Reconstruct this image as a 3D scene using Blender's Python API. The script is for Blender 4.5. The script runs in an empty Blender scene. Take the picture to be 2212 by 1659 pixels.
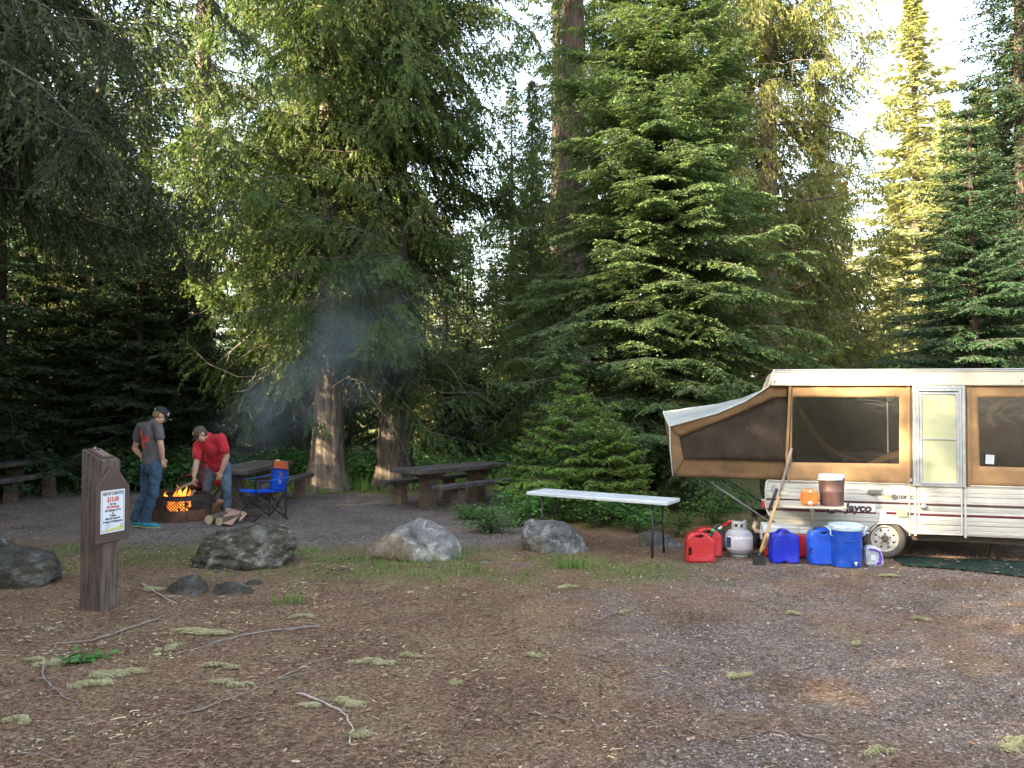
import bpy, bmesh, math, random
import numpy as np
from mathutils import Vector, Matrix, Euler, noise as mnoise
R = math.radians
PI = math.pi
random.seed(7)
SC = bpy.context.scene
COL = SC.collection

# ---------------------------------------------------------------- camera maths
FPX, CX, CY, CAMH = 1790.0, 1106.0, 829.5, 1.70
PITCH = R(1.78)
_f = Vector((0, math.cos(PITCH), math.sin(PITCH)))
_u = Vector((0, -math.sin(PITCH), math.cos(PITCH)))
EYE = Vector((0, 0, CAMH))

def ray(px, py):
    return _f + Vector((1, 0, 0)) * ((px - CX) / FPX) + _u * ((CY - py) / FPX)

def G(px, py, z=0.0):
    d = ray(px, py)
    return EYE + d * ((z - CAMH) / d.z)

def At(px, py, Y):
    d = ray(px, py)
    return EYE + d * (Y / d.y)

def XY(px, Y):
    return ((px - CX) / FPX * Y, Y)

# ---------------------------------------------------------------- object helpers
def link(o, parent=None):
    COL.objects.link(o)
    if parent is not None:
        o.parent = parent
    return o

def tag(o, label=None, cat=None, group=None, kind=None):
    if label: o['label'] = label
    if cat: o['category'] = cat
    if group: o['group'] = group
    if kind: o['kind'] = kind
    return o

def thing(name, label, cat, loc=(0, 0, 0), rot=(0, 0, 0), group=None):
    o = bpy.data.objects.new(name, None)
    o.location = loc
    o.rotation_euler = rot
    o.empty_display_size = 0.1
    link(o)
    return tag(o, label, cat, group)

def mesh_obj(name, me, mats=None, parent=None, smooth=False):
    o = bpy.data.objects.new(name, me)
    if mats is not None:
        if not isinstance(mats, (list, tuple)): mats = [mats]
        me.materials.clear()
        for m in mats: me.materials.append(m)
    if smooth and len(me.polygons):
        me.polygons.foreach_set('use_smooth', np.ones(len(me.polygons), dtype=bool))
    return link(o, parent)

def bm_obj(name, bm, mat, parent=None, smooth=False, normals=True):
    me = bpy.data.meshes.new(name)
    if normals and bm.faces:
        bmesh.ops.recalc_face_normals(bm, faces=bm.faces)
    bm.to_mesh(me); bm.free()
    return mesh_obj(name, me, mat, parent, smooth)

def copy_tree(o, parent=None):
    c = o.copy(); COL.objects.link(c); c.parent = parent
    for ch in list(o.children):
        copy_tree(ch, c)
    return c

def np_mesh(name, verts, faces, attrs=None, fattr=None):
    """faces: (N,k) int array of equal sided faces"""
    verts = np.asarray(verts, dtype=np.float32); faces = np.asarray(faces, dtype=np.int32)
    me = bpy.data.meshes.new(name)
    n, k = faces.shape
    me.vertices.add(len(verts)); me.vertices.foreach_set('co', verts.ravel())
    me.loops.add(n * k); me.loops.foreach_set('vertex_index', faces.ravel())
    me.polygons.add(n)
    me.polygons.foreach_set('loop_start', np.arange(0, n * k, k, dtype=np.int32))
    me.polygons.foreach_set('loop_total', np.full(n, k, dtype=np.int32))
    if fattr is not None:
        a = me.attributes.new('var', 'FLOAT', 'FACE'); a.data.foreach_set('value', np.asarray(fattr, dtype=np.float32))
    if attrs:
        for nm, arr in attrs.items():
            a = me.attributes.new(nm, 'FLOAT', 'POINT'); a.data.foreach_set('value', np.asarray(arr, dtype=np.float32))
    me.update(calc_edges=True)
    me.validate()
    return me

# shapes added to a bmesh -------------------------------------------------------
def box(bm, c, s, rot=None, bev=0.0, taper=None, segs=2):
    """c centre, s full size; taper=(tx,ty) scale of the top"""
    r = bmesh.ops.create_cube(bm, size=1.0)
    vs = r['verts']
    M_ = Matrix.Translation(Vector(c)) @ (rot.to_4x4() if rot is not None else Matrix())
    for v in vs:
        co = Vector((v.co.x * s[0], v.co.y * s[1], v.co.z * s[2]))
        if taper and v.co.z > 0:
            co.x *= taper[0]; co.y *= taper[1]
        v.co = co
    if bev > 0:
        es = list({e for v in vs for e in v.link_edges})
        rr = bmesh.ops.bevel(bm, geom=es, offset=bev, segments=segs, affect='EDGES', profile=0.5)
        vs = list({v for f in rr['faces'] for v in f.verts} | {v for v in vs if v.is_valid})
    bmesh.ops.transform(bm, matrix=M_, verts=[v for v in vs if v.is_valid])
    return vs

def ring_verts(bm, c, ax1, ax2, n, ph=0.0):
    return [bm.verts.new(Vector(c) + ax1 * math.cos(ph + 2 * PI * i / n) + ax2 * math.sin(ph + 2 * PI * i / n)) for i in range(n)]

def bridge(bm, r0, r1):
    n = len(r0)
    for i in range(n):
        try: bm.faces.new((r0[i], r0[(i + 1) % n], r1[(i + 1) % n], r1[i]))
        except ValueError: pass

def perp(d):
    d = d.normalized()
    a = Vector((0, 0, 1)) if abs(d.z) < 0.9 else Vector((1, 0, 0))
    x = d.cross(a).normalized(); y = d.cross(x).normalized()
    return x, y

def tube(bm, pts, rad, n=8, cap=True):
    pts = [Vector(p) for p in pts]
    rads = rad if isinstance(rad, (list, tuple)) else [rad] * len(pts)
    prev = None; first = None
    x = None
    for i, p in enumerate(pts):
        if i == 0: d = pts[1] - pts[0]
        elif i == len(pts) - 1: d = pts[-1] - pts[-2]
        else: d = (pts[i + 1] - pts[i]).normalized() + (pts[i] - pts[i - 1]).normalized()
        d.normalize()
        if x is None: x, y = perp(d)
        else:
            x = (x - d * x.dot(d)).normalized(); y = d.cross(x).normalized()
        rg = ring_verts(bm, p, x * rads[i], y * rads[i], n)
        if prev: bridge(bm, prev, rg)
        else: first = rg
        prev = rg
    if cap:
        bm.faces.new(first[::-1]); bm.faces.new(prev)

def cyl(bm, p0, p1, r0, r1=None, n=16):
    tube(bm, [p0, p1], [r0, r0 if r1 is None else r1], n)

def lathe(bm, prof, n=24, M_=None, cap=True, sx=1.0, sy=1.0):
    """prof: [(r,z)...]"""
    rings = []
    for r, z in prof:
        rg = []
        for i in range(n):
            a = 2 * PI * i / n
            co = Vector((r * math.cos(a) * sx, r * math.sin(a) * sy, z))
            rg.append(bm.verts.new(M_ @ co if M_ else co))
        rings.append(rg)
    for a, b in zip(rings, rings[1:]): bridge(bm, a, b)
    if cap:
        bm.faces.new(rings[0][::-1]); bm.faces.new(rings[-1])
    return rings

def roundcone(bm, p0, p1, r0, r1, n=14):
    p0 = Vector(p0); p1 = Vector(p1); d = (p1 - p0)
    L = d.length; d = d / max(L, 1e-6)
    x, y = perp(d)
    rings = []
    for k in range(1, 5):
        a = PI / 2 * (1 - k / 5)
        rings.append((p0 - d * r0 * math.sin(a), r0 * math.cos(a)))
    rings.append((p0, r0)); rings.append((p1, r1))
    for k in range(1, 5):
        a = PI / 2 * (k / 5)
        rings.append((p1 + d * r1 * math.sin(a), r1 * math.cos(a)))
    prev = None
    for c, r in rings:
        rg = ring_verts(bm, c, x * r, y * r, n)
        if prev: bridge(bm, prev, rg)
        else: bm.faces.new(rg[::-1])
        prev = rg
    bm.faces.new(prev)

def ellipsoid(bm, c, rad, rot=None, n=16):
    r = bmesh.ops.create_uvsphere(bm, u_segments=n, v_segments=n // 2 + 2, radius=1.0)
    M_ = Matrix.Translation(Vector(c)) @ (rot.to_4x4() if rot is not None else Matrix()) @ Matrix.Diagonal((rad[0], rad[1], rad[2], 1))
    bmesh.ops.transform(bm, matrix=M_, verts=r['verts'])

def prism(bm, pts, v0, v1, plane='xz'):
    """polygon pts in the plane, extruded from v0 to v1"""
    def mk(p, v):
        return Vector((p[0], v, p[1])) if plane == 'xz' else (Vector((p[0], p[1], v)) if plane == 'xy' else Vector((v, p[0], p[1])))
    a = [bm.verts.new(mk(p, v0)) for p in pts]
    b = [bm.verts.new(mk(p, v1)) for p in pts]
    bm.faces.new(a); bm.faces.new(b[::-1]); bridge(bm, a, b)

def frame_rot(xd, zd):
    """3x3 rotation whose x axis is xd and z close to zd"""
    x = Vector(xd).normalized(); z = Vector(zd); z = (z - x * z.dot(x)).normalized(); y = z.cross(x)
    return Matrix((x, y, z)).transposed()

def remesh(bm, voxel, smooth_it=4, name='tmp', disp=None):
    """union of the closed shapes in bm into one continuous surface"""
    me = bpy.data.meshes.new(name); bmesh.ops.recalc_face_normals(bm, faces=bm.faces)
    bm.to_mesh(me); bm.free()
    o = bpy.data.objects.new(name, me); COL.objects.link(o)
    m = o.modifiers.new('r', 'REMESH'); m.mode = 'VOXEL'; m.voxel_size = voxel
    if smooth_it:
        s = o.modifiers.new('s', 'SMOOTH'); s.factor = 0.5; s.iterations = smooth_it
    dg = bpy.context.evaluated_depsgraph_get(); dg.update()
    out = bpy.data.meshes.new_from_object(o.evaluated_get(dg))
    bpy.data.objects.remove(o); bpy.data.meshes.remove(me)
    if disp:
        n = len(out.vertices)
        co = np.empty(n * 3, np.float32); no = np.empty(n * 3, np.float32)
        out.vertices.foreach_get('co', co); out.vertices.foreach_get('normal', no)
        co = co.reshape(-1, 3); no = no.reshape(-1, 3)
        d = np.array([disp(Vector(c), Vector(m_)) for c, m_ in zip(co.tolist(), no.tolist())], np.float32)
        co = co + no * d[:, None]
        out.vertices.foreach_set('co', co.ravel()); out.update()
    return out

def text_mesh(s, size, extrude=0.0004, shear=0.0, bold=0.0, align='CENTER', spacing=1.0):
    cu = bpy.data.curves.new('t', 'FONT'); cu.body = s; cu.size = size; cu.extrude = extrude
    cu.shear = shear; cu.offset = bold; cu.align_x = align; cu.align_y = 'CENTER'; cu.space_character = spacing
    cu.resolution_u = 4
    o = bpy.data.objects.new('t', cu); COL.objects.link(o)
    dg = bpy.context.evaluated_depsgraph_get(); dg.update()
    me = bpy.data.meshes.new_from_object(o.evaluated_get(dg))
    bpy.data.objects.remove(o); bpy.data.curves.remove(cu)
    return me

# ---------------------------------------------------------------- materials
def new_mat(name):
    m = bpy.data.materials.new(name); m.use_nodes = True
    nt = m.node_tree; nt.nodes.clear()
    out = nt.nodes.new('ShaderNodeOutputMaterial')
    return m, nt, out

def N(nt, typ, **kw):
    n = nt.nodes.new(typ)
    for k, v in kw.items():
        if k.startswith('i_'):
            key = k[2:].replace('_', ' ')
            n.inputs[key].default_value = v
        else: setattr(n, k, v)
    return n

def c4(c): return (c[0], c[1], c[2], 1.0)

def ramp(nt, fac, stops):
    r = nt.nodes.new('ShaderNodeValToRGB')
    el = r.color_ramp.elements
    while len(el) > 1: el.remove(el[0])
    el[0].position = stops[0][0]; el[0].color = c4(stops[0][1])
    for p, c in stops[1:]:
        e = el.new(p); e.color = c4(c)
    nt.links.new(fac, r.inputs['Fac'])
    return r.outputs['Color']

def mixc(nt, fac, a, b, mode='MIX'):
    m = nt.nodes.new('ShaderNodeMix'); m.data_type = 'RGBA'; m.blend_type = mode
    for idx, v in ((0, fac), (6, a), (7, b)):
        if hasattr(v, 'is_output'): nt.links.new(v, m.inputs[idx])
        elif idx == 0: m.inputs[0].default_value = v
        else: m.inputs[idx].default_value = c4(v)
    return m.outputs[2]

def math_(nt, op, a, b=None, c=None):
    m = nt.nodes.new('ShaderNodeMath'); m.operation = op
    for i, v in enumerate((a, b, c)):
        if v is None: continue
        if hasattr(v, 'is_output'): nt.links.new(v, m.inputs[i])
        else: m.inputs[i].default_value = v
    return m.outputs[0]

def noise_tex(nt, scale, detail=4, rough=0.6, vec=None, stretch=None, dist=0.0):
    n = N(nt, 'ShaderNodeTexNoise'); n.inputs['Scale'].default_value = scale
    n.inputs['Detail'].default_value = detail; n.inputs['Roughness'].default_value = rough
    n.inputs['Distortion'].default_value = dist
    if vec is None:
        vec = N(nt, 'ShaderNodeTexCoord').outputs['Object']
    if stretch:
        mp = N(nt, 'ShaderNodeMapping'); mp.inputs['Scale'].default_value = stretch
        nt.links.new(vec, mp.inputs['Vector']); vec = mp.outputs['Vector']
    nt.links.new(vec, n.inputs['Vector'])
    return n.outputs['Fac']

def principled(nt, out, col, rough=0.6, metal=0.0, bump=None, bstr=0.3, bdist=0.01, spec=0.5, coat=0.0):
    p = N(nt, 'ShaderNodeBsdfPrincipled')
    if hasattr(col, 'is_output'): nt.links.new(col, p.inputs['Base Color'])
    else: p.inputs['Base Color'].default_value = c4(col)
    if hasattr(rough, 'is_output'): nt.links.new(rough, p.inputs['Roughness'])
    else: p.inputs['Roughness'].default_value = rough
    p.inputs['Metallic'].default_value = metal
    p.inputs['Specular IOR Level'].default_value = spec
    p.inputs['Coat Weight'].default_value = coat
    if bump is not None:
        b = N(nt, 'ShaderNodeBump'); b.inputs['Strength'].default_value = bstr; b.inputs['Distance'].default_value = bdist
        nt.links.new(bump, b.inputs['Height']); nt.links.new(b.outputs[0], p.inputs['Normal'])
    if out is not None: nt.links.new(p.outputs[0], out.inputs['Surface'])
    return p

def PM(name, col, rough=0.55, col2=None, scale=6.0, stretch=None, bump=0.15, bdist=0.004, bscale=None, metal=0.0, spec=0.5, lo=0.35, hi=0.65, detail=5, dirt=None, dirt_amt=0.5, dirt_scale=3.0):
    """general purpose procedural surface: two tones, wear, bump"""
    m, nt, out = new_mat(name)
    if col2 is None: col2 = tuple(c * 0.8 for c in col)
    f = noise_tex(nt, scale, detail, stretch=stretch)
    c = ramp(nt, f, [(lo, col2), (hi, col)])
    if dirt is not None:
        g = noise_tex(nt, dirt_scale, 6, 0.65)
        r_ = N(nt, 'ShaderNodeMapRange'); nt.links.new(g, r_.inputs[0])
        r_.inputs[1].default_value = 0.5; r_.inputs[2].default_value = 0.72; r_.inputs[3].default_value = 0; r_.inputs[4].default_value = dirt_amt
        c = mixc(nt, r_.outputs[0], c, dirt)
    rg = N(nt, 'ShaderNodeMapRange'); nt.links.new(f, rg.inputs[0])
    rg.inputs[3].default_value = max(0.03, rough - 0.1); rg.inputs[4].default_value = min(1, rough + 0.1)
    b = noise_tex(nt, bscale or scale * 3, 5, stretch=stretch) if bump else None
    principled(nt, out, c, rg.outputs[0], metal, b, bump, bdist, spec)
    return m

def leaf_mat(name, c_dark, c_light, trans=0.35, scale=1.2, rough=0.6, tip=None):
    m, nt, out = new_mat(name)
    at = N(nt, 'ShaderNodeAttribute'); at.attribute_name = 'var'
    f = noise_tex(nt, scale, 3)
    oi = N(nt, 'ShaderNodeObjectInfo')
    s = math_(nt, 'ADD', math_(nt, 'MULTIPLY', at.outputs['Fac'], 0.55), math_(nt, 'MULTIPLY', f, 0.45))
    mid = tuple((a + b) / 2 for a, b in zip(c_dark, c_light))
    c = ramp(nt, s, [(0.2, c_dark), (0.5, mid), (0.8, c_light)])
    if tip:
        gt = math_(nt, 'GREATER_THAN', at.outputs['Fac'], 0.93)
        c = mixc(nt, gt, c, tip)
    hs = N(nt, 'ShaderNodeHueSaturation')
    hs.inputs['Fac'].default_value = 1.0
    nt.links.new(math_(nt, 'ADD', 0.48, math_(nt, 'MULTIPLY', oi.outputs['Random'], 0.03)), hs.inputs['Hue'])
    nt.links.new(math_(nt, 'ADD', 0.85, math_(nt, 'MULTIPLY', oi.outputs['Random'], 0.3)), hs.inputs['Value'])
    nt.links.new(c, hs.inputs['Color']); c = hs.outputs['Color']
    p = principled(nt, None, c, rough, spec=0.25)
    t = N(nt, 'ShaderNodeBsdfTranslucent')
    c2 = mixc(nt, 1.0, c, (1.0, 1.0, 0.55), 'MULTIPLY')
    nt.links.new(c2, t.inputs['Color'])
    mx = N(nt, 'ShaderNodeMixShader'); mx.inputs[0].default_value = trans
    nt.links.new(p.outputs[0], mx.inputs[1]); nt.links.new(t.outputs[0], mx.inputs[2])
    nt.links.new(mx.outputs[0], out.inputs['Surface'])
    return m

def bark_mat(name, c1, c2, c3=None, vs=0.18, scale=14, bump=0.8, bdist=0.03):
    m, nt, out = new_mat(name)
    f = noise_tex(nt, scale, 7, 0.65, stretch=(1, 1, vs), dist=0.4)
    g = noise_tex(nt, 1.3, 4)
    c = ramp(nt, f, [(0.34, c1), (0.62, c2)])
    if c3: 
        r_ = N(nt, 'ShaderNodeMapRange'); nt.links.new(g, r_.inputs[0]); r_.inputs[1].default_value = .45; r_.inputs[2].default_value = .65
        c = mixc(nt, r_.outputs[0], c, mixc(nt, 0.5, c, c3))
    principled(nt, out, c, 0.9, 0, f, bump, bdist, 0.2)
    return m
# ================================================================ vegetation
def nrm(a): return a / np.maximum(np.linalg.norm(a, axis=-1, keepdims=True), 1e-9)
UPV = np.array([0., 0., 1.])

def leaf_quads(c, d, nor, ln, w):
    side = nrm(np.cross(d, nor))
    mid = c + d * (ln * 0.45)[:, None]
    v = np.stack([c, mid + side * (w / 2)[:, None] , c + d * ln[:, None], mid - side * (w / 2)[:, None]], axis=1)
    v[:, 2, 2] -= ln * 0.12
    n = len(c)
    return v.reshape(-1, 3), np.arange(n * 4, dtype=np.int32).reshape(n, 4)

def tube_polys(P, Rr, sides=3):
    """P (n,K,3) polylines, Rr (n,K) radii -> verts, quads"""
    n, K, _ = P.shape
    T = np.gradient(P, axis=1); T = nrm(T)
    A = np.cross(T, UPV + np.array([0.01, 0.02, 0])); A = nrm(A); B = np.cross(T, A)
    ang = np.arange(sides) * 2 * np.pi / sides
    V = P[:, :, None, :] + (A[:, :, None, :] * np.cos(ang)[None, None, :, None] + B[:, :, None, :] * np.sin(ang)[None, None, :, None]) * Rr[:, :, None, None]
    idx = np.arange(n * K * sides).reshape(n, K, sides)
    a = idx[:, :-1, :]; b = idx[:, 1:, :]
    F = np.stack([a, np.roll(a, -1, 2), np.roll(b, -1, 2), b], axis=-1).reshape(-1, 4)
    return V.reshape(-1, 3), F

def conifer_parts(seed, H, R_, h0, nb, prof=None, elev=(-0.1, 0.6), droop=0.35, up=0.12, tw_sp=0.09, tw_len=0.42, tw_ang=60, tw_drop=0.15,
                  lf_sp=0.05, lf_len=0.085, lf_w=0.03, lf_ang=42, sag=0.15, vertical=False, s0=0.10, keep=0.95, az_rng=None, irregular=0.25, gap=0.0, r_tr=0.1, wig=0.0, whorl=None, lean=(0, 0)):
    rng = np.random.default_rng(seed)
    if prof is None: prof = lambda t: (1 - t) ** 0.85
    t = (np.arange(nb) + rng.random(nb)) / nb
    t = t ** 0.9
    if whorl:
        t = np.round(t * whorl) / whorl + rng.normal(0, 0.12 / whorl, nb)
        t = np.clip(t, 0, 0.995)
    h = h0 + (H - h0) * t
    az = (np.arange(nb) * 2.39996 + rng.normal(0, 0.35, nb))
    if az_rng is not None: az = az_rng[0] + (az_rng[1] - az_rng[0]) * rng.random(nb)
    # clumpy: branch length varies slowly round the tree
    L = R_ * prof(t) * (1 - irregular / 2 + irregular * rng.random(nb) + irregular * 0.8 * np.sin(az * 2 + h * 1.3 + seed) * 0.5)
    L = np.maximum(L, 0.12)
    e = elev[0] + (elev[1] - elev[0]) * t + rng.normal(0, 0.07, nb)
    dr = droop * (0.7 + 0.6 * rng.random(nb)); uu = up * (0.5 + rng.random(nb))
    bend = rng.normal(0, 0.12 + 0.25 * wig, nb); ph1 = rng.random(nb) * 6.28; ph2 = rng.random(nb) * 6.28; wa = wig * (0.5 + rng.random(nb))
    def P(i, s):
        r = L[i] * s
        a = az[i] + bend[i] * s + wa[i] * 0.35 * s * np.sin(s * 7 + ph1[i])
        x = np.cos(a) * r; y = np.sin(a) * r
        z = h[i] + L[i] * (e[i] * s - dr[i] * s ** 2 + uu[i] * s ** 3 + wa[i] * 0.09 * s * np.sin(s * 8 + ph2[i]))
        return np.stack([x + lean[0] * h[i], y + lean[1] * h[i], z], -1)
    # limbs
    K = 9
    ss = np.linspace(0, 1, K)
    I = np.repeat(np.arange(nb), K); S = np.tile(ss, nb)
    LP = P(I, S).reshape(nb, K, 3)
    LR = (0.006 + 0.007 * L)[:, None] * (1 - 0.85 * ss)[None, :]
    limb = tube_polys(LP, LR, 3)
    # twigs
    ntw = np.maximum((L * (1 - s0) / tw_sp).astype(int), 3) * 2
    I = np.repeat(np.arange(nb), ntw)
    first = np.repeat(np.cumsum(ntw) - ntw, ntw); j = np.arange(len(I)) - first
    s = s0 + (1 - s0) * (j + 0.5 * rng.random(len(I))) / ntw[I]
    s = np.clip(s, 0, 0.995)
    side = np.where(j % 2 == 0, 1.0, -1.0)
    kk = rng.random(len(I)) < keep
    if gap > 0:
        kk &= (np.sin(s * 9 + I * 1.7) * 0.5 + 0.5 + rng.random(len(I)) * 0.5) > gap
    I, s, side, j = I[kk], s[kk], side[kk], j[kk]
    p = P(I, s); T = nrm(P(I, s + 0.02) - P(I, s))
    B = nrm(np.cross(T, UPV))
    ang = np.radians(tw_ang + rng.normal(0, 10, len(I)))
    D = T * np.cos(ang)[:, None] + B * (side * np.sin(ang))[:, None]
    D[:, 2] -= tw_drop * (0.6 + 0.8 * rng.random(len(I)))
    D = nrm(D + rng.normal(0, 0.06, D.shape))
    edge = np.minimum(1, (s - s0 * 0.6) / 0.25)
    l = (tw_len * L[I] ** 0.75 * (1.02 - 0.78 * s) * (0.35 + 0.65 * edge) * (0.7 + 0.5 * rng.random(len(I))) + 0.05)
    tv = rng.random(len(I))
    # leaves
    m = np.maximum((l / lf_sp).astype(int), 2) * 2
    J = np.repeat(np.arange(len(I)), m)
    first = np.repeat(np.cumsum(m) - m, m); q = np.arange(len(J)) - first
    tt = (q + rng.random(len(J)) * 0.6) / m[J]
    sd = np.where(q % 2 == 0, 1.0, -1.0)
    pos = p[J] + D[J] * (l[J] * tt)[:, None]
    pos[:, 2] -= sag * l[J] * tt ** 2
    if vertical:
        Nn = nrm(np.cross(D[J], UPV) + rng.normal(0, 0.45, (len(J), 3)))
    else:
        Nn = nrm(UPV[None, :] + rng.normal(0, 0.35, (len(J), 3)))
    C = nrm(np.cross(D[J], Nn))
    la = np.radians(lf_ang + rng.normal(0, 12, len(J)))
    ld = D[J] * np.cos(la)[:, None] + C * (sd * np.sin(la))[:, None]
    ld[:, 2] -= 0.08 + sag * 0.5
    ld = nrm(ld)
    ln = lf_len * (0.65 + 0.6 * rng.random(len(J))) * (1.1 - 0.4 * tt)
    w = lf_w * (0.7 + 0.6 * rng.random(len(J)))
    pos += rng.normal(0, 0.006, pos.shape)
    V, F = leaf_quads(pos, ld, nrm(Nn + rng.normal(0, 0.3, Nn.shape)), ln, w)
    var = np.clip(0.45 * tv[J] + 0.3 * rng.random(len(J)) + 0.25 * (s[I[J] * 0 + J] if False else tt), 0, 1)
    # twig stems as thin 3 sided tubes
    K2 = 3; s2 = np.linspace(0, 1, K2)
    TP = p[:, None, :] + D[:, None, :] * (l[:, None] * s2[None, :])[:, :, None]
    TP[:, :, 2] -= sag * l[:, None] * s2[None, :] ** 2
    TR = np.tile(np.array([0.005, 0.0035, 0.0015]), (len(p), 1))
    pick = rng.random(len(p)) < 0.45
    tw = tube_polys(TP[pick], TR[pick], 3)
    lv, lf = limb; tv2, tf2 = tw
    woodV = np.concatenate([lv, tv2]); woodF = np.concatenate([lf, tf2 + len(lv)])
    return (V, F, var), (woodV, woodF), LP

def dead_twigs(seed, n, h0, h1, Lr, r_tr, az_rng=None, sub=5):
    """bare crooked twigs with side twigs hanging out of the lower crown"""
    rng = np.random.default_rng(seed)
    K = 7; Ps = []; Rs = []
    for i in range(n):
        h = h0 + (h1 - h0) * rng.random(); a = rng.random() * 2 * np.pi if az_rng is None else az_rng[0] + (az_rng[1] - az_rng[0]) * rng.random()
        L = Lr[0] + (Lr[1] - Lr[0]) * rng.random()
        d = np.array([np.cos(a), np.sin(a), rng.normal(-0.25, 0.25)]); pts = [np.array([np.cos(a) * r_tr, np.sin(a) * r_tr, h])]
        for k in range(K - 1):
            d = nrm(d + rng.normal(0, 0.16, 3) + np.array([0, 0, -0.05])); pts.append(pts[-1] + d * L / (K - 1))
        pts = np.array(pts); Ps.append(pts); Rs.append(np.linspace(0.012 + 0.004 * L, 0.003, K))
        for q in range(sub):
            k = rng.integers(2, K); b = nrm(d + rng.normal(0, 0.6, 3) + np.array([0, 0, -0.35])); l = L * (0.12 + 0.25 * rng.random())
            o = [pts[k]]
            for k2 in range(K - 1):
                b = nrm(b + rng.normal(0, 0.18, 3) + np.array([0, 0, -0.08])); o.append(o[-1] + b * l / (K - 1))
            Ps.append(np.array(o)); Rs.append(np.linspace(0.006, 0.002, K))
    return tube_polys(np.array(Ps), np.array(Rs), 3)

def hanging(seed, LP, n, ln=(0.15, 0.7), w=0.035, smin=0.3):
    """strands of pale lichen below the limbs"""
    rng = np.random.default_rng(seed)
    nb = len(LP); b = rng.integers(0, nb, n); s = smin + (1 - smin) * rng.random(n)
    k = np.clip((s * 8).astype(int), 0, 7); fr = s * 8 - k
    base = LP[b, k] * (1 - fr)[:, None] + LP[b, k + 1] * fr[:, None]
    Vs = []; 
    reps = 5
    base = np.repeat(base, reps, 0); m = len(base)
    base = base + rng.normal(0, 0.035, (m, 3))
    L = np.repeat(ln[0] + (ln[1] - ln[0]) * rng.random(n) ** 2, reps) * (0.5 + 0.6 * rng.random(m))
    a = rng.random(m) * 2 * np.pi; wd = w * (0.3 + 0.8 * rng.random(m))
    S = np.stack([np.cos(a), np.sin(a), np.zeros(m)], -1)
    rows = []
    for q, wf in ((0, 0.5), (0.35, 1.0), (0.7, 0.6), (1.0, 0.08)):
        c = base.copy(); c[:, 2] -= L * q; c += rng.normal(0, 0.014, c.shape)
        rows.append((c - S * (wd * wf / 2)[:, None], c + S * (wd * wf / 2)[:, None]))
    V = np.stack([x for r in rows for x in r], axis=1).reshape(-1, 3)
    o = (np.arange(m) * 8)[:, None]
    F = np.concatenate([o + np.array([[0, 1, 3, 2]]), o + np.array([[2, 3, 5, 4]]), o + np.array([[4, 5, 7, 6]])])
    return V, F, np.repeat(rng.random(n), reps)[np.tile(np.arange(m), 3)]

def trunk_mesh(name, H, r0, flare=0.35, lobes=6, seed=1, lean=(0, 0), seg=36, rings=56, groove=0.04, base=-0.12):
    rng = np.random.default_rng(seed)
    t = np.linspace(0, 1, rings) ** 1.7
    z = base + (H - base) * t
    a = np.linspace(0, 2 * np.pi, seg, endpoint=False)
    Z, A = np.meshgrid(z, a, indexing='ij')
    ph = rng.random(6) * 6.28
    rr = r0 * np.maximum(0.03, (1 - np.clip(Z / H, 0, 1)) ** 0.75)
    fl = flare * r0 * np.exp(-np.maximum(Z, 0) / 0.45) * (1 + 0.45 * np.sin(A * lobes + ph[0]) + 0.25 * np.sin(A * 3 + ph[1]))
    fl += 0.12 * r0 * np.exp(-np.maximum(Z, 0) / 2.2)
    gr = groove * r0 * (np.sin(A * 11 + ph[2] + np.sin(Z * 0.9)) + 0.7 * np.sin(A * 17 + ph[3] + 1.3 * np.sin(Z * 1.4)) + 0.5 * rng.normal(0, 1, (1, seg)))
    r = rr + fl + gr * (rr / r0 + 0.2)
    X = np.cos(A) * r + lean[0] * Z + 0.05 * r0 * np.sin(Z * 0.7); Y = np.sin(A) * r + lean[1] * Z
    V = np.stack([X, Y, Z], -1).reshape(-1, 3)
    idx = np.arange(rings * seg).reshape(rings, seg); p = idx[:-1]; q = idx[1:]
    F = np.stack([p, np.roll(p, -1, 1), np.roll(q, -1, 1), q], -1).reshape(-1, 4)
    return np_mesh(name, V, F)

M_FIR = leaf_mat('fir_needles', (0.026, 0.064, 0.036), (0.165, 0.245, 0.088), 0.4, 1.1)
M_CEDSHADE = leaf_mat('shaded_cedar_sprays', (0.012, 0.023, 0.010), (0.055, 0.075, 0.028), 0.3, 0.8)  # cedar greens darkened: shade on the near boughs is painted into the colour
M_YFIR = leaf_mat('young_fir_needles', (0.05, 0.13, 0.028), (0.24, 0.40, 0.08), 0.35, 2.0)
M_SPR = leaf_mat('spruce_needles', (0.014, 0.038, 0.022), (0.055, 0.105, 0.045), 0.28, 0.8)
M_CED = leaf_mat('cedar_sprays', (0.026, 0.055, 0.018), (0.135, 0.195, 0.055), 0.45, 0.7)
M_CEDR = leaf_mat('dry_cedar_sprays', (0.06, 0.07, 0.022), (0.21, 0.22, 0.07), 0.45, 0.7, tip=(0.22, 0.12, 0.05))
M_LICH = leaf_mat('hanging_lichen', (0.16, 0.16, 0.06), (0.30, 0.30, 0.13), 0.4, 3.0)
M_BARK = bark_mat('cedar_bark', (0.045, 0.034, 0.028), (0.24, 0.195, 0.16), (0.15, 0.105, 0.08))
M_BARKR = bark_mat('red_cedar_bark', (0.035, 0.026, 0.022), (0.15, 0.112, 0.095), (0.11, 0.075, 0.055))
M_BARKD = bark_mat('dark_bark', (0.035, 0.028, 0.024), (0.12, 0.10, 0.085))
M_LIMB = PM('limb_wood', (0.12, 0.095, 0.075), 0.85, (0.05, 0.038, 0.03), scale=9, bump=0)
M_DEAD = PM('dead_twig_wood', (0.26, 0.23, 0.2), 0.85, (0.12, 0.10, 0.085), scale=9, bump=0)

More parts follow.
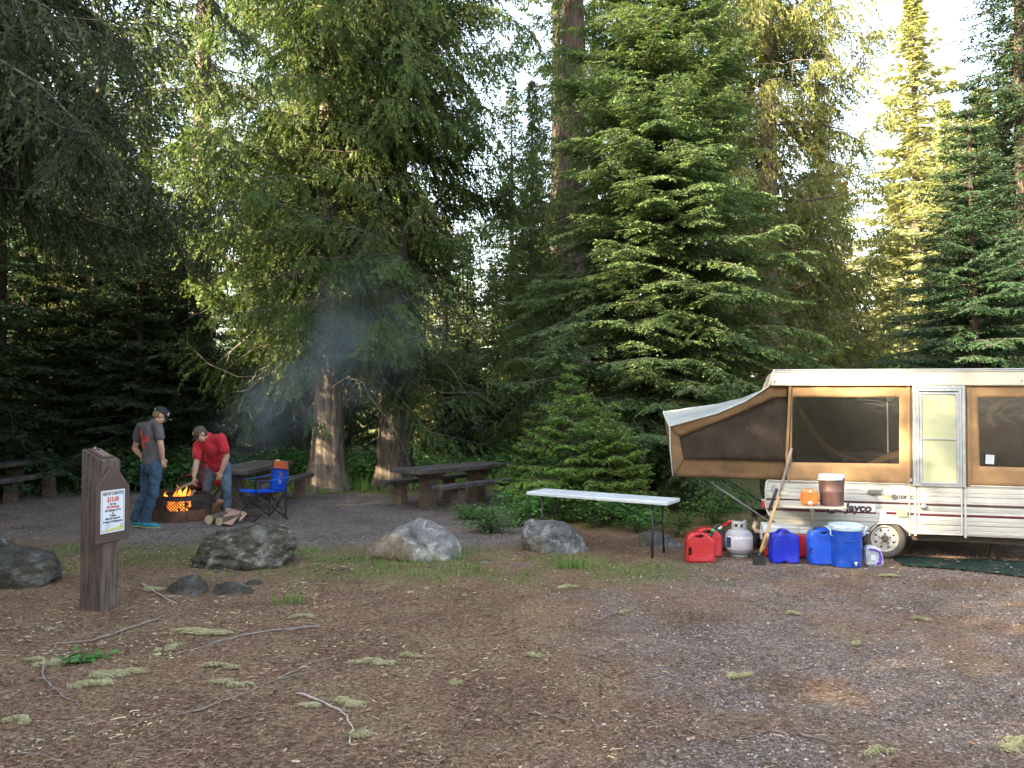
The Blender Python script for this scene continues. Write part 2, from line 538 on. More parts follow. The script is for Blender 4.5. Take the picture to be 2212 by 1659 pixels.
SPRUCE = dict(elev=(-0.15, 0.55), droop=0.28, up=0.16, tw_len=0.36, tw_ang=58, tw_drop=0.16)
CEDAR = dict(elev=(-0.15, 0.35), droop=0.75, up=0.75, tw_len=0.36, tw_ang=46, tw_drop=0.9, vertical=True, sag=0.35, lf_ang=34, irregular=1.1, wig=1.0)

def tree(name, label, cat, loc, H, R_, h0, nb, mleaf, seed, style, r0, group=None, lich=0, dead=0, dead_h=None, dead_L=(0.8, 2.2), flare=0.35, lean=(0, 0), mbark=None, tgroove=0.04, dead_az=None, rotz=0.0, **kw):
    root = thing(name, label, cat, (loc[0], loc[1], loc[2] if len(loc) > 2 else 0.0), (0, 0, rotz), group)
    d = dict(style); d.update(kw)
    (V, F, var), (wV, wF), LP = conifer_parts(seed, H, R_, h0, nb, lean=lean, **d)
    mesh_obj('trunk', trunk_mesh('trunk', H * 1.0, r0, flare, seed=seed, lean=lean, groove=tgroove), mbark or M_BARKD, root, smooth=True)
    mesh_obj('limbs', np_mesh('limbs', wV, wF), M_LIMB, root)
    mesh_obj('crown', np_mesh('crown', V, F, fattr=var), mleaf, root)
    if lich:
        hV, hF, hv = hanging(seed + 5, LP, lich)
        mesh_obj('hanging_lichen', np_mesh('hanging_lichen', hV, hF, fattr=hv), M_LICH, root)['kind'] = 'stuff'
    if dead:
        dh = dead_h or (h0 * 0.7, h0 + 2)
        dV, dF = dead_twigs(seed + 9, dead, dh[0], dh[1], dead_L, r0 * 0.8, dead_az)
        mesh_obj('dead_branches', np_mesh('dead_branches', dV, dF), M_DEAD, root)
    return root
# ---------------------------------------------------------------- hero trees
x, y = XY(708, 17.6)
tree('cedar_tree', 'cedar with flared grey-brown trunk, left one of the two big trunks behind the campfire', 'tree', (x, y), 20, 2.9, 2.7, 430, M_CED, 11, CEDAR, 0.30,
     lich=260, dead=34, dead_h=(2.3, 5.2), dead_L=(1.2, 3.2), mbark=M_BARK, flare=0.55, tw_sp=0.10, lf_sp=0.05, lf_len=0.115, lf_w=0.038,
     prof=lambda t: 0.55 + 0.45 * np.sin(np.clip(t * 2.2 + 0.7, 0, np.pi)) * (1 - t * 0.6), gap=0.2)
x, y = XY(853, 17.9)
tree('cedar_tree', 'cedar with dark furrowed trunk standing behind the left end of the middle picnic table', 'tree', (x, y), 21, 2.45, 2.6, 380, M_CED, 23, CEDAR, 0.335,
     lich=160, dead=22, dead_h=(2.2, 4.2), dead_L=(0.8, 2.4), mbark=M_BARKD, flare=0.3, tw_sp=0.10, lf_sp=0.05, lf_len=0.115, lf_w=0.038,
     prof=lambda t: 0.6 + 0.4 * np.sin(np.clip(t * 2.4 + 0.4, 0, np.pi)) * (1 - t * 0.5), gap=0.15)
x, y = XY(1238, 23)
tree('cedar_tree', 'tall bare reddish-brown cedar trunk rising behind the big fir beside the trailer', 'tree', (x, y), 27, 2.0, 4.0, 210, M_CED, 31, CEDAR, 0.50,
     lich=60, dead=14, dead_h=(3, 12), dead_L=(0.8, 2.2), mbark=M_BARKR, flare=0.35, tw_sp=0.12, lf_sp=0.06, lf_len=0.13, lf_w=0.04, gap=0.2)
x, y = XY(1203, 25.5)
tree('cedar_tree', 'thin grey trunk standing just left of the tall reddish-brown trunk', 'tree', (x, y), 24, 1.5, 3.0, 190, M_SPR, 37, SPRUCE, 0.22,
     dead=16, dead_h=(3, 14), dead_L=(0.6, 1.6), mbark=M_BARKD, flare=0.2, tw_sp=0.12, lf_sp=0.07, lf_len=0.13, lf_w=0.04)
x, y = XY(1150, 21.8)
tree('cedar_tree', 'slim drooping cedar veiling the foot of the tall bare trunk', 'tree', (x, y), 10.5, 1.5, 1.0, 230, M_CED, 33, CEDAR, 0.12, lich=40,
     tw_sp=0.10, lf_sp=0.055, lf_len=0.11, lf_w=0.036, gap=0.1)
x, y = XY(1285, 26.5)
tree('cedar_tree', 'drooping cedar filling the gap between the tall bare trunk and the big fir', 'tree', (x, y), 19, 2.0, 1.5, 260, M_CED, 34, CEDAR, 0.2, lich=80,
     tw_sp=0.12, lf_sp=0.065, lf_len=0.14, lf_w=0.046, gap=0.1)
x, y = XY(1775, 27)
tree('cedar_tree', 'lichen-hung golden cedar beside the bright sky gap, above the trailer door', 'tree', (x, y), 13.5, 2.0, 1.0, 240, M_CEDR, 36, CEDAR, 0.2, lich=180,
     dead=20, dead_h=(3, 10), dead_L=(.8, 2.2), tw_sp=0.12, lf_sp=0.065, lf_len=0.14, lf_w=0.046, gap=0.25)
x, y = XY(1425, 15.3)
tree('fir_tree', 'large bushy fir with layered boughs just left of and behind the camper trailer', 'tree', (x, y), 11.4, 2.15, 0.4, 600, M_FIR, 41, SPRUCE, 0.16,
     tw_sp=0.062, lf_sp=0.038, lf_len=0.078, lf_w=0.03, droop=0.42, up=0.22, elev=(-0.05, 0.5), tw_len=0.40, tw_drop=0.12, irregular=0.55, gap=0.2, wig=0.35,
     prof=lambda t: np.minimum(1.0, 0.85 + 0.6 * t) * (1 - np.clip((t - 0.25) / 0.80, 0, 1) ** 1.8))
# young firs in front of it
x, y = XY(1235, 13.0)
tree('young_fir', 'tallest young bright green fir between the middle picnic table and the white folding table', 'fir', (x, y), 2.35, 1.0, 0.06, 110, M_YFIR, 51, SPRUCE, 0.035,
     tw_sp=0.05, lf_sp=0.03, lf_len=0.055, lf_w=0.022, elev=(0.05, 0.7), droop=0.2, up=0.1, tw_len=0.42, irregular=0.35, whorl=13)
x, y = XY(1150, 14.2)
tree('young_fir', 'young yellow-green fir whose boughs touch the right end of the middle picnic table', 'fir', (x, y), 1.6, 0.62, 0.06, 80, M_YFIR, 52, SPRUCE, 0.03,
     tw_sp=0.05, lf_sp=0.03, lf_len=0.055, lf_w=0.022, elev=(0.05, 0.7), droop=0.2, up=0.1, tw_len=0.42, irregular=0.35, whorl=10)
x, y = XY(1318, 12.7)
tree('young_fir', 'young fir directly behind the white folding table, right of the tallest young fir', 'fir', (x, y), 1.75, 0.95, 0.06, 80, M_YFIR, 53, SPRUCE, 0.03,
     tw_sp=0.05, lf_sp=0.03, lf_len=0.055, lf_w=0.022, elev=(0.05, 0.7), droop=0.2, up=0.1, tw_len=0.42, irregular=0.35, whorl=10)
x, y = XY(1105, 26)
tree('spruce_tree', 'slender narrow-topped spruce seen against the sky between the cedars', 'tree', (x, y), 12.2, 2.0, 0.8, 270, M_SPR, 61, SPRUCE, 0.11,
     tw_sp=0.11, lf_sp=0.06, lf_len=0.12, lf_w=0.045, elev=(-0.2, 0.3), irregular=0.5)
x, y = XY(1152, 27.5)
tree('spruce_tree', 'sparse spruce with a thin dark stem, just right of the slender spruce', 'tree', (x, y), 10.5, 1.9, 1.0, 190, M_SPR, 62, SPRUCE, 0.12,
     tw_sp=0.12, lf_sp=0.06, lf_len=0.12, lf_w=0.045, elev=(-0.2, 0.3), irregular=0.6, gap=0.3)
x, y = XY(1665, 21.5)
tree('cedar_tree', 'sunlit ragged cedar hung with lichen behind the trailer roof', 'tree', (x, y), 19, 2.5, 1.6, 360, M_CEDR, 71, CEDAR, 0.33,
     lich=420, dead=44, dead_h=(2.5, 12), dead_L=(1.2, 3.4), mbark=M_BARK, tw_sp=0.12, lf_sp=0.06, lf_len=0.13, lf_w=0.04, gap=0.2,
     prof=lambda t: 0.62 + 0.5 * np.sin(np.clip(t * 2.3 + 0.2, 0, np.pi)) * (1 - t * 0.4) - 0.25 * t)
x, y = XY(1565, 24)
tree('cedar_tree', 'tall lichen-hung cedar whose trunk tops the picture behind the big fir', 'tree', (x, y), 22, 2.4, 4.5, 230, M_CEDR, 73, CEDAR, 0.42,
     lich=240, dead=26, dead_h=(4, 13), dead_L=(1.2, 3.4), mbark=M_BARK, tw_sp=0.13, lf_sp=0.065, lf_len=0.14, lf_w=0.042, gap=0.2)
x, y = XY(2105, 18.5)
tree('spruce_tree', 'dark green spruce of flat boughs rising behind the right end of the trailer roof', 'tree', (x, y), 9.0, 2.4, 0.6, 320, M_SPR, 81, SPRUCE, 0.14,
     tw_sp=0.075, lf_sp=0.042, lf_len=0.085, lf_w=0.03, elev=(-0.05, 0.4), whorl=26, irregular=0.35)
x, y = XY(2215, 21.5)
tree('spruce_tree', 'tall dark spruce cut by the right edge of the photo', 'tree', (x, y), 20, 2.7, 0.8, 420, M_SPR, 83, SPRUCE, 0.2,
     tw_sp=0.10, lf_sp=0.055, lf_len=0.11, lf_w=0.04, elev=(-0.1, 0.4), irregular=0.5, gap=0.1)
x, y = XY(98, 18.3)
tree('spruce_tree', 'small dark spruce with dry golden lower boughs behind the far left picnic table', 'tree', (x, y), 4.6, 2.1, 0.15, 190, M_SPR, 91, SPRUCE, 0.07,
     tw_sp=0.065, lf_sp=0.036, lf_len=0.075, lf_w=0.026, elev=(-0.25, 0.5), droop=0.25, whorl=17, irregular=0.35)
x, y = XY(300, 18.6)
tree('spruce_tree', 'dark spruce filling the shade behind the man in the grey shirt', 'tree', (x, y), 6.6, 2.2, 0.3, 200, M_SPR, 93, SPRUCE, 0.13,
     tw_sp=0.085, lf_sp=0.046, lf_len=0.095, lf_w=0.034, irregular=0.4)
# near overhanging cedar at the upper left
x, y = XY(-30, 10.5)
tree('cedar_tree', 'near cedar with dark overhanging boughs filling the upper left corner', 'tree', (x - 1.0, y), 18, 3.4, 5.0, 440, M_CEDSHADE, 95, CEDAR, 0.36,
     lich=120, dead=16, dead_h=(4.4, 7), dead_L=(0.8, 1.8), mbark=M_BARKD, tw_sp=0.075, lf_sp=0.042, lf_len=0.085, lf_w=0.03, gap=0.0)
x, y = XY(430, 20.5)
tree('cedar_tree', 'cedar with a pale grey upper trunk and dark hanging boughs left of the campfire cedars', 'tree', (x, y), 21, 2.4, 4.6, 200, M_CED, 97, CEDAR, 0.3,
     lich=160, dead=18, dead_h=(3, 7), mbark=M_BARK, tw_sp=0.11, lf_sp=0.055, lf_len=0.12, lf_w=0.036, gap=0.5)
x, y = XY(640, 25)
tree('cedar_tree', 'sunlit golden-green cedar with a pale leaning trunk behind the left campfire cedar', 'tree', (x, y), 23, 2.3, 3.0, 260, M_CEDR, 99, CEDAR, 0.42,
     lich=160, dead=20, dead_h=(4, 10), mbark=M_BARK, tw_sp=0.13, lf_sp=0.065, lf_len=0.14, lf_w=0.042, gap=0.25)

M_FIRSUN = leaf_mat('sunlit_fir_needles', (0.20, 0.22, 0.10), (0.46, 0.49, 0.28), 0.45, 1.0)  # needles lightened so sun glare on background firs is part of the colour
# ---------------------------------------------------------------- background forest (copies of four kinds)
protos = []
def proto(name, cat, H, R_, h0, nb, ml, seed, style, r0, **kw):
    o = tree(name, None, cat, (0, 0, 0), H, R_, h0, nb, ml, seed, style, r0, **kw)
    protos.append([o, H, False]); return len(protos) - 1
pA = proto('spruce_tree', 'tree', 12, 2.2, 0.4, 170, M_SPR, 201, SPRUCE, 0.16, tw_sp=0.13, lf_sp=0.075, lf_len=0.15, lf_w=0.055, irregular=0.4)
pB = proto('spruce_tree', 'tree', 12, 1.7, 0.8, 150, M_SPR, 205, SPRUCE, 0.15, tw_sp=0.13, lf_sp=0.075, lf_len=0.15, lf_w=0.055, irregular=0.5, gap=0.2, droop=0.4)
pC = proto('cedar_tree', 'tree', 14, 2.7, 1.0, 150, M_CED, 209, CEDAR, 0.22, tw_sp=0.14, lf_sp=0.08, lf_len=0.17, lf_w=0.055, gap=0.15)
pD = proto('fir_tree', 'tree', 12, 1.9, 0.3, 260, M_FIRSUN, 213, SPRUCE, 0.15, tw_sp=0.12, lf_sp=0.08, lf_len=0.19, lf_w=0.085, irregular=1.0, gap=0.25)

def place(pi, X, Y, H, label, group, z=0.0, wide=1.0):
    P_ = protos[pi]
    if not P_[2]: o = P_[0]; P_[2] = True
    else: o = copy_tree(P_[0])
    s = H / P_[1]
    o.location = (X, Y, z); o.scale = (s * wide, s * wide, s); o.rotation_euler = (0, 0, random.uniform(0, 6.28))
    o['label'] = label
    if group: o['group'] = group
    elif 'group' in o: del o['group']
    return o

rnd = random.Random(5)
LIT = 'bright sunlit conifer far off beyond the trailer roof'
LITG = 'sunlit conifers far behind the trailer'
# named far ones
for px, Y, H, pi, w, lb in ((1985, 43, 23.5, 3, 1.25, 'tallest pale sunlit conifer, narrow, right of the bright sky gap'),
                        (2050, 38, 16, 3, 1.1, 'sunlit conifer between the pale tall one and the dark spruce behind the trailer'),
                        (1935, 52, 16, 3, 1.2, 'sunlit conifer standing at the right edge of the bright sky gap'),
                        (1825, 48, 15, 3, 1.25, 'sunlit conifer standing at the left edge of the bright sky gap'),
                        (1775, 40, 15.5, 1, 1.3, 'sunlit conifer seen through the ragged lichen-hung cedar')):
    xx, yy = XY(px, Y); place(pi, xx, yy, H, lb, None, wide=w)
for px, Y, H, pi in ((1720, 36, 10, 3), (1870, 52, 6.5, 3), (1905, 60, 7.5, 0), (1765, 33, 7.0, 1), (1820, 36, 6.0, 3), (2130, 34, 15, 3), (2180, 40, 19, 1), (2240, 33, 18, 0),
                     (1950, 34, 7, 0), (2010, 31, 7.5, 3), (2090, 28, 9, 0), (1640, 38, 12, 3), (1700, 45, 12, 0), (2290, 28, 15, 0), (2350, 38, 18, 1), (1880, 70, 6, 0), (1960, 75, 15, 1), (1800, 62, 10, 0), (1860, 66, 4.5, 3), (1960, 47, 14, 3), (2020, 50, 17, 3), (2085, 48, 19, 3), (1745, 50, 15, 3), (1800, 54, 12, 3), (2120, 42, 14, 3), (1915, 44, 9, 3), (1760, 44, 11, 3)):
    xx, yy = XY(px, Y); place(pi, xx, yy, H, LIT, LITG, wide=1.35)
for px, Y, H in ((1065, 30, 7.0), (1135, 31, 7.5), (1185, 29, 9), (1020, 33, 7.5), (1240, 33, 10), (960, 31, 9), (1100, 37, 8.5), (1170, 40, 10)):
    xx, yy = XY(px, Y); place(rnd.choice((0, 1, 3)), xx, yy, H, 'conifer in the gap between the cedars and the tall bare trunk', 'conifers in the central gap', wide=1.3)
# dark forest band behind the camp
DK = 'conifer in the dense forest behind the picnic tables'
DKG = 'conifers in the forest behind the camp'
def skyline(px):
    pts = [(-400, 60), (0, 120), (250, 260), (400, 430), (560, 400), (650, 300), (800, 300), (950, 400), (1040, 560), (1120, 520), (1200, 470), (1400, 300), (1600, 330)]
    for (a, b), (c, d) in zip(pts, pts[1:]):
        if a <= px <= c: return b + (d - b) * (px - a) / (c - a)
    return 300
for row, (Y, n) in enumerate(((21.5, 13), (25, 15), (29, 17), (34, 18), (41, 18), (52, 18))):
    for i in range(n):
        px = -420 + (2040) * (i + rnd.uniform(0.15, 0.85)) / n
        yy = Y + rnd.uniform(-1.6, 1.6)
        if row == 0 and 560 < px < 1700: continue
        if row == 1 and 1060 < px < 1180: continue
        sk = skyline(px) + rnd.uniform(0, 170)
        if row > 0 and px < 420: sk = 400 + rnd.uniform(0, 140)
        H = 1.7 + (885 - sk) / FPX * yy
        H = max(3.0, min(H, 20))
        X_, _ = XY(px, yy)
        pi = rnd.choice((0, 0, 1, 2, 2, 3) if row > 0 else (0, 0, 1, 2))
        place(pi, X_, yy, H, DK, DKG, wide=max(1.0, min(1.8, 7.0 / H)))
# off-frame trees round the clearing: they shade it and would be met a step to the side
SH = 'conifer at the edge of the clearing, out of the picture'
ring_ = [(-10.9, 13.0, 8.5), (-11.4, 15.3, 7.5), (-9.2, -0.6, 11), (-9.8, 1.9, 11), (-8.2, -3.2, 10.5), (-10.6, 4.4, 11), (-13.2, 12.2, 7.5), (-13.4, 14.6, 7), (-14.8, 17.2, 8), (-13.0, 9.4, 10), (-12.6, 7.0, 13.5), (-13.2, 4.6, 12), (-13.0, 2.2, 13), (-13.6, -.2, 14), (-13.2, -2.6, 14), (-16.4, 5.8, 13), (-16.6, 3.2, 13), (-16.4, .6, 15), (-16.2, 8.3, 11), (-16.6, 10.8, 9), (-16.8, 13.4, 9.5), (-16.5, -2.2, 16),
         (-20, 1.5, 16), (-20, -4.5, 17), (-13, -5.2, 14), (-16.2, -5.4, 16), (-12.4, -7.8, 14), (-15.5, -8.4, 16), (-10.5, -9.6, 13), (-13.6, -11, 16), (-8.2, -11, 13), (-11, -13.2, 16), (-5.5, -12, 12), (-1, -15, 12), (14, -9, 11), (15.5, 0, 9)]
for X_, Y_, H in ring_:
    o = place(rnd.choice((0, 2, 2, 0)), X_, Y_, H, SH, 'conifers round the clearing', wide=1.35)
for px, Y, H, lb in ((55, 22.5, 17, 'tall dark conifer rising above the far left picnic table'), (310, 23, 16, 'tall dark conifer rising behind the two men'), (-10, 17.8, 13, 'tall dark conifer at the far left edge behind the picnic table'), (205, 21.0, 13, 'tall dark conifer between the left edge and the man in the grey shirt'), (390, 19.6, 8.5, 'dark conifer directly behind the fire ring'), (-150, 15.5, 9, 'dark conifer just outside the left edge of the picture')):
    xx, yy = XY(px, Y); place(0, xx, yy, H, lb, None, wide=1.25)
# ================================================================ ground
def vnoise(x, y, seed=0):
    """cheap smooth value noise, numpy"""
    xi = np.floor(x).astype(np.int64); yi = np.floor(y).astype(np.int64)
    xf = x - xi; yf = y - yi
    xf = xf * xf * (3 - 2 * xf); yf = yf * yf * (3 - 2 * yf)
    def h(a, b):
        n = (a * 374761393 + b * 668265263 + seed * 974634777) & 0x7fffffff
        n = ((n ^ (n >> 13)) * 1274126177) & 0x7fffffff
        return ((n ^ (n >> 16)) & 0xffff) / 65535.0
    return (h(xi, yi) * (1 - xf) + h(xi + 1, yi) * xf) * (1 - yf) + (h(xi, yi + 1) * (1 - xf) + h(xi + 1, yi + 1) * xf) * yf

def fbm(x, y, o=4, seed=0):
    s = 0; a = 0.5; t = 0
    for i in range(o):
        s = s + a * vnoise(x * 2 ** i, y * 2 ** i, seed + i); t += a; a *= 0.5
    return s / t

def gh(x, y):
    x = np.asarray(x, float); y = np.asarray(y, float)
    z = (fbm(x * 0.6, y * 0.6, 3, 3) - 0.5) * 0.03 + (fbm(x * 4, y * 4, 2, 9) - 0.5) * 0.012
    far = np.clip((y - 19) / 12, 0, 1)
    z = z + far * (fbm(x * 0.25, y * 0.25, 3, 21) * 0.5)
    return z

def weights(x, y):
    n = fbm(x * 0.8, y * 0.8, 4, 31); n2 = fbm(x * 2.2, y * 2.2, 3, 37)
    ss = lambda a, b, v: np.clip((v - a) / (b - a), 0, 1)
    # edge of the gravel pull-in runs from (0.2,4) to (1.2,9.3)
    edge = -0.9 + 0.22 * y + (n - 0.5) * 1.8
    gravel = ss(-0.6, 1.0, x - edge) * (1 - ss(10.6, 12.0, y + 0.0 * x))
    gravel = gravel * (0.45 + 0.55 * ss(0.40, 0.62, n2))
    ring = ss(9.6, 11.3, y + (n - 0.5) * 2.2) * (1 - ss(16.6, 17.4, y + (n - 0.5) * 1.4)) * (1 - ss(0.2, 1.2, x + (n - .5)))
    # green strip between the boulders, verge behind the tables
    band = np.exp(-((y - 9.2 + 0.12 * (x + 1)) / 1.15) ** 2) * (1 - ss(1.4, 2.6, x)) * ss(0.36, 0.54, n2 * 0.5 + n * 0.5)
    band = np.maximum(band, np.exp(-((y - 9.6) / 1.3) ** 2) * (1 - ss(-4.2, -2.4, x)) * ss(0.34, 0.5, n2))
    verge = ss(16.4, 17.4, y + (n - 0.5) * 1.6)
    verge = np.maximum(verge, ss(11.3, 12.3, y) * ss(0.1, 1.2, x + (n - .5)))
    grass = np.clip(np.maximum(band * 1.0, verge), 0, 1)
    return gravel, ring, grass

def axis(lo, hi, dlo, dhi, step, n_out):
    core = np.arange(dlo, dhi + 1e-6, step)
    a = dlo - np.geomspace(step * 2, dlo - lo, n_out)[::-1]
    b = dhi + np.geomspace(step * 2, hi - dhi, n_out)
    return np.concatenate([a, core, b])

gx = axis(-400, 400, -9, 8, 0.06, 60); gy = axis(-300, 600, 2.5, 19, 0.06, 60)
XX, YY = np.meshgrid(gx, gy, indexing='ij')
ZZ = gh(XX, YY)
V = np.stack([XX, YY, ZZ], -1).reshape(-1, 3)
nx, ny = XX.shape; idx = np.arange(nx * ny).reshape(nx, ny)
F = np.stack([idx[:-1, :-1], idx[1:, :-1], idx[1:, 1:], idx[:-1, 1:]], -1).reshape(-1, 4)
wg, wr, wgr = weights(XX, YY)
me = np_mesh('ground', V, F, attrs={'gravel': wg.ravel(), 'ring': wr.ravel(), 'green': wgr.ravel()})

m, nt, out = new_mat('forest_ground')
co = N(nt, 'ShaderNodeTexCoord').outputs['Object']
f1 = noise_tex(nt, 2.2, 6, 0.7, co); f2 = noise_tex(nt, 38, 5, 0.75, co); f3 = noise_tex(nt, 0.9, 3, 0.5, co)
duff = ramp(nt, f2, [(0.30, (0.030, 0.017, 0.011)), (0.44, (0.125, 0.070, 0.045)), (0.57, (0.25, 0.152, 0.102)), (0.70, (0.44, 0.33, 0.25))])
duff2 = ramp(nt, f2, [(0.30, (0.04, 0.028, 0.018)), (0.47, (0.16, 0.11, 0.068)), (0.66, (0.38, 0.29, 0.18))])
duff = mixc(nt, ramp(nt, f1, [(0.42, (0, 0, 0)), (0.62, (1, 1, 1))]), duff, duff2)
def vor(scale, feat='F1'):
    v = N(nt, 'ShaderNodeTexVoronoi', feature=feat); v.inputs['Scale'].default_value = scale; nt.links.new(co, v.inputs['Vector']); return v
v1 = vor(75); v2 = vor(120)
peb = ramp(nt, N(nt, 'ShaderNodeSeparateColor').outputs[0], [(0, (0, 0, 0))]) if False else None
sc1 = N(nt, 'ShaderNodeSeparateColor'); nt.links.new(v1.outputs['Color'], sc1.inputs[0])
stone = ramp(nt, sc1.outputs[0], [(0.0, (0.095, 0.068, 0.058)), (0.45, (0.22, 0.168, 0.145)), (0.75, (0.33, 0.28, 0.255)), (0.92, (0.46, 0.43, 0.41)), (1.0, (0.64, 0.62, 0.60))])
stone = mixc(nt, math_(nt, 'MULTIPLY', v1.outputs['Distance'], 0.9), stone, (0.07, 0.05, 0.045))
sc2 = N(nt, 'ShaderNodeSeparateColor'); nt.links.new(v2.outputs['Color'], sc2.inputs[0])
cind = ramp(nt, sc2.outputs[1], [(0.0, (0.075, 0.068, 0.07)), (0.6, (0.16, 0.145, 0.145)), (0.9, (0.26, 0.24, 0.23)), (1.0, (0.42, 0.38, 0.34))])
cind = mixc(nt, ramp(nt, f1, [(0.45, (0, 0, 0)), (0.7, (0.55, 0.55, 0.55))]), cind, duff)
moss = ramp(nt, f2, [(0.35, (0.045, 0.045, 0.018)), (0.52, (0.13, 0.145, 0.045)), (0.68, (0.30, 0.29, 0.12))])
def att(nm):
    a = N(nt, 'ShaderNodeAttribute'); a.attribute_name = nm; return a.outputs['Fac']
brk = math_(nt, 'ADD', f2, -0.5)
def sharp(w, k=1.6):
    s = math_(nt, 'MULTIPLY_ADD', brk, k, w)
    r_ = N(nt, 'ShaderNodeMapRange'); nt.links.new(s, r_.inputs[0]); r_.inputs[1].default_value = 0.3; r_.inputs[2].default_value = 0.75
    return r_.outputs[0]
c = mixc(nt, math_(nt, 'MULTIPLY', sharp(att('gravel')), 0.8), duff, stone)
c = mixc(nt, math_(nt, 'MULTIPLY', sharp(att('ring')), 0.85), c, cind)
c = mixc(nt, math_(nt, 'MULTIPLY', sharp(att('green')), 0.75), c, moss)
pt = ramp(nt, noise_tex(nt, 1.15, 5, 0.65, co, dist=.6), [(0.34, (0.74, 0.71, 0.68)), (0.5, (1.0, 0.97, 0.94)), (0.66, (1.18, 1.13, 1.07))])
c = mixc(nt, 1.0, c, pt, 'MULTIPLY')
hb = math_(nt, 'ADD', math_(nt, 'MULTIPLY', f2, 0.7), math_(nt, 'MULTIPLY', v1.outputs['Distance'], -0.6))
principled(nt, out, c, 0.95, 0, hb, 0.9, 0.02, 0.15)
g = mesh_obj('ground', me, m, smooth=True); g['kind'] = 'structure'

def scatter(n, x0, x1, y0, y1, seed, ypow=1.0, wt=None):
    rng = np.random.default_rng(seed)
    # within the wedge the clearing opens to, denser near by
    yy = y0 + (y1 - y0) * rng.random(n) ** ypow
    xx = (x0 + (x1 - x0) * rng.random(n)) * (0.25 + yy * 0.75 / y1) 
    if wt is not None:
        k = rng.random(n) < wt(xx, yy); xx, yy = xx[k], yy[k]
    return xx, yy, rng

# pebbles lying loose
def stones(name, n, seed, size, wt, mat_, x0=-8, x1=8, y0=3.0, y1=11.5, ypow=1.5):
    xx, yy, rng = scatter(n, x0, x1, y0, y1, seed, ypow, wt)
    m_ = len(xx); s = size[0] + (size[1] - size[0]) * rng.random(m_) ** 2.5
    oc = np.array([[1, 0, 0], [0.4, 0.9, 0], [-0.6, 0.8, 0], [-1, -.1, 0], [-0.4, -0.95, 0], [0.6, -0.75, 0], [0.15, 0.1, 0.75], [-.1, .05, -.5]])
    tri = np.array([[0, 1, 6], [1, 2, 6], [2, 3, 6], [3, 4, 6], [4, 5, 6], [5, 0, 6], [1, 0, 7], [2, 1, 7], [3, 2, 7], [4, 3, 7], [5, 4, 7], [0, 5, 7]])
    a = rng.random(m_) * 6.28
    P0 = oc[None] * (1 + rng.normal(0, 0.18, (m_, 8, 3))) * np.stack([s, s * (0.6 + 0.4 * rng.random(m_)), s * (0.5 + 0.4 * rng.random(m_))], -1)[:, None, :]
    X_ = P0[..., 0] * np.cos(a)[:, None] - P0[..., 1] * np.sin(a)[:, None]; Y_ = P0[..., 0] * np.sin(a)[:, None] + P0[..., 1] * np.cos(a)[:, None]
    base = gh(xx, yy)
    V_ = np.stack([X_ + xx[:, None], Y_ + yy[:, None], P0[..., 2] + (base + s * 0.15)[:, None]], -1).reshape(-1, 3)
    F_ = (np.arange(m_)[:, None, None] * 8 + tri[None]).reshape(-1, 3)
    var = np.repeat(rng.random(m_), 12)
    return tag(mesh_obj(name, np_mesh(name, V_, F_, fattr=var), mat_), kind='stuff')

def var_mat(name, stops, rough=0.85, trans=0.0):
    m, nt, out = new_mat(name)
    at = N(nt, 'ShaderNodeAttribute'); at.attribute_name = 'var'
    c = ramp(nt, at.outputs['Fac'], stops)
    p = principled(nt, out, c, rough, spec=0.3)
    if trans:
        t = N(nt, 'ShaderNodeBsdfTranslucent'); nt.links.new(c, t.inputs['Color'])
        mx = N(nt, 'ShaderNodeMixShader'); mx.inputs[0].default_value = trans
        nt.links.new(p.outputs[0], mx.inputs[1]); nt.links.new(t.outputs[0], mx.inputs[2]); nt.links.new(mx.outputs[0], out.inputs['Surface'])
    return m
M_PEB = var_mat('pebble_stone', [(0, (0.15, 0.11, 0.09)), (0.6, (0.26, 0.21, 0.185)), (0.93, (0.38, 0.35, 0.33)), (1, (0.75, 0.75, 0.75))])
M_CIN = var_mat('dark_gravel_stone', [(0, (0.05, 0.05, 0.055)), (0.6, (0.12, 0.115, 0.13)), (0.9, (0.22, 0.21, 0.22)), (1, (0.42, 0.38, 0.34))])
M_FLI = var_mat('fallen_lichen_strands', [(0, (0.32, 0.29, 0.14)), (0.5, (0.52, 0.48, 0.26)), (1, (0.68, 0.64, 0.40))], 0.9, 0.2)
M_TWG = PM('dry_twig', (0.24, 0.18, 0.13), 0.85, (0.12, 0.08, 0.06), scale=22, bump=0.2)
M_LIT = var_mat('dry_needle_litter', [(0, (0.055, 0.030, 0.019)), (0.5, (0.18, 0.103, 0.065)), (0.92, (0.29, 0.19, 0.125)), (1, (0.42, 0.33, 0.24))])
M_GRA = var_mat('grass_blades', [(0, (0.06, 0.13, 0.03)), (0.5, (0.13, 0.26, 0.05)), (0.9, (0.22, 0.38, 0.07)), (1, (0.36, 0.38, 0.16))], 0.6, 0.35)
M_LEAF = leaf_mat('shrub_leaves', (0.04, 0.12, 0.035), (0.12, 0.27, 0.065), 0.3, 2.0)

tag(stones('gravel', 80000, 1, (0.003, 0.013), lambda x, y: weights(x, y)[0] * 0.95 + 0.03, M_PEB), 'loose pale gravel on the pull-in in front of the trailer', 'gravel')
tag(stones('dark_gravel', 30000, 2, (0.005, 0.018), lambda x, y: weights(x, y)[1], M_CIN, x0=-13, x1=5, y0=9.5, y1=17.5, ypow=1.0), 'dark cinder gravel round the fire ring and picnic tables', 'gravel')

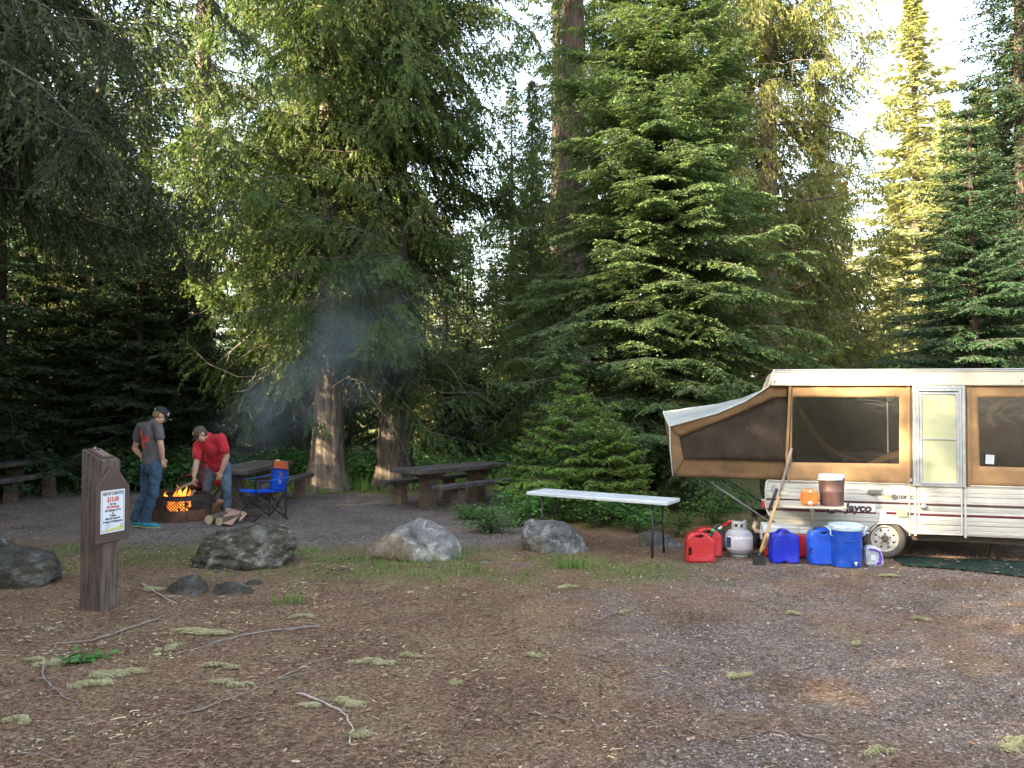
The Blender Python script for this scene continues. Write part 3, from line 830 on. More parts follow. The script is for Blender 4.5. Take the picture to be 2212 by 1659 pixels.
def strips(name, n, seed, ln, w, wt, mat_, ypow=1.6, y0=3.0, y1=14, x0=-9, x1=9, lift=0.006):
    xx, yy, rng = scatter(n, x0, x1, y0, y1, seed, ypow, wt)
    m_ = len(xx); a = rng.random(m_) * 6.28; L = ln[0] + (ln[1] - ln[0]) * rng.random(m_) ** 2; cv = rng.normal(0, 0.35, m_); W = w * (0.5 + rng.random(m_))
    base = gh(xx, yy) + lift * rng.random(m_) * 2 + 0.003
    rows = []
    for t in (-0.5, 0.0, 0.5):
        aa = a + cv * t
        cx = xx + np.cos(aa) * L * t; cy = yy + np.sin(aa) * L * t; cz = base + (0.25 - t * t) * L * 0.12 * rng.random(m_)
        px_, py_ = -np.sin(aa) * W / 2, np.cos(aa) * W / 2
        rows += [np.stack([cx - px_, cy - py_, cz], -1), np.stack([cx + px_, cy + py_, cz + W * 0.5], -1)]
    V_ = np.stack(rows, 1).reshape(-1, 3)
    o = (np.arange(m_) * 6)[:, None]
    F_ = np.concatenate([o + np.array([[0, 1, 3, 2]]), o + np.array([[2, 3, 5, 4]])])
    v = rng.random(m_)
    return tag(mesh_obj(name, np_mesh(name, V_, F_, fattr=np.concatenate([v, v])), mat_), kind='stuff')
tag(strips('needle_litter', 130000, 3, (0.015, 0.075), 0.0028, lambda x, y: 1 - 0.6 * weights(x, y)[0] - 0.6 * weights(x, y)[1], M_LIT), 'brown needle and twig litter over the forest floor', 'litter')
tag(strips('bark_chips', 16000, 4, (0.012, 0.045), 0.010, lambda x, y: 0.8 + 0 * x, M_LIT), 'bark chips and dry leaf bits on the ground', 'litter')

tag(strips('lichen_litter', 26000, 6, (0.015, 0.06), 0.005, lambda x, y: (fbm(x * 1.9, y * 1.9, 3, 55) > 0.60) * np.clip(1.1 - 0.35 * (x + 2), 0.05, 1) * (y < 10), M_FLI, lift=.01), 'wisps of pale lichen strewn over the needle litter', 'lichen')
tw0 = None; rgt = random.Random(21)
for i in range(60):
    px_, py_ = rgt.uniform(0, 2200), 1250 + 400 * rgt.random() ** .9; p = G(px_, py_)
    if px_ > 1100 and rgt.random() < .5: continue
    if i % 12 == 0 or tw0 is None:
        bm = bmesh.new(); pts = [Vector((0, 0, 0))]; d = 0.0
        for k in range(6): d += rgt.gauss(0, .25); pts.append(pts[-1] + Vector((math.cos(d) * .05, math.sin(d) * .05, rgt.gauss(0, .003))))
        tube(bm, pts, [.0042 - .0004 * k for k in range(7)], 5); tube(bm, [pts[3], pts[3] + Vector((.04, .035 * rgt.choice((-1, 1)), .008))], [.0028, .0012], 4)
        tw0 = o = bm_obj('twig', bm, M_TWG, smooth=True)
    else: o = tw0.copy(); COL.objects.link(o)
    s = rgt.uniform(.5, 1.5); o.location = (p.x, p.y, float(gh(p.x, p.y)) + .008); o.scale = (s, s, s); o.rotation_euler = (0, 0, rgt.uniform(0, 6.28)); tag(o, 'thin dry twig lying on the ground in the foreground', 'twig', 'thin twigs strewn over the ground')

def blades(name, n, seed, hgt, w, xx, yy, rng, mat_=None, lean=0.35):
    m_ = len(xx); a = rng.random(m_) * 6.28; H = hgt[0] + (hgt[1] - hgt[0]) * rng.random(m_) ** 1.5
    la = rng.random(m_) * 6.28; ll = lean * H * rng.random(m_); W = w * (0.6 + 0.8 * rng.random(m_)); b = gh(xx, yy)
    dx, dy = np.cos(a) * W / 2, np.sin(a) * W / 2
    rows = [(xx - dx, yy - dy, b - 0.005), (xx + dx, yy + dy, b - 0.005), (xx + np.cos(la) * ll * .35 + dx * .8, yy + np.sin(la) * ll * .35 + dy * .8, b + H * .6), (xx + np.cos(la) * ll * .35 - dx * .8, yy + np.sin(la) * ll * .35 - dy * .8, b + H * .6),
            (xx + np.cos(la) * ll + dx * .1, yy + np.sin(la) * ll + dy * .1, b + H), (xx + np.cos(la) * ll - dx * .1, yy + np.sin(la) * ll - dy * .1, b + H)]
    V_ = np.stack([np.stack(r, -1) for r in rows], 1).reshape(-1, 3)
    o = (np.arange(m_) * 6)[:, None]
    F_ = np.concatenate([o + np.array([[0, 1, 2, 3]]), o + np.array([[3, 2, 4, 5]])])
    v = rng.random(m_)
    return mesh_obj(name, np_mesh(name, V_, F_, fattr=np.concatenate([v, v])), mat_ or M_GRA)
rng = np.random.default_rng(77)
n = 70000
yy = 16.1 + 9 * rng.random(n) ** 1.3; xx = (-14 + 18 * rng.random(n))
k = rng.random(n) < weights(xx, yy)[2] * (0.25 + 0.75 * (fbm(xx * 0.9, yy * 0.9, 3, 5) > 0.5)) * np.clip((yy - 16.1 - 1.5 * fbm(xx, yy, 3, 8)) / 1.2, 0, 1); xx, yy = xx[k], yy[k]
tag(blades('grass', 0, 1, (0.06, 0.32), 0.016, xx, yy, rng), 'tall green grass and fern growth under the trees behind the tables', 'grass', kind='stuff')
n = 60000
yy = 7.2 + 4.2 * rng.random(n); xx = -7.5 + 10 * rng.random(n)
k = rng.random(n) < 0.55 * weights(xx, yy)[2] ** 2 * (fbm(xx * 1.6, yy * 1.6, 3, 15) > 0.49); xx, yy = xx[k], yy[k]
tag(blades('short_grass', 0, 1, (0.015, 0.075), 0.006, xx, yy, rng), 'sparse short grass between the boulders', 'grass', kind='stuff')
# tufts
def tuft(px, py, r, n, h, label):
    p = G(px, py); rg = np.random.default_rng(int(px))
    x_ = rg.normal(0, r, n); y_ = rg.normal(0, r * .7, n)
    o = blades('grass_tuft', 0, 1, (h * .3, h), 0.005, x_ + p.x, y_ + p.y, rg)
    tag(o, label, 'grass tuft')
tuft(1232, 1226, 0.11, 260, 0.17, 'bright green grass tuft in front of the right boulder')
tuft(930, 1212, 0.12, 90, 0.16, 'thin grass growing against the front of the pale middle boulder')
tuft(632, 1300, 0.07, 110, 0.12, 'small green tuft in the litter below the mossy boulder')
tuft(985, 1208, 0.06, 70, 0.18, 'grass tuft at the right end of the pale middle boulder')
tuft(560, 1170, 0.2, 120, 0.06, 'low weeds right behind the mossy boulder')

# leafy plants
def shrub(name, label, cat, loc, rad, hgt, n, seed, leaf=0.055, group=None, mat_=None, stems=14):
    rg = np.random.default_rng(seed)
    root = thing(name, label, cat, (loc[0], loc[1], 0), group=group)
    # stems arch outward, leaves sit along them
    K = 5; s = np.linspace(0, 1, K); a = rg.random(stems) * 6.28; L = rad * (0.4 + 0.7 * rg.random(stems)); Hh = hgt * (0.5 + 0.5 * rg.random(stems))
    P_ = np.stack([np.cos(a)[:, None] * L[:, None] * s ** 1.3, np.sin(a)[:, None] * L[:, None] * s ** 1.3, Hh[:, None] * (1 - (1 - s) ** 1.6) - 0.03], -1)
    v_, f_ = tube_polys(P_, np.tile(np.linspace(0.005, 0.0015, K), (stems, 1)), 3)
    mesh_obj('stems', np_mesh('stems', v_, f_), M_LIMB, root)
    b = rg.integers(0, stems, n); t = 0.15 + 0.85 * rg.random(n) ** 0.7; kk = np.clip((t * 4).astype(int), 0, 3); fr = (t * 4 - kk)[:, None]
    c = P_[b, kk] * (1 - fr) + P_[b, kk + 1] * fr + rg.normal(0, rad * 0.13, (n, 3)) * np.array([1, 1, 0.8])
    c[:, 2] = np.maximum(c[:, 2], 0.02)
    d = nrm(np.stack([np.cos(a)[b], np.sin(a)[b], np.zeros(n)], -1) + rg.normal(0, 0.8, (n, 3)) * np.array([1, 1, .35]))
    nn = nrm(UPV + rg.normal(0, 0.45, (n, 3)))
    V_, F_ = leaf_quads(c, d, nn, leaf * (0.6 + 0.7 * rg.random(n)), leaf * 0.62 * (0.7 + 0.5 * rg.random(n)))
    mesh_obj('leaves', np_mesh('leaves', V_, F_, fattr=rg.random(n)), mat_ or M_LEAF, root)
    return root
for i, (px, py, r_, h_, n_, lb) in enumerate(((1065, 1150, 0.42, 0.38, 900, 'low leafy shrub at the left edge of the thicket below the young firs'),
        (1125, 1135, 0.55, 0.55, 1300, 'leafy shrub left of the white folding table, behind the right boulder'),
        (1200, 1128, 0.5, 0.6, 1200, 'leafy shrub under the left half of the white folding table'),
        (1290, 1140, 0.5, 0.55, 1100, 'leafy shrub behind the middle of the white folding table'),
        (1375, 1150, 0.45, 0.5, 900, 'dark leafy shrub behind the right end of the white folding table'),
        (1020, 1120, 0.35, 0.22, 500, 'low weeds beside the right bench of the middle picnic table'),
        (1462, 1160, 0.32, 0.42, 420, 'sprig of broad leaves above the low rock left of the red fuel cans'),
        (1545, 1130, 0.6, 0.5, 900, 'dark undergrowth behind the red fuel cans'))):
    p = G(px, py); shrub('leafy_shrub', lb, 'shrub', (p.x, p.y), r_, h_, n_, 300 + i)
FG = 'green understory plant under the trees behind the picnic tables'
rr = random.Random(3); sh0 = None
for i in range(46):
    px = rr.uniform(-60, 1300); Y_ = rr.uniform(17.6, 22.5); X_, _ = XY(px, Y_)
    if abs(px - 708) < 70 or abs(px - 850) < 60: Y_ += 1.6; X_, _ = XY(px, Y_)
    if sh0 is None or i == 1:
        nw = shrub('fern_clump', FG, 'plant', (X_, Y_), 0.7, 0.6, 900, 400 + i, 0.09, 'understory plants behind the tables', stems=20)
        if sh0 is None: sh0 = nw
    else:
        o = copy_tree(sh0); o.location = (X_, Y_, float(gh(X_, Y_))); s = rr.uniform(0.7, 1.5); o.scale = (s, s, s * rr.uniform(.7, 1.1)); o.rotation_euler = (0, 0, rr.uniform(0, 6))
for px, py, s, lb in ((188, 1425, 0.17, 'broad-leaved green weed in the litter in front of the signpost'), (240, 1370 - 215, 0.16, 'small leafy weed right behind the signpost')):
    p = G(px, py); shrub('leafy_weed', lb, 'weed', (p.x, p.y), s, s * 0.55, 60, int(px), 0.07, stems=9)

# ---------------------------------------------------------------- sticks and fallen lichen
def stick(pts, r0, label, mt=None, side=0):
    bm = bmesh.new(); P_ = []
    for i, (px, py) in enumerate(pts):
        p = G(px, py); p.z = float(gh(p.x, p.y)) + 0.004 + r0; P_.append(p)
    rg = random.Random(int(pts[0][0])); Q = [P_[0]]
    for a, b in zip(P_, P_[1:]):
        for k in range(1, 5):
            q = a.lerp(b, k / 4); q += Vector((rg.gauss(0, r0 * 0.8), rg.gauss(0, r0 * 0.8), abs(rg.gauss(0, r0 * .4)))); Q.append(q)
    n = len(Q); tube(bm, Q, [r0 * (1 - 0.65 * i / n) for i in range(n)], 6)
    for k in range(side):
        i = rg.randrange(1, n - 1); d = (Q[i + 1] - Q[i]).normalized(); s = Vector((-d.y, d.x, 0.1)) * rg.choice((-1, 1))
        L = rg.uniform(0.05, 0.16); tube(bm, [Q[i], Q[i] + (d + s) * L * .5, Q[i] + (d * 1.3 + s * .8) * L], [r0 * .4, r0 * .3, r0 * .15], 5)
    o = bm_obj('fallen_stick', bm, mt or M_STK, smooth=True); tag(o, label, 'stick'); return o
M_STK = PM('weathered_stick', (0.26, 0.22, 0.19), 0.85, (0.12, 0.09, 0.07), scale=22, bump=0.3)
M_STKP = PM('pale_stick', (0.50, 0.44, 0.40), 0.8, (0.33, 0.27, 0.23), scale=22, bump=0.3)
stick([(306, 1262), (340, 1285), (383, 1310)], 0.009, 'short pale straight stick on the needles right of the signpost', M_STKP, 1)
stick([(690, 1357), (600, 1362), (520, 1375), (440, 1400), (360, 1425)], 0.010, 'long lichen-crusted stick below the pale yellow lichen', None, 5)
stick([(345, 1342), (280, 1362), (200, 1388), (100, 1400)], 0.010, 'thin dark stick crossing the litter just in front of the signpost', None, 4)
stick([(90, 1440), (100, 1475), (130, 1500), (172, 1532)], 0.0095, 'crooked grey stick at the lower left', None, 1)
stick([(640, 1498), (700, 1520), (740, 1545), (762, 1580), (752, 1612)], 0.008, 'curved whitish stick lying over lichen at the bottom middle', M_STKP, 1)
stick([(380, 1545), (440, 1530), (520, 1500), (600, 1470), (720, 1440)], 0.006, 'thin curved twig across the lower left ground', None, 3)
stick([(600, 1468), (680, 1430), (760, 1410)], 0.006, 'thin dark twig in the litter left of the picture centre', None, 1)
stick([(20, 1632), (80, 1630), (130, 1650)], 0.006, 'thin twig at the bottom left corner')
stick([(1140, 1640 - 95), (1180, 1550), (1230, 1562)], 0.008, 'short brown stick in the gravel at the bottom centre')
stick([(780, 1368), (800, 1385), (815, 1392)], 0.006, 'forked dark twig near the picture centre', None, 3)
stick([(1445, 1480), (1500, 1492), (1530, 1500)], 0.005, 'slim pale twig lying on the gravel')
stick([(1290, 1340), (1320, 1330), (1340, 1322)], 0.006, 'curved twig on the gravel in front of the folding table', None, 1)
stick([(1660, 1335), (1666, 1318), (1668, 1305)], 0.005, 'small bent twig standing out of the gravel in front of the coolers')
stick([(1720, 1590), (1760, 1602), (1800, 1612)], 0.008, 'dark stick piece on the gravel at the lower right')

def lichen(px, py, w, d, seed, label, group=None):
    """a fallen tuft: a mat of fine curled strands"""
    p = G(px, py); rg = np.random.default_rng(seed); n = int(250 * min(1.6, max(0.35, w / 0.2)))
    K = 6; nc = 5 + int(w * 20); tc_ = rg.uniform(-.5, .5, nc); cc_ = np.stack([tc_ * w, (np.sin(tc_ * 5 + seed) * .35 + rg.normal(0, .12, nc)) * d * 1.3], -1); wi = rg.integers(0, nc, n); sp_ = 0.25 + 0.9 * rg.random(nc) ** 2
    st = cc_[wi] + np.stack([rg.normal(0, w * .10, n), rg.normal(0, d * .13, n)], -1) * sp_[wi][:, None]
    a = rg.normal(0.2 * math.sin(seed), 0.9, n); P_ = np.zeros((n, K, 3)); cur = st.copy(); 
    for k in range(K):
        P_[:, k, 0] = cur[:, 0]; P_[:, k, 1] = cur[:, 1]; P_[:, k, 2] = 0.004 + 0.024 * rg.random(n) * (1 if 0 < k < K - 1 else .3) + 0.02 * np.exp(-(cur[:, 0] / (w * .3)) ** 2 - (cur[:, 1] / (d * .3)) ** 2) * rg.random(n)
        cur += np.stack([np.cos(a), np.sin(a) * d / w], -1) * (w * 0.07); a += rg.normal(0, 0.6, n)
    rad = np.tile(np.linspace(0.0022, 0.001, K), (n, 1))
    V_, F_ = tube_polys(P_, rad, 3)
    z = float(gh(p.x, p.y)); V_ = V_ + np.array([0, 0, 0])
    o = mesh_obj('fallen_lichen', np_mesh('fallen_lichen', V_, F_, fattr=np.repeat(rg.random(n), 15)[:len(F_)]), M_FLI)
    o.location = (p.x, p.y, z); tag(o, label, 'lichen', group); return o
for i, (px, py, w, d, lb) in enumerate(((415, 1368, 0.44, 0.09, 'long yellow-green lichen mat right of the signpost base'),
        (95, 1432, 0.26, 0.12, 'pale lichen tuft left of the broad-leaved weed'), (245, 1458, 0.26, 0.13, 'bright lichen tuft right below the broad-leaved weed'),
        (185, 1483, 0.20, 0.10, 'round pale lichen tuft below the weed'), (712, 1522, 0.26, 0.10, 'lichen tuft pinned under the curved whitish stick'),
        (795, 1430, 0.24, 0.08, 'slanting lichen strand left of the picture centre'), (878, 1418, 0.13, 0.06, 'short lichen wisp right of the slanting strand'),
        (500, 1475, 0.24, 0.07, 'thin lichen wisp in the lower left litter'), (1590, 1467, 0.14, 0.07, 'pale lichen tuft on the gravel in front of the blue jugs'),
        (2185, 1612, 0.20, 0.12, 'lichen tuft at the bottom right corner'), (1225, 1270, 0.16, 0.08, 'pale wisp of lichen in front of the right boulder'),
        (30, 1560, 0.13, 0.08, 'lichen tuft at the lower left edge'), (470, 1440, 0.2, 0.06, 'faint lichen wisp below the long stick'),
        (330, 1275, 0.22, 0.08, 'lichen strand beside the short pale stick'), (770, 1590, 0.12, 0.07, 'small lichen tuft at the lower end of the whitish stick'),
        (355, 1405, 0.10, 0.16, 'upright patch of brownish lichen below the long mat'), (1350, 1325, 0.09, 0.05, 'small lichen dot on the gravel beside a curved twig'),
        (1710, 1330, 0.10, 0.05, 'small lichen wisp on the gravel below the round blue cooler'), (1985, 1340, 0.12, 0.05, 'small lichen wisp on the gravel below the green mat'),
        (1150, 1420, 0.10, 0.05, 'yellowish lichen speck at the picture centre'), (985, 1478, 0.08, 0.06, 'small lichen tuft between litter and gravel'),
        (1850, 1395, 0.08, 0.05, 'lichen speck on the gravel at the right'), (1890, 1630, 0.12, 0.06, 'lichen tuft near the bottom edge at the right'),
        (650, 1333, 0.14, 0.06, 'lichen wisp at the thin end of the long stick'), (1920, 1247, 0.2, 0.06, 'lichen on the gravel by the corner of the green mat'))):
    lichen(px, py, w, d, 500 + i, lb)
# ================================================================ camper trailer
# side plane measured from the photo: ground trace from A to B
TA = Vector((3.035, 9.806, 0)); TYAW = math.atan2(-0.688, 2.599)
trailer = thing('camper_trailer', 'cream and tan pop-up camper trailer with its left bunk end folded out', 'camper trailer', TA, (0, R(0.40), TYAW))
bpy.context.view_layer.update()
TM = Matrix.Translation(TA) @ Euler((0, R(0.40), TYAW)).to_matrix().to_4x4()
TI = TM.inverted()
def T(px, py, v=0.0):
    o = TI @ EYE; d = TI.to_3x3() @ ray(px, py)
    p = o + d * ((v - o.y) / d.y)
    return (p.x, p.z)
def t1(x, y, v=0.0): return T((2560 + x / 1.5027) / 1.8228, (1400 + y / 1.5027) / 1.8228, v)
def t8(x, y, v=0.0): return T((3000 + x / 3.6867) / 1.8228, (1850 + y / 3.6867) / 1.8228, v)
def t4(x, y, v=0.0): return T((3500 + x / 1.951) / 1.8228, (1450 + y / 1.951) / 1.8228, v)
UR = 3.35            # right end of the box, past the edge of the picture
WID = 2.05           # width of the trailer

# siding: white aluminium with pressed ribs, two maroon bands and thin pin stripes by height
def siding_mat():
    m, nt, out = new_mat('white_aluminium_siding')
    co = N(nt, 'ShaderNodeTexCoord').outputs['Object']
    sp = N(nt, 'ShaderNodeSeparateXYZ'); nt.links.new(co, sp.inputs[0]); z = sp.outputs['Z']
    dn = noise_tex(nt, 3.0, 6, 0.7, co, stretch=(0.35, 1, 2.5)); dn2 = noise_tex(nt, 20, 4, 0.7, co, stretch=(0.3, 1, 1))
    c = ramp(nt, dn, [(0.35, (0.36, 0.345, 0.305)), (0.6, (0.51, 0.50, 0.46))])
    def band(z0, z1, col, c):
        a = math_(nt, 'GREATER_THAN', z, z0); b = math_(nt, 'LESS_THAN', z, z1)
        return mixc(nt, math_(nt, 'MULTIPLY', a, b), c, col)
    s1 = [t1(1450, y_)[1] for y_ in (880, 868)]; s2 = [t1(1450, y_)[1] for y_ in (942, 927)]
    c = band(s1[0], s1[1], (0.045, 0.018, 0.02), c)
    c = band(s1[1], s1[1] + 0.010, (0.42, 0.32, 0.31), c)
    c = band(s2[0], s2[1], (0.13, 0.025, 0.04), c)
    for y_ in (898, 905, 912): 
        zz = t1(1450, y_)[1]; c = band(zz - 0.0022, zz + 0.0022, (0.2, 0.22, 0.21), c)
    # grime towards the skirt, ragged
    r_ = N(nt, 'ShaderNodeMapRange'); nt.links.new(math_(nt, 'MULTIPLY_ADD', dn, -0.28, z), r_.inputs[0]); r_.inputs[1].default_value = 0.12; r_.inputs[2].default_value = 0.36; r_.inputs[3].default_value = 0.55; r_.inputs[4].default_value = 0.0
    c = mixc(nt, r_.outputs[0], c, (0.26, 0.23, 0.185))
    # ribs
    pp = math_(nt, 'PINGPONG', z, 0.026)
    h = math_(nt, 'MULTIPLY', math_(nt, 'MINIMUM', pp, 0.006), 160)
    pl = math_(nt, 'PINGPONG', z, 0.0525)
    h2 = math_(nt, 'MULTIPLY', math_(nt, 'MINIMUM', pl, 0.012), 90)
    hh = math_(nt, 'ADD', math_(nt, 'ADD', h, h2), math_(nt, 'MULTIPLY', dn2, 0.35))
    principled(nt, out, c, 0.42, 0.0, hh, 0.75, 0.006, 0.5)
    return m
M_SIDE = siding_mat()
M_ROOF = PM('cream_roof_paint', (0.50, 0.475, 0.40), 0.4, (0.42, 0.395, 0.32), scale=3, bump=0.05, dirt=(0.35, 0.30, 0.22), dirt_amt=0.3)
M_ALU = PM('dull_aluminium', (0.40, 0.42, 0.44), 0.42, (0.30, 0.32, 0.34), scale=12, bump=0.05, metal=0.6)
M_WTRIM = PM('white_trim_metal', (0.54, 0.53, 0.50), 0.45, (0.42, 0.40, 0.36), scale=10, bump=0.1, dirt=(0.3, 0.26, 0.2), dirt_amt=0.4, dirt_scale=9)
def canvas_mat(name, c1, c2, dirt, wr=0.6):
    m, nt, out = new_mat(name)
    f = noise_tex(nt, 2.5, 6, 0.65); f2 = noise_tex(nt, 14, 3, 0.6, stretch=(1, 1, 0.35)); wv = noise_tex(nt, 420, 1)
    c = ramp(nt, f, [(0.36, c2), (0.6, c1)])
    g_ = noise_tex(nt, 1.7, 6, 0.7); r_ = N(nt, 'ShaderNodeMapRange'); nt.links.new(g_, r_.inputs[0]); r_.inputs[1].default_value = .52; r_.inputs[2].default_value = .75; r_.inputs[4].default_value = 0.55
    c = mixc(nt, r_.outputs[0], c, dirt)
    h = math_(nt, 'ADD', math_(nt, 'MULTIPLY', f2, 1.0), math_(nt, 'MULTIPLY', wv, 0.04))
    p = principled(nt, None, c, 0.85, 0, h, wr, 0.012, 0.2)
    t = N(nt, 'ShaderNodeBsdfTranslucent'); nt.links.new(c, t.inputs['Color'])
    mx = N(nt, 'ShaderNodeMixShader'); mx.inputs[0].default_value = 0.08
    nt.links.new(p.outputs[0], mx.inputs[1]); nt.links.new(t.outputs[0], mx.inputs[2]); nt.links.new(mx.outputs[0], out.inputs['Surface'])
    return m
M_TAN = canvas_mat('tan_canvas', (0.30, 0.187, 0.096), (0.235, 0.145, 0.075), (0.13, 0.095, 0.062))
M_TAND = canvas_mat('tan_canvas_strap', (0.36, 0.22, 0.12), (0.28, 0.17, 0.09), (0.2, 0.13, 0.08))
M_WCAN = canvas_mat('white_vinyl_canvas', (0.54, 0.58, 0.57), (0.46, 0.50, 0.49), (0.42, 0.44, 0.40), 0.3)
M_MESH = canvas_mat('brown_screen_cloth', (0.10, 0.076, 0.056), (0.06, 0.046, 0.037), (0.12, 0.095, 0.075), 0.9)
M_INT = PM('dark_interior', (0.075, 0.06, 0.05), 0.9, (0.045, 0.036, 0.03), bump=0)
M_CREAM = PM('cream_door_panel', (0.33, 0.35, 0.22), 0.28, (0.30, 0.32, 0.20), scale=2, bump=0.03, bscale=2)
M_RUB = PM('tyre_rubber', (0.045, 0.043, 0.04), 0.85, (0.10, 0.085, 0.07), scale=6, bump=0.2, bscale=60)
M_RIM = PM('painted_wheel_steel', (0.55, 0.54, 0.50), 0.45, (0.42, 0.39, 0.33), scale=14, bump=0.1, dirt=(0.2, 0.14, 0.09), dirt_amt=0.5, dirt_scale=12)
M_RUSTD = PM('brown_frame_steel', (0.10, 0.075, 0.06), 0.8, (0.06, 0.04, 0.032), scale=18, bump=0.3)
M_BLK = PM('black_plastic', (0.02, 0.02, 0.02), 0.5, (0.03, 0.03, 0.03), bump=0.05)
M_RED = PM('red_lens', (0.38, 0.03, 0.03), 0.25, (0.30, 0.02, 0.02), bump=0.05)
M_MAROON = PM('dark_maroon_decal', (0.05, 0.015, 0.02), 0.4, bump=0)
M_WDEC = PM('white_decal', (0.74, 0.72, 0.70), 0.4, bump=0)
M_BEIGE = PM('beige_plastic', (0.58, 0.50, 0.28), 0.4, (0.52, 0.45, 0.26), bump=0.02)
M_GLASSY, nt, out = new_mat('clear_vinyl_window')
tr = N(nt, 'ShaderNodeBsdfTransparent'); tr.inputs[0].default_value = (0.72, 0.72, 0.72, 1)
gl = N(nt, 'ShaderNodeBsdfGlossy'); gl.inputs['Roughness'].default_value = 0.12; gl.inputs[0].default_value = (0.8, 0.85, 0.9, 1)
bp = N(nt, 'ShaderNodeBump'); bp.inputs['Strength'].default_value = 0.12; bp.inputs['Distance'].default_value = 0.02
nt.links.new(noise_tex(nt, 3.5, 3, 0.6, dist=1.0), bp.inputs['Height']); nt.links.new(bp.outputs[0], gl.inputs['Normal'])
mx = N(nt, 'ShaderNodeMixShader'); mx.inputs[0].default_value = 0.06
nt.links.new(tr.outputs[0], mx.inputs[1]); nt.links.new(gl.outputs[0], mx.inputs[2]); nt.links.new(mx.outputs[0], out.inputs['Surface'])

# ---- lower body: profile with the wheel arch, extruded across
b_top = t1(690, 738)[1]
arch = [t8(1560, 905), t8(1690, 775), t8(1930, 768), t8(2010, 790), t8(2150, 928)]
zb_l = t8(290, 855)[1]; zb_r = t8(2200, 930)[1]
tl = t1(690, 738); 
prof = [(t1(697, 738)[0], b_top), (t1(686, 752)[0], t1(686, 752)[1]), (t1(682, 800)[0], t1(682, 800)[1]), (t1(682, 880)[0], t1(682, 880)[1]), (t1(690, 915)[0], t1(690, 915)[1]), (t1(705, 945)[0], t1(705, 945)[1]),
        t1(782, 1018), (arch[0][0], zb_l - 0.01)]
prof += [arch[0], arch[1], arch[2], arch[3], arch[4], (arch[4][0] + 0.02, zb_r)]
d0 = t1(1560, 780)[0]; d1 = t1(1865, 780)[0]          # door opening left and right
prof += [(UR, zb_r), (UR, b_top)]
bm = bmesh.new(); prism(bm, prof, 0.0, WID)
body = bm_obj('body', bm, M_SIDE, trailer)
# edge trim round the rear corner
bm = bmesh.new(); e = [(p[0], -0.004, p[1]) for p in prof[:8]]
tube(bm, e, 0.010, 6)
e = [(p[0], -0.004, p[1]) for p in arch]; tube(bm, e, 0.010, 6)
tube(bm, [(prof[0][0], -0.004, b_top), (d0 - .01, -0.004, b_top)], 0.008, 6); tube(bm, [(d1 + .03, -0.004, b_top), (UR, -0.004, b_top)], 0.008, 6)
bm_obj('edge_trim', bm, M_WTRIM, trailer, smooth=True)
# wheel well lining (dark)
bm = bmesh.new(); prism(bm, [(arch[0][0] + .01, zb_l - .02), (arch[1][0], arch[1][1] - .006), (arch[3][0] - .02, arch[2][1] - .006), (arch[4][0] - .01, zb_r - .02)], 0.32, 0.34)
bm_obj('wheel_well', bm, M_INT, trailer)
# ---- vertical trims beside the door
bm = bmesh.new()
for u, w_ in ((d0 + 0.012, 0.022), (d1 - 0.004, 0.024), (t1(1545, 900)[0] - 0.02, 0.012)):
    box(bm, (u, -0.006, (b_top + zb_r) / 2 - 0.01), (w_, 0.014, b_top - zb_r + 0.02), bev=0.003)
bm_obj('corner_trim', bm, M_WTRIM, trailer)
# ---- lower door
dx0, dx1 = t4(222, 1000)[0], t4(558, 1000)[0]; dz0, dz1 = t4(400, 1275)[1], t4(400, 905)[1]
door = None
bm = bmesh.new(); box(bm, ((dx0 + dx1) / 2, -0.012, (dz0 + dz1) / 2), (dx1 - dx0, 0.02, dz1 - dz0 - 0.01), bev=0.003)
door = bm_obj('door', bm, M_SIDE, trailer)
bm = bmesh.new()
for u in (dx0 + .004, dx1 - .004): box(bm, (u, -0.018, (dz0 + dz1) / 2), (0.016, 0.022, dz1 - dz0), bev=0.003)
for z_ in (dz0 + .004, dz1 - .006): box(bm, ((dx0 + dx1) / 2, -0.017, z_), (dx1 - dx0 - .018, 0.02, 0.016), bev=0.003)
bm_obj('door_frame', bm, M_WTRIM, door)
hu, hz = t4(264, 1062)
bm = bmesh.new(); lathe(bm, [(0.0, 0), (0.036, 0.0), (0.036, 0.008), (0.03, 0.014), (0.022, 0.016), (0.02, 0.04), (0.015, 0.046), (0.0, 0.046)], 20, Matrix.Translation((hu, -0.023, hz)) @ Matrix.Rotation(PI / 2, 4, 'X'), cap=False)
bm_obj('handle', bm, M_ALU, door, smooth=True)
# ---- upper screen door: aluminium frames with two cream panels
def rect_frame(bm, a, b, z0, z1, w_, y, dep, bev=0.003, wt=None):
    wt = wt or w_
    box(bm, (a + w_ / 2, y, (z0 + z1) / 2), (w_, dep, z1 - z0), bev=bev)
    box(bm, (b - w_ / 2, y, (z0 + z1) / 2), (w_, dep, z1 - z0), bev=bev)
    box(bm, ((a + b) / 2, y + 0.001, z1 - wt / 2), (b - a - 2 * w_ + .004, dep, wt), bev=bev)
    box(bm, ((a + b) / 2, y + 0.001, z0 + wt / 2), (b - a - 2 * w_ + .004, dep, wt), bev=bev)
r_bot = t1(700, 178)[1]; r_top = t1(735, 80)[1]
o0, o1 = t4(178, 500)[0], t4(580, 500)[0]; oz0, oz1 = t4(400, 900)[1], r_bot - 0.002
bm = bmesh.new(); rect_frame(bm, o0, o1, oz0 - 0.01, oz1, 0.034, -0.02, 0.06)
rect_frame(bm, o0 + 0.036, o1 - 0.036, oz0 + 0.012, oz1 - 0.034, 0.03, -0.034, 0.03)
updoor = bm_obj('screen_door', bm, M_ALU, trailer)
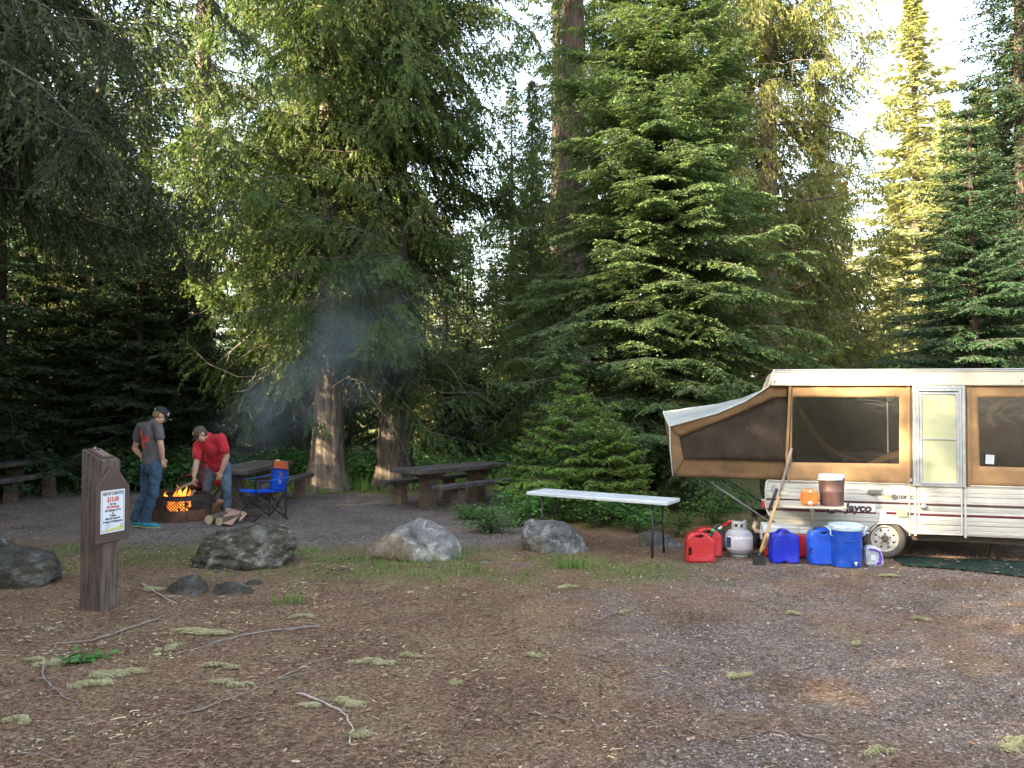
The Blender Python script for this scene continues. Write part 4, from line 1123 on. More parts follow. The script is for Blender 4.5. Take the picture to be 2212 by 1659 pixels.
bm = bmesh.new(); ix0, ix1 = t4(225, 500)[0], t4(545, 500)[0]; rect_frame(bm, o0 + 0.068, o1 - 0.068, oz0 + 0.016, oz1 - 0.075, 0.026, -0.05, 0.022)
mz = t4(400, 545)[1]; box(bm, ((o0 + o1) / 2, -0.054, mz), (o1 - o0 - 0.19, 0.016, 0.010))
bm_obj('inner_frame', bm, M_ALU, updoor)
for za, zb in ((oz0 + 0.04, mz - 0.006), (mz + 0.006, oz1 - 0.10)):
    bm = bmesh.new(); box(bm, ((o0 + o1) / 2, -0.046, (za + zb) / 2), (o1 - o0 - 0.186, 0.008, zb - za)); bm_obj('panel', bm, M_CREAM, updoor)
bm = bmesh.new(); lu, lz = t4(188, 378); box(bm, (lu, -0.055, lz), (0.02, 0.012, 0.03), bev=.003); box(bm, (lu, -0.06, lz), (0.03, 0.006, 0.008)); bm_obj('latch', bm, M_WTRIM, updoor)
# ---- roof
rt, rb = t1(735, 84), t1(700, 178)
bm = bmesh.new(); prism(bm, [rt, (UR + .35, rt[1] + 0.0), (UR + .42, rb[1]), rb], -0.045, WID + 0.045)
bmesh.ops.bevel(bm, geom=[e for e in bm.edges if abs(e.verts[0].co.y - e.verts[1].co.y) < .01], offset=0.008, segments=2, affect='EDGES')
roof = bm_obj('roof', bm, M_ROOF, trailer)
bm = bmesh.new(); box(bm, ((rt[0] + UR + .35) / 2, -0.05, rt[1] - 0.006), (UR + .35 - rt[0], 0.016, 0.014), bev=0.003)
box(bm, ((rt[0] + UR + .35) / 2, -0.049, rt[1] - 0.03), (UR + .35 - rt[0], 0.012, 0.008), bev=0.002)
dd = Vector((rb[0] - rt[0], 0, rb[1] - rt[1])); tube(bm, [(rt[0], -0.05, rt[1]), (rb[0], -0.05, rb[1])], 0.009, 6)
bm_obj('roof_trim', bm, M_ALU, roof)
bm = bmesh.new()
for x_, y_ in ((735, 155), (745, 118), (832, 110), (928, 151), (1542, 149), (2190, 150)):
    u, z_ = t1(x_, y_); cyl(bm, (u, -0.045, z_), (u, -0.05, z_), 0.007 if x_ != 735 else 0.012, n=10)
bm_obj('screws', bm, M_RUSTD, roof)
for k in range(12):
    pass
# ---- canvas wall panels with window holes
def panel(name, outer, inner, mat_, parent, y=0.0, th=0.006, sub=10, wr=0.010, seed=0):
    """outer, inner: 4 corners each (bl, br, tr, tl) in u,z"""
    bm = bmesh.new()
    for k in range(4):
        a, b, c, d = outer[k], outer[(k + 1) % 4], inner[(k + 1) % 4], inner[k]
        n1, n2 = sub * 3, 4
        grid = []
        for i in range(n1 + 1):
            s = i / n1; row = []
            for j in range(n2 + 1):
                t = j / n2
                pu = (a[0] * (1 - s) + b[0] * s) * (1 - t) + (d[0] * (1 - s) + c[0] * s) * t
                pz = (a[1] * (1 - s) + b[1] * s) * (1 - t) + (d[1] * (1 - s) + c[1] * s) * t
                w_ = (mnoise.noise(Vector((pu * 6 + pz * 3, pz * 9, seed))) + 0.5 * mnoise.noise(Vector((pu * 15, pz * 22 + pu * 6, seed + 3)))) * wr
                row.append(bm.verts.new((pu, y + w_, pz)))
            grid.append(row)
        for i in range(n1):
            for j in range(n2): bm.faces.new((grid[i][j], grid[i + 1][j], grid[i + 1][j + 1], grid[i][j + 1]))
    bmesh.ops.remove_doubles(bm, verts=bm.verts, dist=0.0005)
    bmesh.ops.solidify(bm, geom=bm.faces[:], thickness=th)
    return bm_obj(name, bm, mat_, parent, smooth=True)
lw_o = [t1(818, 748), t1(1548, 766), t1(1548, 182), t1(838, 178)]
lw_i = [t1(838, 632), t1(1474, 640), t1(1474, 246), t1(842, 246)]
cw = panel('canvas_wall', lw_o, lw_i, M_TAN, trailer, y=0.0, seed=1)
rw_o = [t1(1868, 775), (UR, t1(2212, 785)[1]), (UR, r_bot), t1(1858, 182)]
rw_i = [t1(1952, 655), (UR - 0.12, t1(2212, 665)[1]), (UR - 0.12, t1(2212, 252)[1]), t1(1938, 246)]
cw2 = panel('canvas_wall', rw_o, rw_i, M_TAN, trailer, y=0.0, seed=2)
def flat(name, pts, y, mat_, parent, th=0.003):
    bm = bmesh.new(); prism(bm, pts, y, y + th); return bm_obj(name, bm, mat_, parent)
def grow(q, s=0.01):
    cu = sum(p[0] for p in q) / 4; cz = sum(p[1] for p in q) / 4
    return [(p[0] + math.copysign(s, p[0] - cu), p[1] + math.copysign(s, p[1] - cz)) for p in q]
w1 = flat('window', grow(lw_i), 0.010, M_GLASSY, cw); w2 = flat('window', grow(rw_i), 0.010, M_GLASSY, cw2)
# hems: lighter folded edges round the windows
def hem(pts, w_, par, y=-0.010):
    bm = bmesh.new()
    for a, b in zip(pts, pts[1:]):
        a = Vector((a[0], 0, a[1])); b = Vector((b[0], 0, b[1])); d = (b - a).normalized(); n_ = Vector((-d.z, 0, d.x)) * w_ / 2
        q = [bm.verts.new((v.x, y, v.z)) for v in (a - n_, b - n_, b + n_, a + n_)]; q2 = [bm.verts.new((v.co.x, y + .004, v.co.z)) for v in q]
        bm.faces.new(q); bm.faces.new(q2[::-1]); bridge(bm, q, q2)
    return bm_obj('hem', bm, M_TAN, par)
hem([t1(828, 178), t1(818, 400), t1(808, 600), t1(820, 745)], 0.030, cw, -0.016)
hem([t1(1526, 182), t1(1526, 765)], 0.030, cw, -0.012)
hem([t1(1882, 182), t1(1888, 772)], 0.034, cw2, -0.012)
# curtain straps and the far wall seen through the windows
def strap(name, pts, w_, y, par, mt=M_TAN):
    bm = bmesh.new(); rows = []
    P_ = [Vector((p[0], 0, p[1])) for p in pts]
    for i, p in enumerate(P_):
        d = (P_[min(i + 1, len(P_) - 1)] - P_[max(i - 1, 0)]).normalized(); n_ = Vector((-d.z, 0, d.x)) * w_[i] / 2
        rows.append([bm.verts.new((p.x - n_.x, y + 0.02 * math.sin(i), p.z - n_.z)), bm.verts.new((p.x + n_.x, y + 0.03 + 0.02 * math.sin(i), p.z + n_.z))])
    for a, b in zip(rows, rows[1:]): bm.faces.new((a[0], b[0], b[1], a[1]))
    bmesh.ops.solidify(bm, geom=bm.faces[:], thickness=0.004)
    return bm_obj(name, bm, mt, par, smooth=True)
q = 0.06
strap('curtain', [t1(855, 250, q), t1(905, 350, q), t1(965, 450, q), t1(1040, 535, q), t1(1130, 590, q), t1(1220, 615, q), t1(1290, 628, q)], [0.02, 0.05, 0.06, 0.055, 0.045, 0.03, 0.012], q, trailer)
strap('curtain', [t1(1290, 640, q), t1(1380, 610, q), t1(1478, 580, q)], [0.02, 0.06, 0.07], q, trailer)
strap('curtain', [t1(2150, 250, q), t1(2060, 290, q), t1(2005, 340, q), t1(2010, 380, q), t1(2045, 425, q)], [0.03, 0.06, 0.07, 0.06, 0.05], q, trailer)
strap('curtain', [t1(1972, 500, q), t1(1962, 570, q), t1(1968, 655, q)], [0.02, 0.05, 0.06], q, trailer)
bm = bmesh.new(); rr0, rr1 = t1(1403, 250, .1), t1(1408, 575, .1); tube(bm, [(rr0[0], .1, rr0[1]), (rr1[0], .1, rr1[1])], 0.007, 6); bm_obj('support_pole', bm, M_ALU, trailer)
un, zn = t1(2008, 614); bm = bmesh.new(); box(bm, (un, -0.012, zn), (0.085, 0.002, 0.10), rot=Matrix.Rotation(0.06, 3, 'Y'))
nt_ = bm_obj('notice', bm, PM('notice_paper', (0.52, 0.55, 0.60), 0.5, (0.45, 0.47, 0.52), bump=0), w2)
bm = bmesh.new()
for k in range(8): box(bm, (un - 0.002, -0.0135, zn + 0.038 - k * 0.0105), (0.066, 0.001, 0.002), rot=Matrix.Rotation(0.06, 3, 'Y'))
bm_obj('print_lines', bm, PM('grey_print', (0.22, 0.24, 0.30), 0.5, bump=0), nt_)
# interior: floor, far wall, ceiling in shadow
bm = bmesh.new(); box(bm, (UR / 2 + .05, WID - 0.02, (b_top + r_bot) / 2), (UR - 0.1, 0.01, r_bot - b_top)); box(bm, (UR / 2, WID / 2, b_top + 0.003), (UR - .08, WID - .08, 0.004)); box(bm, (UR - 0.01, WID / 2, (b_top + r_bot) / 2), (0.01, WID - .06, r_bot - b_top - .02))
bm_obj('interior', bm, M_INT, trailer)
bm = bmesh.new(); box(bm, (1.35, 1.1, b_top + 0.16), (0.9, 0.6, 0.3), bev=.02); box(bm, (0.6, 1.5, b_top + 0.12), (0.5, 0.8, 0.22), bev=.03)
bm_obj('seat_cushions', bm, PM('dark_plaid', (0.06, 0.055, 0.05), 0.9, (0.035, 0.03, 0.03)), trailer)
# ---- bunk end tent
se = [t1(115, 420), t1(400, 340), t1(560, 272), t1(660, 210), t1(705, 180), t1(836, 180)]     # side seam of the roof cloth
bl = t1(133, 715); br_ = t1(820, 737); bz = bl[1]
outer_low = [bl, t1(400, 724), t1(820, 740)]
def interp(pl, u):
    for a, b in zip(pl, pl[1:]):
        if a[0] <= u <= b[0] + 1e-6: return a[1] + (b[1] - a[1]) * (u - a[0]) / max(1e-6, b[0] - a[0])
    return pl[-1][1] if u > pl[-1][0] else pl[0][1]
i_low = [t1(197, 612), t1(806, 630)]; i_top = [t1(172, 482), t1(420, 385), t1(600, 310), t1(730, 250), t1(812, 246)]
u0b, u1b = se[0][0], t1(820, 600)[0]
def side_cloth(v0, sgn):
    bm = bmesh.new(); n1 = 44; cols = []
    for i in range(n1 + 1):
        s = i / n1; ul = bl[0] + (u1b - bl[0]) * s; uu_ = u0b + (u1b - u0b) * s
        zt = interp(se, uu_); zbm = bl[1] + (br_[1] - bl[1]) * s
        uit = i_top[0][0] + (i_top[-1][0] - i_top[0][0]) * s; zit = interp(i_top, uit)
        uil = i_low[0][0] + (i_low[1][0] - i_low[0][0]) * s; zil = i_low[0][1] + (i_low[1][1] - i_low[0][1]) * s
        col_ = []
        for (a, b, m_) in (((uu_, zt), (uit, zit), 3), ((uil, zil), (ul, zbm), 5)):
            for j in range(m_ + 1):
                t = j / m_; pu = a[0] + (b[0] - a[0]) * t; pz = a[1] + (b[1] - a[1]) * t
                w_ = (mnoise.noise(Vector((pu * 4 + pz * 5, pz * 12, 5))) + 0.6 * mnoise.noise(Vector((pu * 9 - pz * 8, pz * 20, 8)))) * 0.016
                col_.append(bm.verts.new((pu, v0 + w_, pz)))
        cols.append((col_[:4], col_[4:]))
    for i in range(n1):
        for part in (0, 1):
            a, b = cols[i][part], cols[i + 1][part]
            for j in range(len(a) - 1): bm.faces.new((a[j], b[j], b[j + 1], a[j + 1]))
    # end strip left of the screen
    a0, a1 = cols[0][0][0].co, cols[0][1][-1].co; b0, b1 = cols[0][0][-1].co, cols[0][1][0].co
    prev = None
    for j in range(9):
        t = j / 8; p = (cols[0][0][-1].co.lerp(cols[0][1][0].co, t)); q_ = Vector((a0.x + (a1.x - a0.x) * (0.17 + 0.46 * t), v0, a0.z + (a1.z - a0.z) * (0.17 + 0.46 * t)))
        va, vb = bm.verts.new((q_.x, v0, q_.z)), bm.verts.new(p)
        if prev: bm.faces.new((prev[0], va, vb, prev[1]))
        prev = (va, vb)
    # closing bits above and below the strip
    bm.faces.new([bm.verts.new(c) for c in (a0, Vector((a0.x + (a1.x - a0.x) * .17, v0, a0.z + (a1.z - a0.z) * .17)), b0)])
    bm.faces.new([bm.verts.new(c) for c in (Vector((a0.x + (a1.x - a0.x) * .63, v0, a0.z + (a1.z - a0.z) * .63)), a1, b1)])
    bmesh.ops.solidify(bm, geom=bm.faces[:], thickness=0.005)
    return bm
bunk = bm_obj('bunk_canvas', side_cloth(0.03, 1), M_TAN, trailer, smooth=True)
bm = bmesh.new(); top = [(p[0], p[1] + .012) for p in i_top]; n1 = 40; cols = []
for i in range(n1 + 1):
    s = i / n1; ua = i_top[0][0] - .012 + (i_top[-1][0] + .02 - i_top[0][0] + .012) * s; za = interp(i_top, ua) + .012
    ub = i_low[0][0] - .012 + (i_low[1][0] + .02 - i_low[0][0] + .012) * s; zb_ = i_low[0][1] - .012 + (i_low[1][1] - i_low[0][1]) * s
    cols.append([bm.verts.new((ua + (ub - ua) * j / 8, 0.042 + 0.008 * mnoise.noise(Vector((ua * 5 + j * .3, j * .8, 2))) , za + (zb_ - za) * j / 8)) for j in range(9)])
for a, b in zip(cols, cols[1:]):
    for j in range(8): bm.faces.new((a[j], b[j], b[j + 1], a[j + 1]))
bmesh.ops.solidify(bm, geom=bm.faces[:], thickness=0.003)
bm_obj('screen', bm, M_MESH, bunk, smooth=True)
# white roof cloth of the bunk: sags between the roof and an arched end bow
crown = [t1(85, 330, WID * .5), t1(250, 305, WID * .5), t1(400, 285, WID * .5), t1(540, 252, WID * .5), t1(660, 205, WID * .5), t1(710, 175, WID * .5)]
bm = bmesh.new(); nU, nV = 30, 22; grid = []
for i in range(nU + 1):
    s = i / nU; row = []
    for j in range(nV + 1):
        t = j / nV; arch_ = math.sin(PI * t) ** 0.75
        ue = u0b + (crown[0][0] - u0b) * arch_; ur = u1b - 0.02
        u = ue + (ur - ue) * s
        ze = interp(se, min(max(u, u0b), u1b)); zc = interp(crown, u) if u < crown[-1][0] else r_bot + .03
        z_ = ze + (zc - ze) * arch_ if zc > ze else ze
        z_ = min(z_, r_bot + 0.02 if u > rb[0] - .03 else 9)
        row.append(bm.verts.new((u, 0.026 + (WID - 0.052) * t, z_ + 0.004 * mnoise.noise(Vector((u * 5, t * 9, 1))))))
    grid.append(row)
for i in range(nU):
    for j in range(nV): bm.faces.new((grid[i][j], grid[i + 1][j], grid[i + 1][j + 1], grid[i][j + 1]))
endrow = [g_.co.copy() for g_ in grid[0]]
bmesh.ops.solidify(bm, geom=bm.faces[:], thickness=0.004)
bm_obj('bunk_roof', bm, M_WCAN, trailer, smooth=True)
# end wall of the bunk
bm = bmesh.new(); low = [(bl[0] - 0.0, 0.03 + (WID - .06) * j / nV, bl[1]) for j in range(nV + 1)]
a = [bm.verts.new(c) for c in endrow]; b = [bm.verts.new((endrow[j].x * .5 + low[j][0] * .5 - .02, low[j][1], (endrow[j].z + low[j][2]) / 2)) for j in range(nV + 1)]; c_ = [bm.verts.new(p) for p in low]
for r0_, r1_ in ((a, b), (b, c_)):
    for j in range(nV): bm.faces.new((r0_[j], r1_[j], r1_[j + 1], r0_[j + 1]))
bmesh.ops.solidify(bm, geom=bm.faces[:], thickness=0.004)
bm_obj('bunk_end', bm, M_TAN, trailer, smooth=True)
bm = bmesh.new(); tube(bm, [(p[0], 0.02, p[1] ) for p in se[:5]], 0.006, 6); tube(bm, [(p[0], 0.022, p[1]) for p in (se[0], (se[0][0] * .5 + bl[0] * .5 - .01, (se[0][1] + bl[1]) / 2), bl)], 0.006, 6)
tube(bm, [e_ for e_ in endrow], 0.007, 6)
bm_obj('piping', bm, M_WCAN, bunk, smooth=True)
# far side cloth and bunk floor
bm = side_cloth(WID - 0.03, 1); fs = bm_obj('bunk_canvas', bm, M_TAN, trailer, smooth=True)
bm = bmesh.new(); box(bm, ((bl[0] + u1b) / 2, WID / 2, bl[1] + .01), (u1b - bl[0] - .03, WID - .08, 0.04), bev=.005); bm_obj('bunk_platform', bm, M_INT, trailer)
bm = bmesh.new(); box(bm, ((bl[0] + u1b) / 2 + .05, WID / 2, bl[1] + .09), (u1b - bl[0] - .25, WID - .25, 0.10), bev=.02); bm_obj('mattress', bm, PM('grey_mattress', (0.12, 0.11, 0.10)), trailer)
# support rod from the bunk to the frame
r0_ = T(1535, 1042, 0.25); r1_ = T(1660, 1125, 0.06)
bm = bmesh.new(); tube(bm, [(r0_[0] - .12, .25, r0_[1] + 0.14), (r0_[0], 0.25, r0_[1]), (r1_[0], 0.06, r1_[1])], 0.009, 8)
bm_obj('support_rod', bm, M_ALU, trailer, smooth=True); bm = bmesh.new(); tube(bm, [(r0_[0] - .12, WID - .25, r0_[1] + 0.14), (r1_[0], WID - .06, r1_[1])], 0.009, 8); bm_obj('support_rod', bm, M_ALU, trailer, smooth=True)
# ---- small fittings on the side
def fit(name, x, y, w_, h_, dep, mat_, bev=0.004, fn=t8, par=None, y0=0.0):
    """x,y centre, w_,h_ metres"""
    u, z_ = fn(x, y); bm = bmesh.new(); box(bm, (u, y0 - dep / 2, z_), (w_, dep, h_), bev=bev); return bm_obj(name, bm, mat_, par or trailer), u, z_
lamp, lu, lz = fit('porch_lamp', 1625, 300, 0.155, 0.075, 0.035, M_WTRIM, 0.010)
bm = bmesh.new(); box(bm, (lu, -0.042, lz - 0.008), (0.135, 0.02, 0.046), bev=0.006); bm_obj('lens', bm, PM('smoked_lens', (0.17, 0.17, 0.17), 0.3, (0.10, 0.10, 0.10), bump=.05), lamp)
bm = bmesh.new(); ellipsoid(bm, (lu, -0.03, lz - 0.05), (0.008, 0.008, 0.008), n=8); bm_obj('knob', bm, M_RUSTD, lamp)
u, z_ = t8(1918, 390); bm = bmesh.new(); cyl(bm, (u, 0, z_), (u, -0.016, z_), 0.031, n=24); vent = bm_obj('round_vent', bm, PM('dark_grey_cap', (0.10, 0.10, 0.10), .5), trailer)
fit('decal', 1812, 390, 0.10, 0.04, 0.002, PM('tan_residue', (0.38, 0.25, 0.08), .6, (.6, .5, .35), scale=20), 0)
fit('reflector', 2030, 632, 0.112, 0.068, 0.028, M_BEIGE, 0.006)
fit('outlet_cover', 320, 340, 0.078, 0.042, 0.012, PM('ivory_plastic', (0.62, 0.58, 0.42)), 0.008)
o_, u, z_ = fit('lid_latch', 170, 240, 0.044, 0.055, 0.014, M_ALU, 0.004); bm = bmesh.new(); box(bm, (u + .002, -0.022, z_ - 0.045), (0.034, 0.014, 0.085), bev=.004); cyl(bm, (u, -.01, z_ + .01), (u, -.03, z_ + .01), .009, n=10); bm_obj('lever', bm, M_ALU, o_)
o_, u, z_ = fit('lid_latch', 2160, 150, 0.03, 0.04, 0.012, M_ALU, 0.004)
tail, u, z_ = fit('tail_light', 26, 500, 0.045, 0.105, 0.05, M_WTRIM, 0.006, y0=0.07)
bm = bmesh.new(); box(bm, (u - .004, 0.03, z_ - .004), (0.036, 0.06, 0.088), bev=.006); bm_obj('lens', bm, M_RED, tail)
fit('clip', 900, 1290 - 0, 0.03, 0.04, 0.01, M_ALU, .003, fn=t4) if False else None
u, z_ = t4(917, 1287); bm = bmesh.new(); box(bm, (u, -.006, z_), (0.032, .012, .036), bev=.003); bm_obj('skirt_bracket', bm, M_ALU, trailer)
# old tape marks along the door edges
bm = bmesh.new(); rg = random.Random(4)
for (x_, ys) in ((1532, ((780, 812), (980, 1040))), (1590, ((800, 870), (975, 1050)))):
    for ya, yb in ys:
        for k in range(9):
            yy_ = ya + (yb - ya) * k / 8; u, z_ = t1(x_ + rg.uniform(-6, 6), yy_); box(bm, (u, -0.003 if x_ < 1560 else -0.0235, z_), (rg.uniform(.01, .03), 0.002, rg.uniform(.005, .012)))
bm_obj('tape_residue', bm, PM('tape_residue', (0.50, 0.46, 0.36), .7, (.4, .36, .28), scale=30), trailer)
# lettering
def lettering(s, x, y, h, mat_, fn=t8, shear=0.0, bold=0.0, y0=-0.0045, name='lettering', sx=1.0, sp=1.0, rotd=0.0, par=None):
    u, z_ = fn(x, y); me = text_mesh(s, h, 0.0006, shear, bold, spacing=sp)
    o = mesh_obj(name, me, mat_, par or trailer); o.location = (u, y0, z_); o.rotation_euler = (PI / 2, rotd, 0); o.scale = (sx, 1, 1); return o
jb, u, z_ = fit('name_decal', 1400, 548, 0.36, 0.092, 0.002, M_WDEC, 0)
lettering('Jayco', 1400, 556, 0.128, M_MAROON, shear=0.12, bold=0.0055, y0=-0.0042, par=jb, sx=1.02)
lettering('1008 SG', 2075, 402, 0.062, PM('dark_letter', (0.04, 0.035, 0.045), .5, bump=0), shear=0.25, bold=0.002, sx=0.86)
dl, u, z_ = fit('model_decal', 2062, 450, 0.092, 0.026, 0.0015, PM('pale_blue_decal', (0.5, 0.55, 0.68), .5, bump=0), 0)
lettering('Deluxe', 2062, 450, 0.03, PM('blue_ink', (0.10, 0.14, 0.38), .5, bump=0), shear=0.3, y0=-0.003, par=dl)
dl, u, z_ = fit('dealer_decal', 1730, 612, 0.105, 0.036, 0.0015, M_WDEC, 0)
lettering('Jay Series', 1730, 612, 0.024, PM('grey_ink', (0.2, 0.2, 0.26), .5, bump=0), shear=0.1, y0=-0.003, par=dl)
u, z_ = t8(1008, 545); bm = bmesh.new(); cyl(bm, (u, 0.0, z_), (u, -0.002, z_), 0.078, n=32); em = bm_obj('emblem', bm, PM('emblem_grey', (0.24, 0.22, 0.21), .5, bump=0), trailer)
bm = bmesh.new(); cyl(bm, (u, -0.002, z_), (u, -0.003, z_), 0.07, n=32); eb = bm_obj('emblem_field', bm, M_MAROON, em)
bm = bmesh.new(); bird = [(-.055, .0), (-.03, .012), (-.012, .035), (.004, .018), (.03, .032), (.05, .02), (.03, .008), (.018, -.018), (.04, -.035), (.006, -.028), (-.02, -.04), (-.012, -.015)]
prism(bm, [(u + p[0], z_ + p[1]) for p in bird], -0.0032, -0.004); bm_obj('emblem_bird', bm, M_WDEC, em)
# ---- wheel
wu, wz = t1(1390, 1085); 
wc = Vector((wu, 0.02, wz)); WR_ = wz - T(1912, 1206.5)[1]
wh = bpy.data.objects.new('wheel', None); link(wh, trailer); wh.location = wc; wh.rotation_euler = (PI / 2, 0, 0)
bm = bmesh.new(); rt_ = WR_; ri = WR_ * 0.66
lathe(bm, [(ri, 0.0), (ri + .012, 0.012), (rt_ * .86, 0.022), (rt_ * .95, 0.014), (rt_, -0.006), (rt_, -0.11), (rt_ * .95, -0.13), (ri, -0.13)], 48, cap=False)
for k in range(46):
    a = 2 * PI * k / 46; box(bm, (math.cos(a) * (rt_ - .001), math.sin(a) * (rt_ - .001), -0.06), (0.012, 0.018, 0.09), rot=Matrix.Rotation(a, 3, 'Z') @ Matrix.Rotation(.4, 3, 'X'))
bm_obj('tyre', bm, M_RUB, wh, smooth=True)
bm = bmesh.new(); n = 48; ro = ri * 0.80; rin = ri * 0.5
lathe(bm, [(ri + .004, 0.008), (ri - .004, 0.014), (ri * .93, 0.006), (ri * .9, -0.02), (ro, -0.026), (ro * .985, -0.012)], 48, cap=False)
# disc with eight real holes
hr = ri * 0.088; hc = ri * 0.68
inner = []
for k in range(8):
    a0 = 2 * PI * k / 8 + PI / 8; 
    seg = [a0 - PI / 8 + (PI / 4) * i / 6 for i in range(7)]
    outer_ = [Vector((ro * .985 * math.cos(a), ro * .985 * math.sin(a), -0.012)) for a in seg]
    inn = [Vector((rin * math.cos(a), rin * math.sin(a), -0.004)) for a in seg]
    loop = outer_ + inn[::-1]; c0 = Vector((hc * math.cos(a0), hc * math.sin(a0), -0.009)); m_ = len(loop)
    lv = [bm.verts.new(p) for p in loop]; hv = []
    for p in loop:
        d = (p - c0); d.z = 0; d.normalize(); hv.append(bm.verts.new(c0 + d * hr))
    for i in range(m_): bm.faces.new((lv[i], lv[(i + 1) % m_], hv[(i + 1) % m_], hv[i]))
lathe(bm, [(rin, -0.004), (rin * .7, 0.006), (rin * .45, 0.006)], 32, cap=False)
bmesh.ops.remove_doubles(bm, verts=bm.verts, dist=0.0003)
bm_obj('rim', bm, M_RIM, wh, smooth=False)
bm = bmesh.new(); lathe(bm, [(ri * .9, -0.05), (0.001, -0.05)], 24, cap=False); bm_obj('drum', bm, M_INT, wh)
bm = bmesh.new(); lathe(bm, [(rin * .55, 0.004), (rin * .52, 0.022), (rin * .42, 0.03), (rin * .2, 0.036), (0.001, 0.036)], 20, cap=False)
for k in range(5):
    a = 2 * PI * k / 5 + .3; lathe(bm, [(0.009, 0.0), (0.009, 0.016), (0.001, 0.018)], 6, Matrix.Translation((rin * .78 * math.cos(a), rin * .78 * math.sin(a), 0.004)), cap=False)
bm_obj('hub', bm, M_RUSTD, wh)
cp = copy_tree(wh, trailer); cp.location = (wu, WID - 0.02, wz); cp.rotation_euler = (-PI / 2, 0, 0)
bm = bmesh.new(); cyl(bm, (wu, 0.1, wz), (wu, WID - .1, wz), 0.025, n=10); bm_obj('axle', bm, M_RUSTD, trailer)
# ---- chassis
bm = bmesh.new(); zc = zb_r - 0.045
box(bm, ((wu + .3 + UR) / 2 + .4, 0.16, zc), (UR - wu + .5, 0.05, 0.085)); box(bm, (UR / 2, WID - 0.16, zc), (UR + .2, 0.05, 0.085)); box(bm, (wu - .55, 0.16, zb_l + .02), (0.6, 0.05, 0.07))
for u in (0.5, 1.2, 2.4, 3.1): box(bm, (u, WID / 2, zc), (0.05, WID - .37, 0.06))
bm_obj('chassis', bm, M_RUSTD, trailer)
ju, jz = t4(795, 1400, 0.5); bm = bmesh.new(); box(bm, (ju, 0.5, (zc + 0.0) / 2 - .02), (0.04, 0.04, zc + .06), rot=Matrix.Rotation(0.12, 3, 'Y')); box(bm, (ju + .03, .5, -0.0), (.13, .13, .015)); bm_obj('stabiliser_jack', bm, M_RUSTD, trailer)
# beige bumper at the rear corner
bm = bmesh.new(); b0 = t8(-110, 850, .12); b1 = t8(60, 850, .12); 
tube(bm, [(b0[0] + .02, .12, b0[1] + .08), (b0[0], .12, b0[1] + .02), (b0[0] + .02, .12, b0[1] - 0.03), (b0[0] + .3, .12, b0[1] - .04)], 0.028, 8)
box(bm, (b0[0] + .03, WID / 2, b0[1] + .0), (0.05, WID - .3, .09), bev=.01)
bm_obj('bumper', bm, PM('beige_bumper', (0.36, 0.30, 0.24), .5, (.28, .22, .17)), trailer, smooth=True)
# ================================================================ rocks
def rock_mat(name, base, dark, light, warm=None, moss=None, sc=3.0):
    m, nt, out = new_mat(name)
    co = N(nt, 'ShaderNodeTexCoord').outputs['Object']
    f = noise_tex(nt, sc, 8, 0.7, co); f2 = noise_tex(nt, sc * 5, 6, 0.75, co, dist=.5); f3 = noise_tex(nt, sc * 1.7, 4, 0.6, co, dist=1.2)
    c = ramp(nt, f, [(0.34, dark), (0.52, base), (0.66, light)])
    k = ramp(nt, f2, [(0.60, (0, 0, 0)), (0.66, (1, 1, 1))]); c = mixc(nt, math_(nt, 'MULTIPLY', k, 0.75), c, tuple(v * 0.28 for v in base))
    k = ramp(nt, f3, [(0.58, (0, 0, 0)), (0.64, (1, 1, 1))]); c = mixc(nt, math_(nt, 'MULTIPLY', k, 0.6), c, tuple(min(1, v * 1.35) for v in light))
    if warm or moss:
        sp = N(nt, 'ShaderNodeSeparateXYZ'); nt.links.new(co, sp.inputs[0])
    if warm:   # iron stain patch: (colour, x0, z0, r)
        col, x0, z0, rr_ = warm
        d = math_(nt, 'SQRT', math_(nt, 'ADD', math_(nt, 'POWER', math_(nt, 'SUBTRACT', sp.outputs['X'], x0), 2.0), math_(nt, 'POWER', math_(nt, 'MULTIPLY', math_(nt, 'SUBTRACT', sp.outputs['Z'], z0), 1.5), 2.0)))
        r_ = N(nt, 'ShaderNodeMapRange'); nt.links.new(math_(nt, 'MULTIPLY_ADD', f, -0.35, d), r_.inputs[0]); r_.inputs[1].default_value = rr_ - .26; r_.inputs[2].default_value = rr_ - 0.12; r_.inputs[3].default_value = 1; r_.inputs[4].default_value = 0
        c = mixc(nt, math_(nt, 'MULTIPLY', r_.outputs[0], 0.5), c, mixc(nt, f2, tuple(v * .35 for v in col), tuple(v * 1.25 for v in col)))
    if moss:
        k = ramp(nt, noise_tex(nt, sc * 1.3, 6, 0.7, co, stretch=(1, 1, 2.5)), [(0.47, (0, 0, 0)), (0.55, (1, 1, 1))])
        c = mixc(nt, math_(nt, 'MULTIPLY', k, 0.85), c, mixc(nt, f2, tuple(v * .5 for v in moss), tuple(v * 1.8 for v in moss)))
    principled(nt, out, c, 0.9, 0, math_(nt, 'ADD', f, math_(nt, 'MULTIPLY', f2, .8)), 1.0, 0.06, 0.2)
    return m

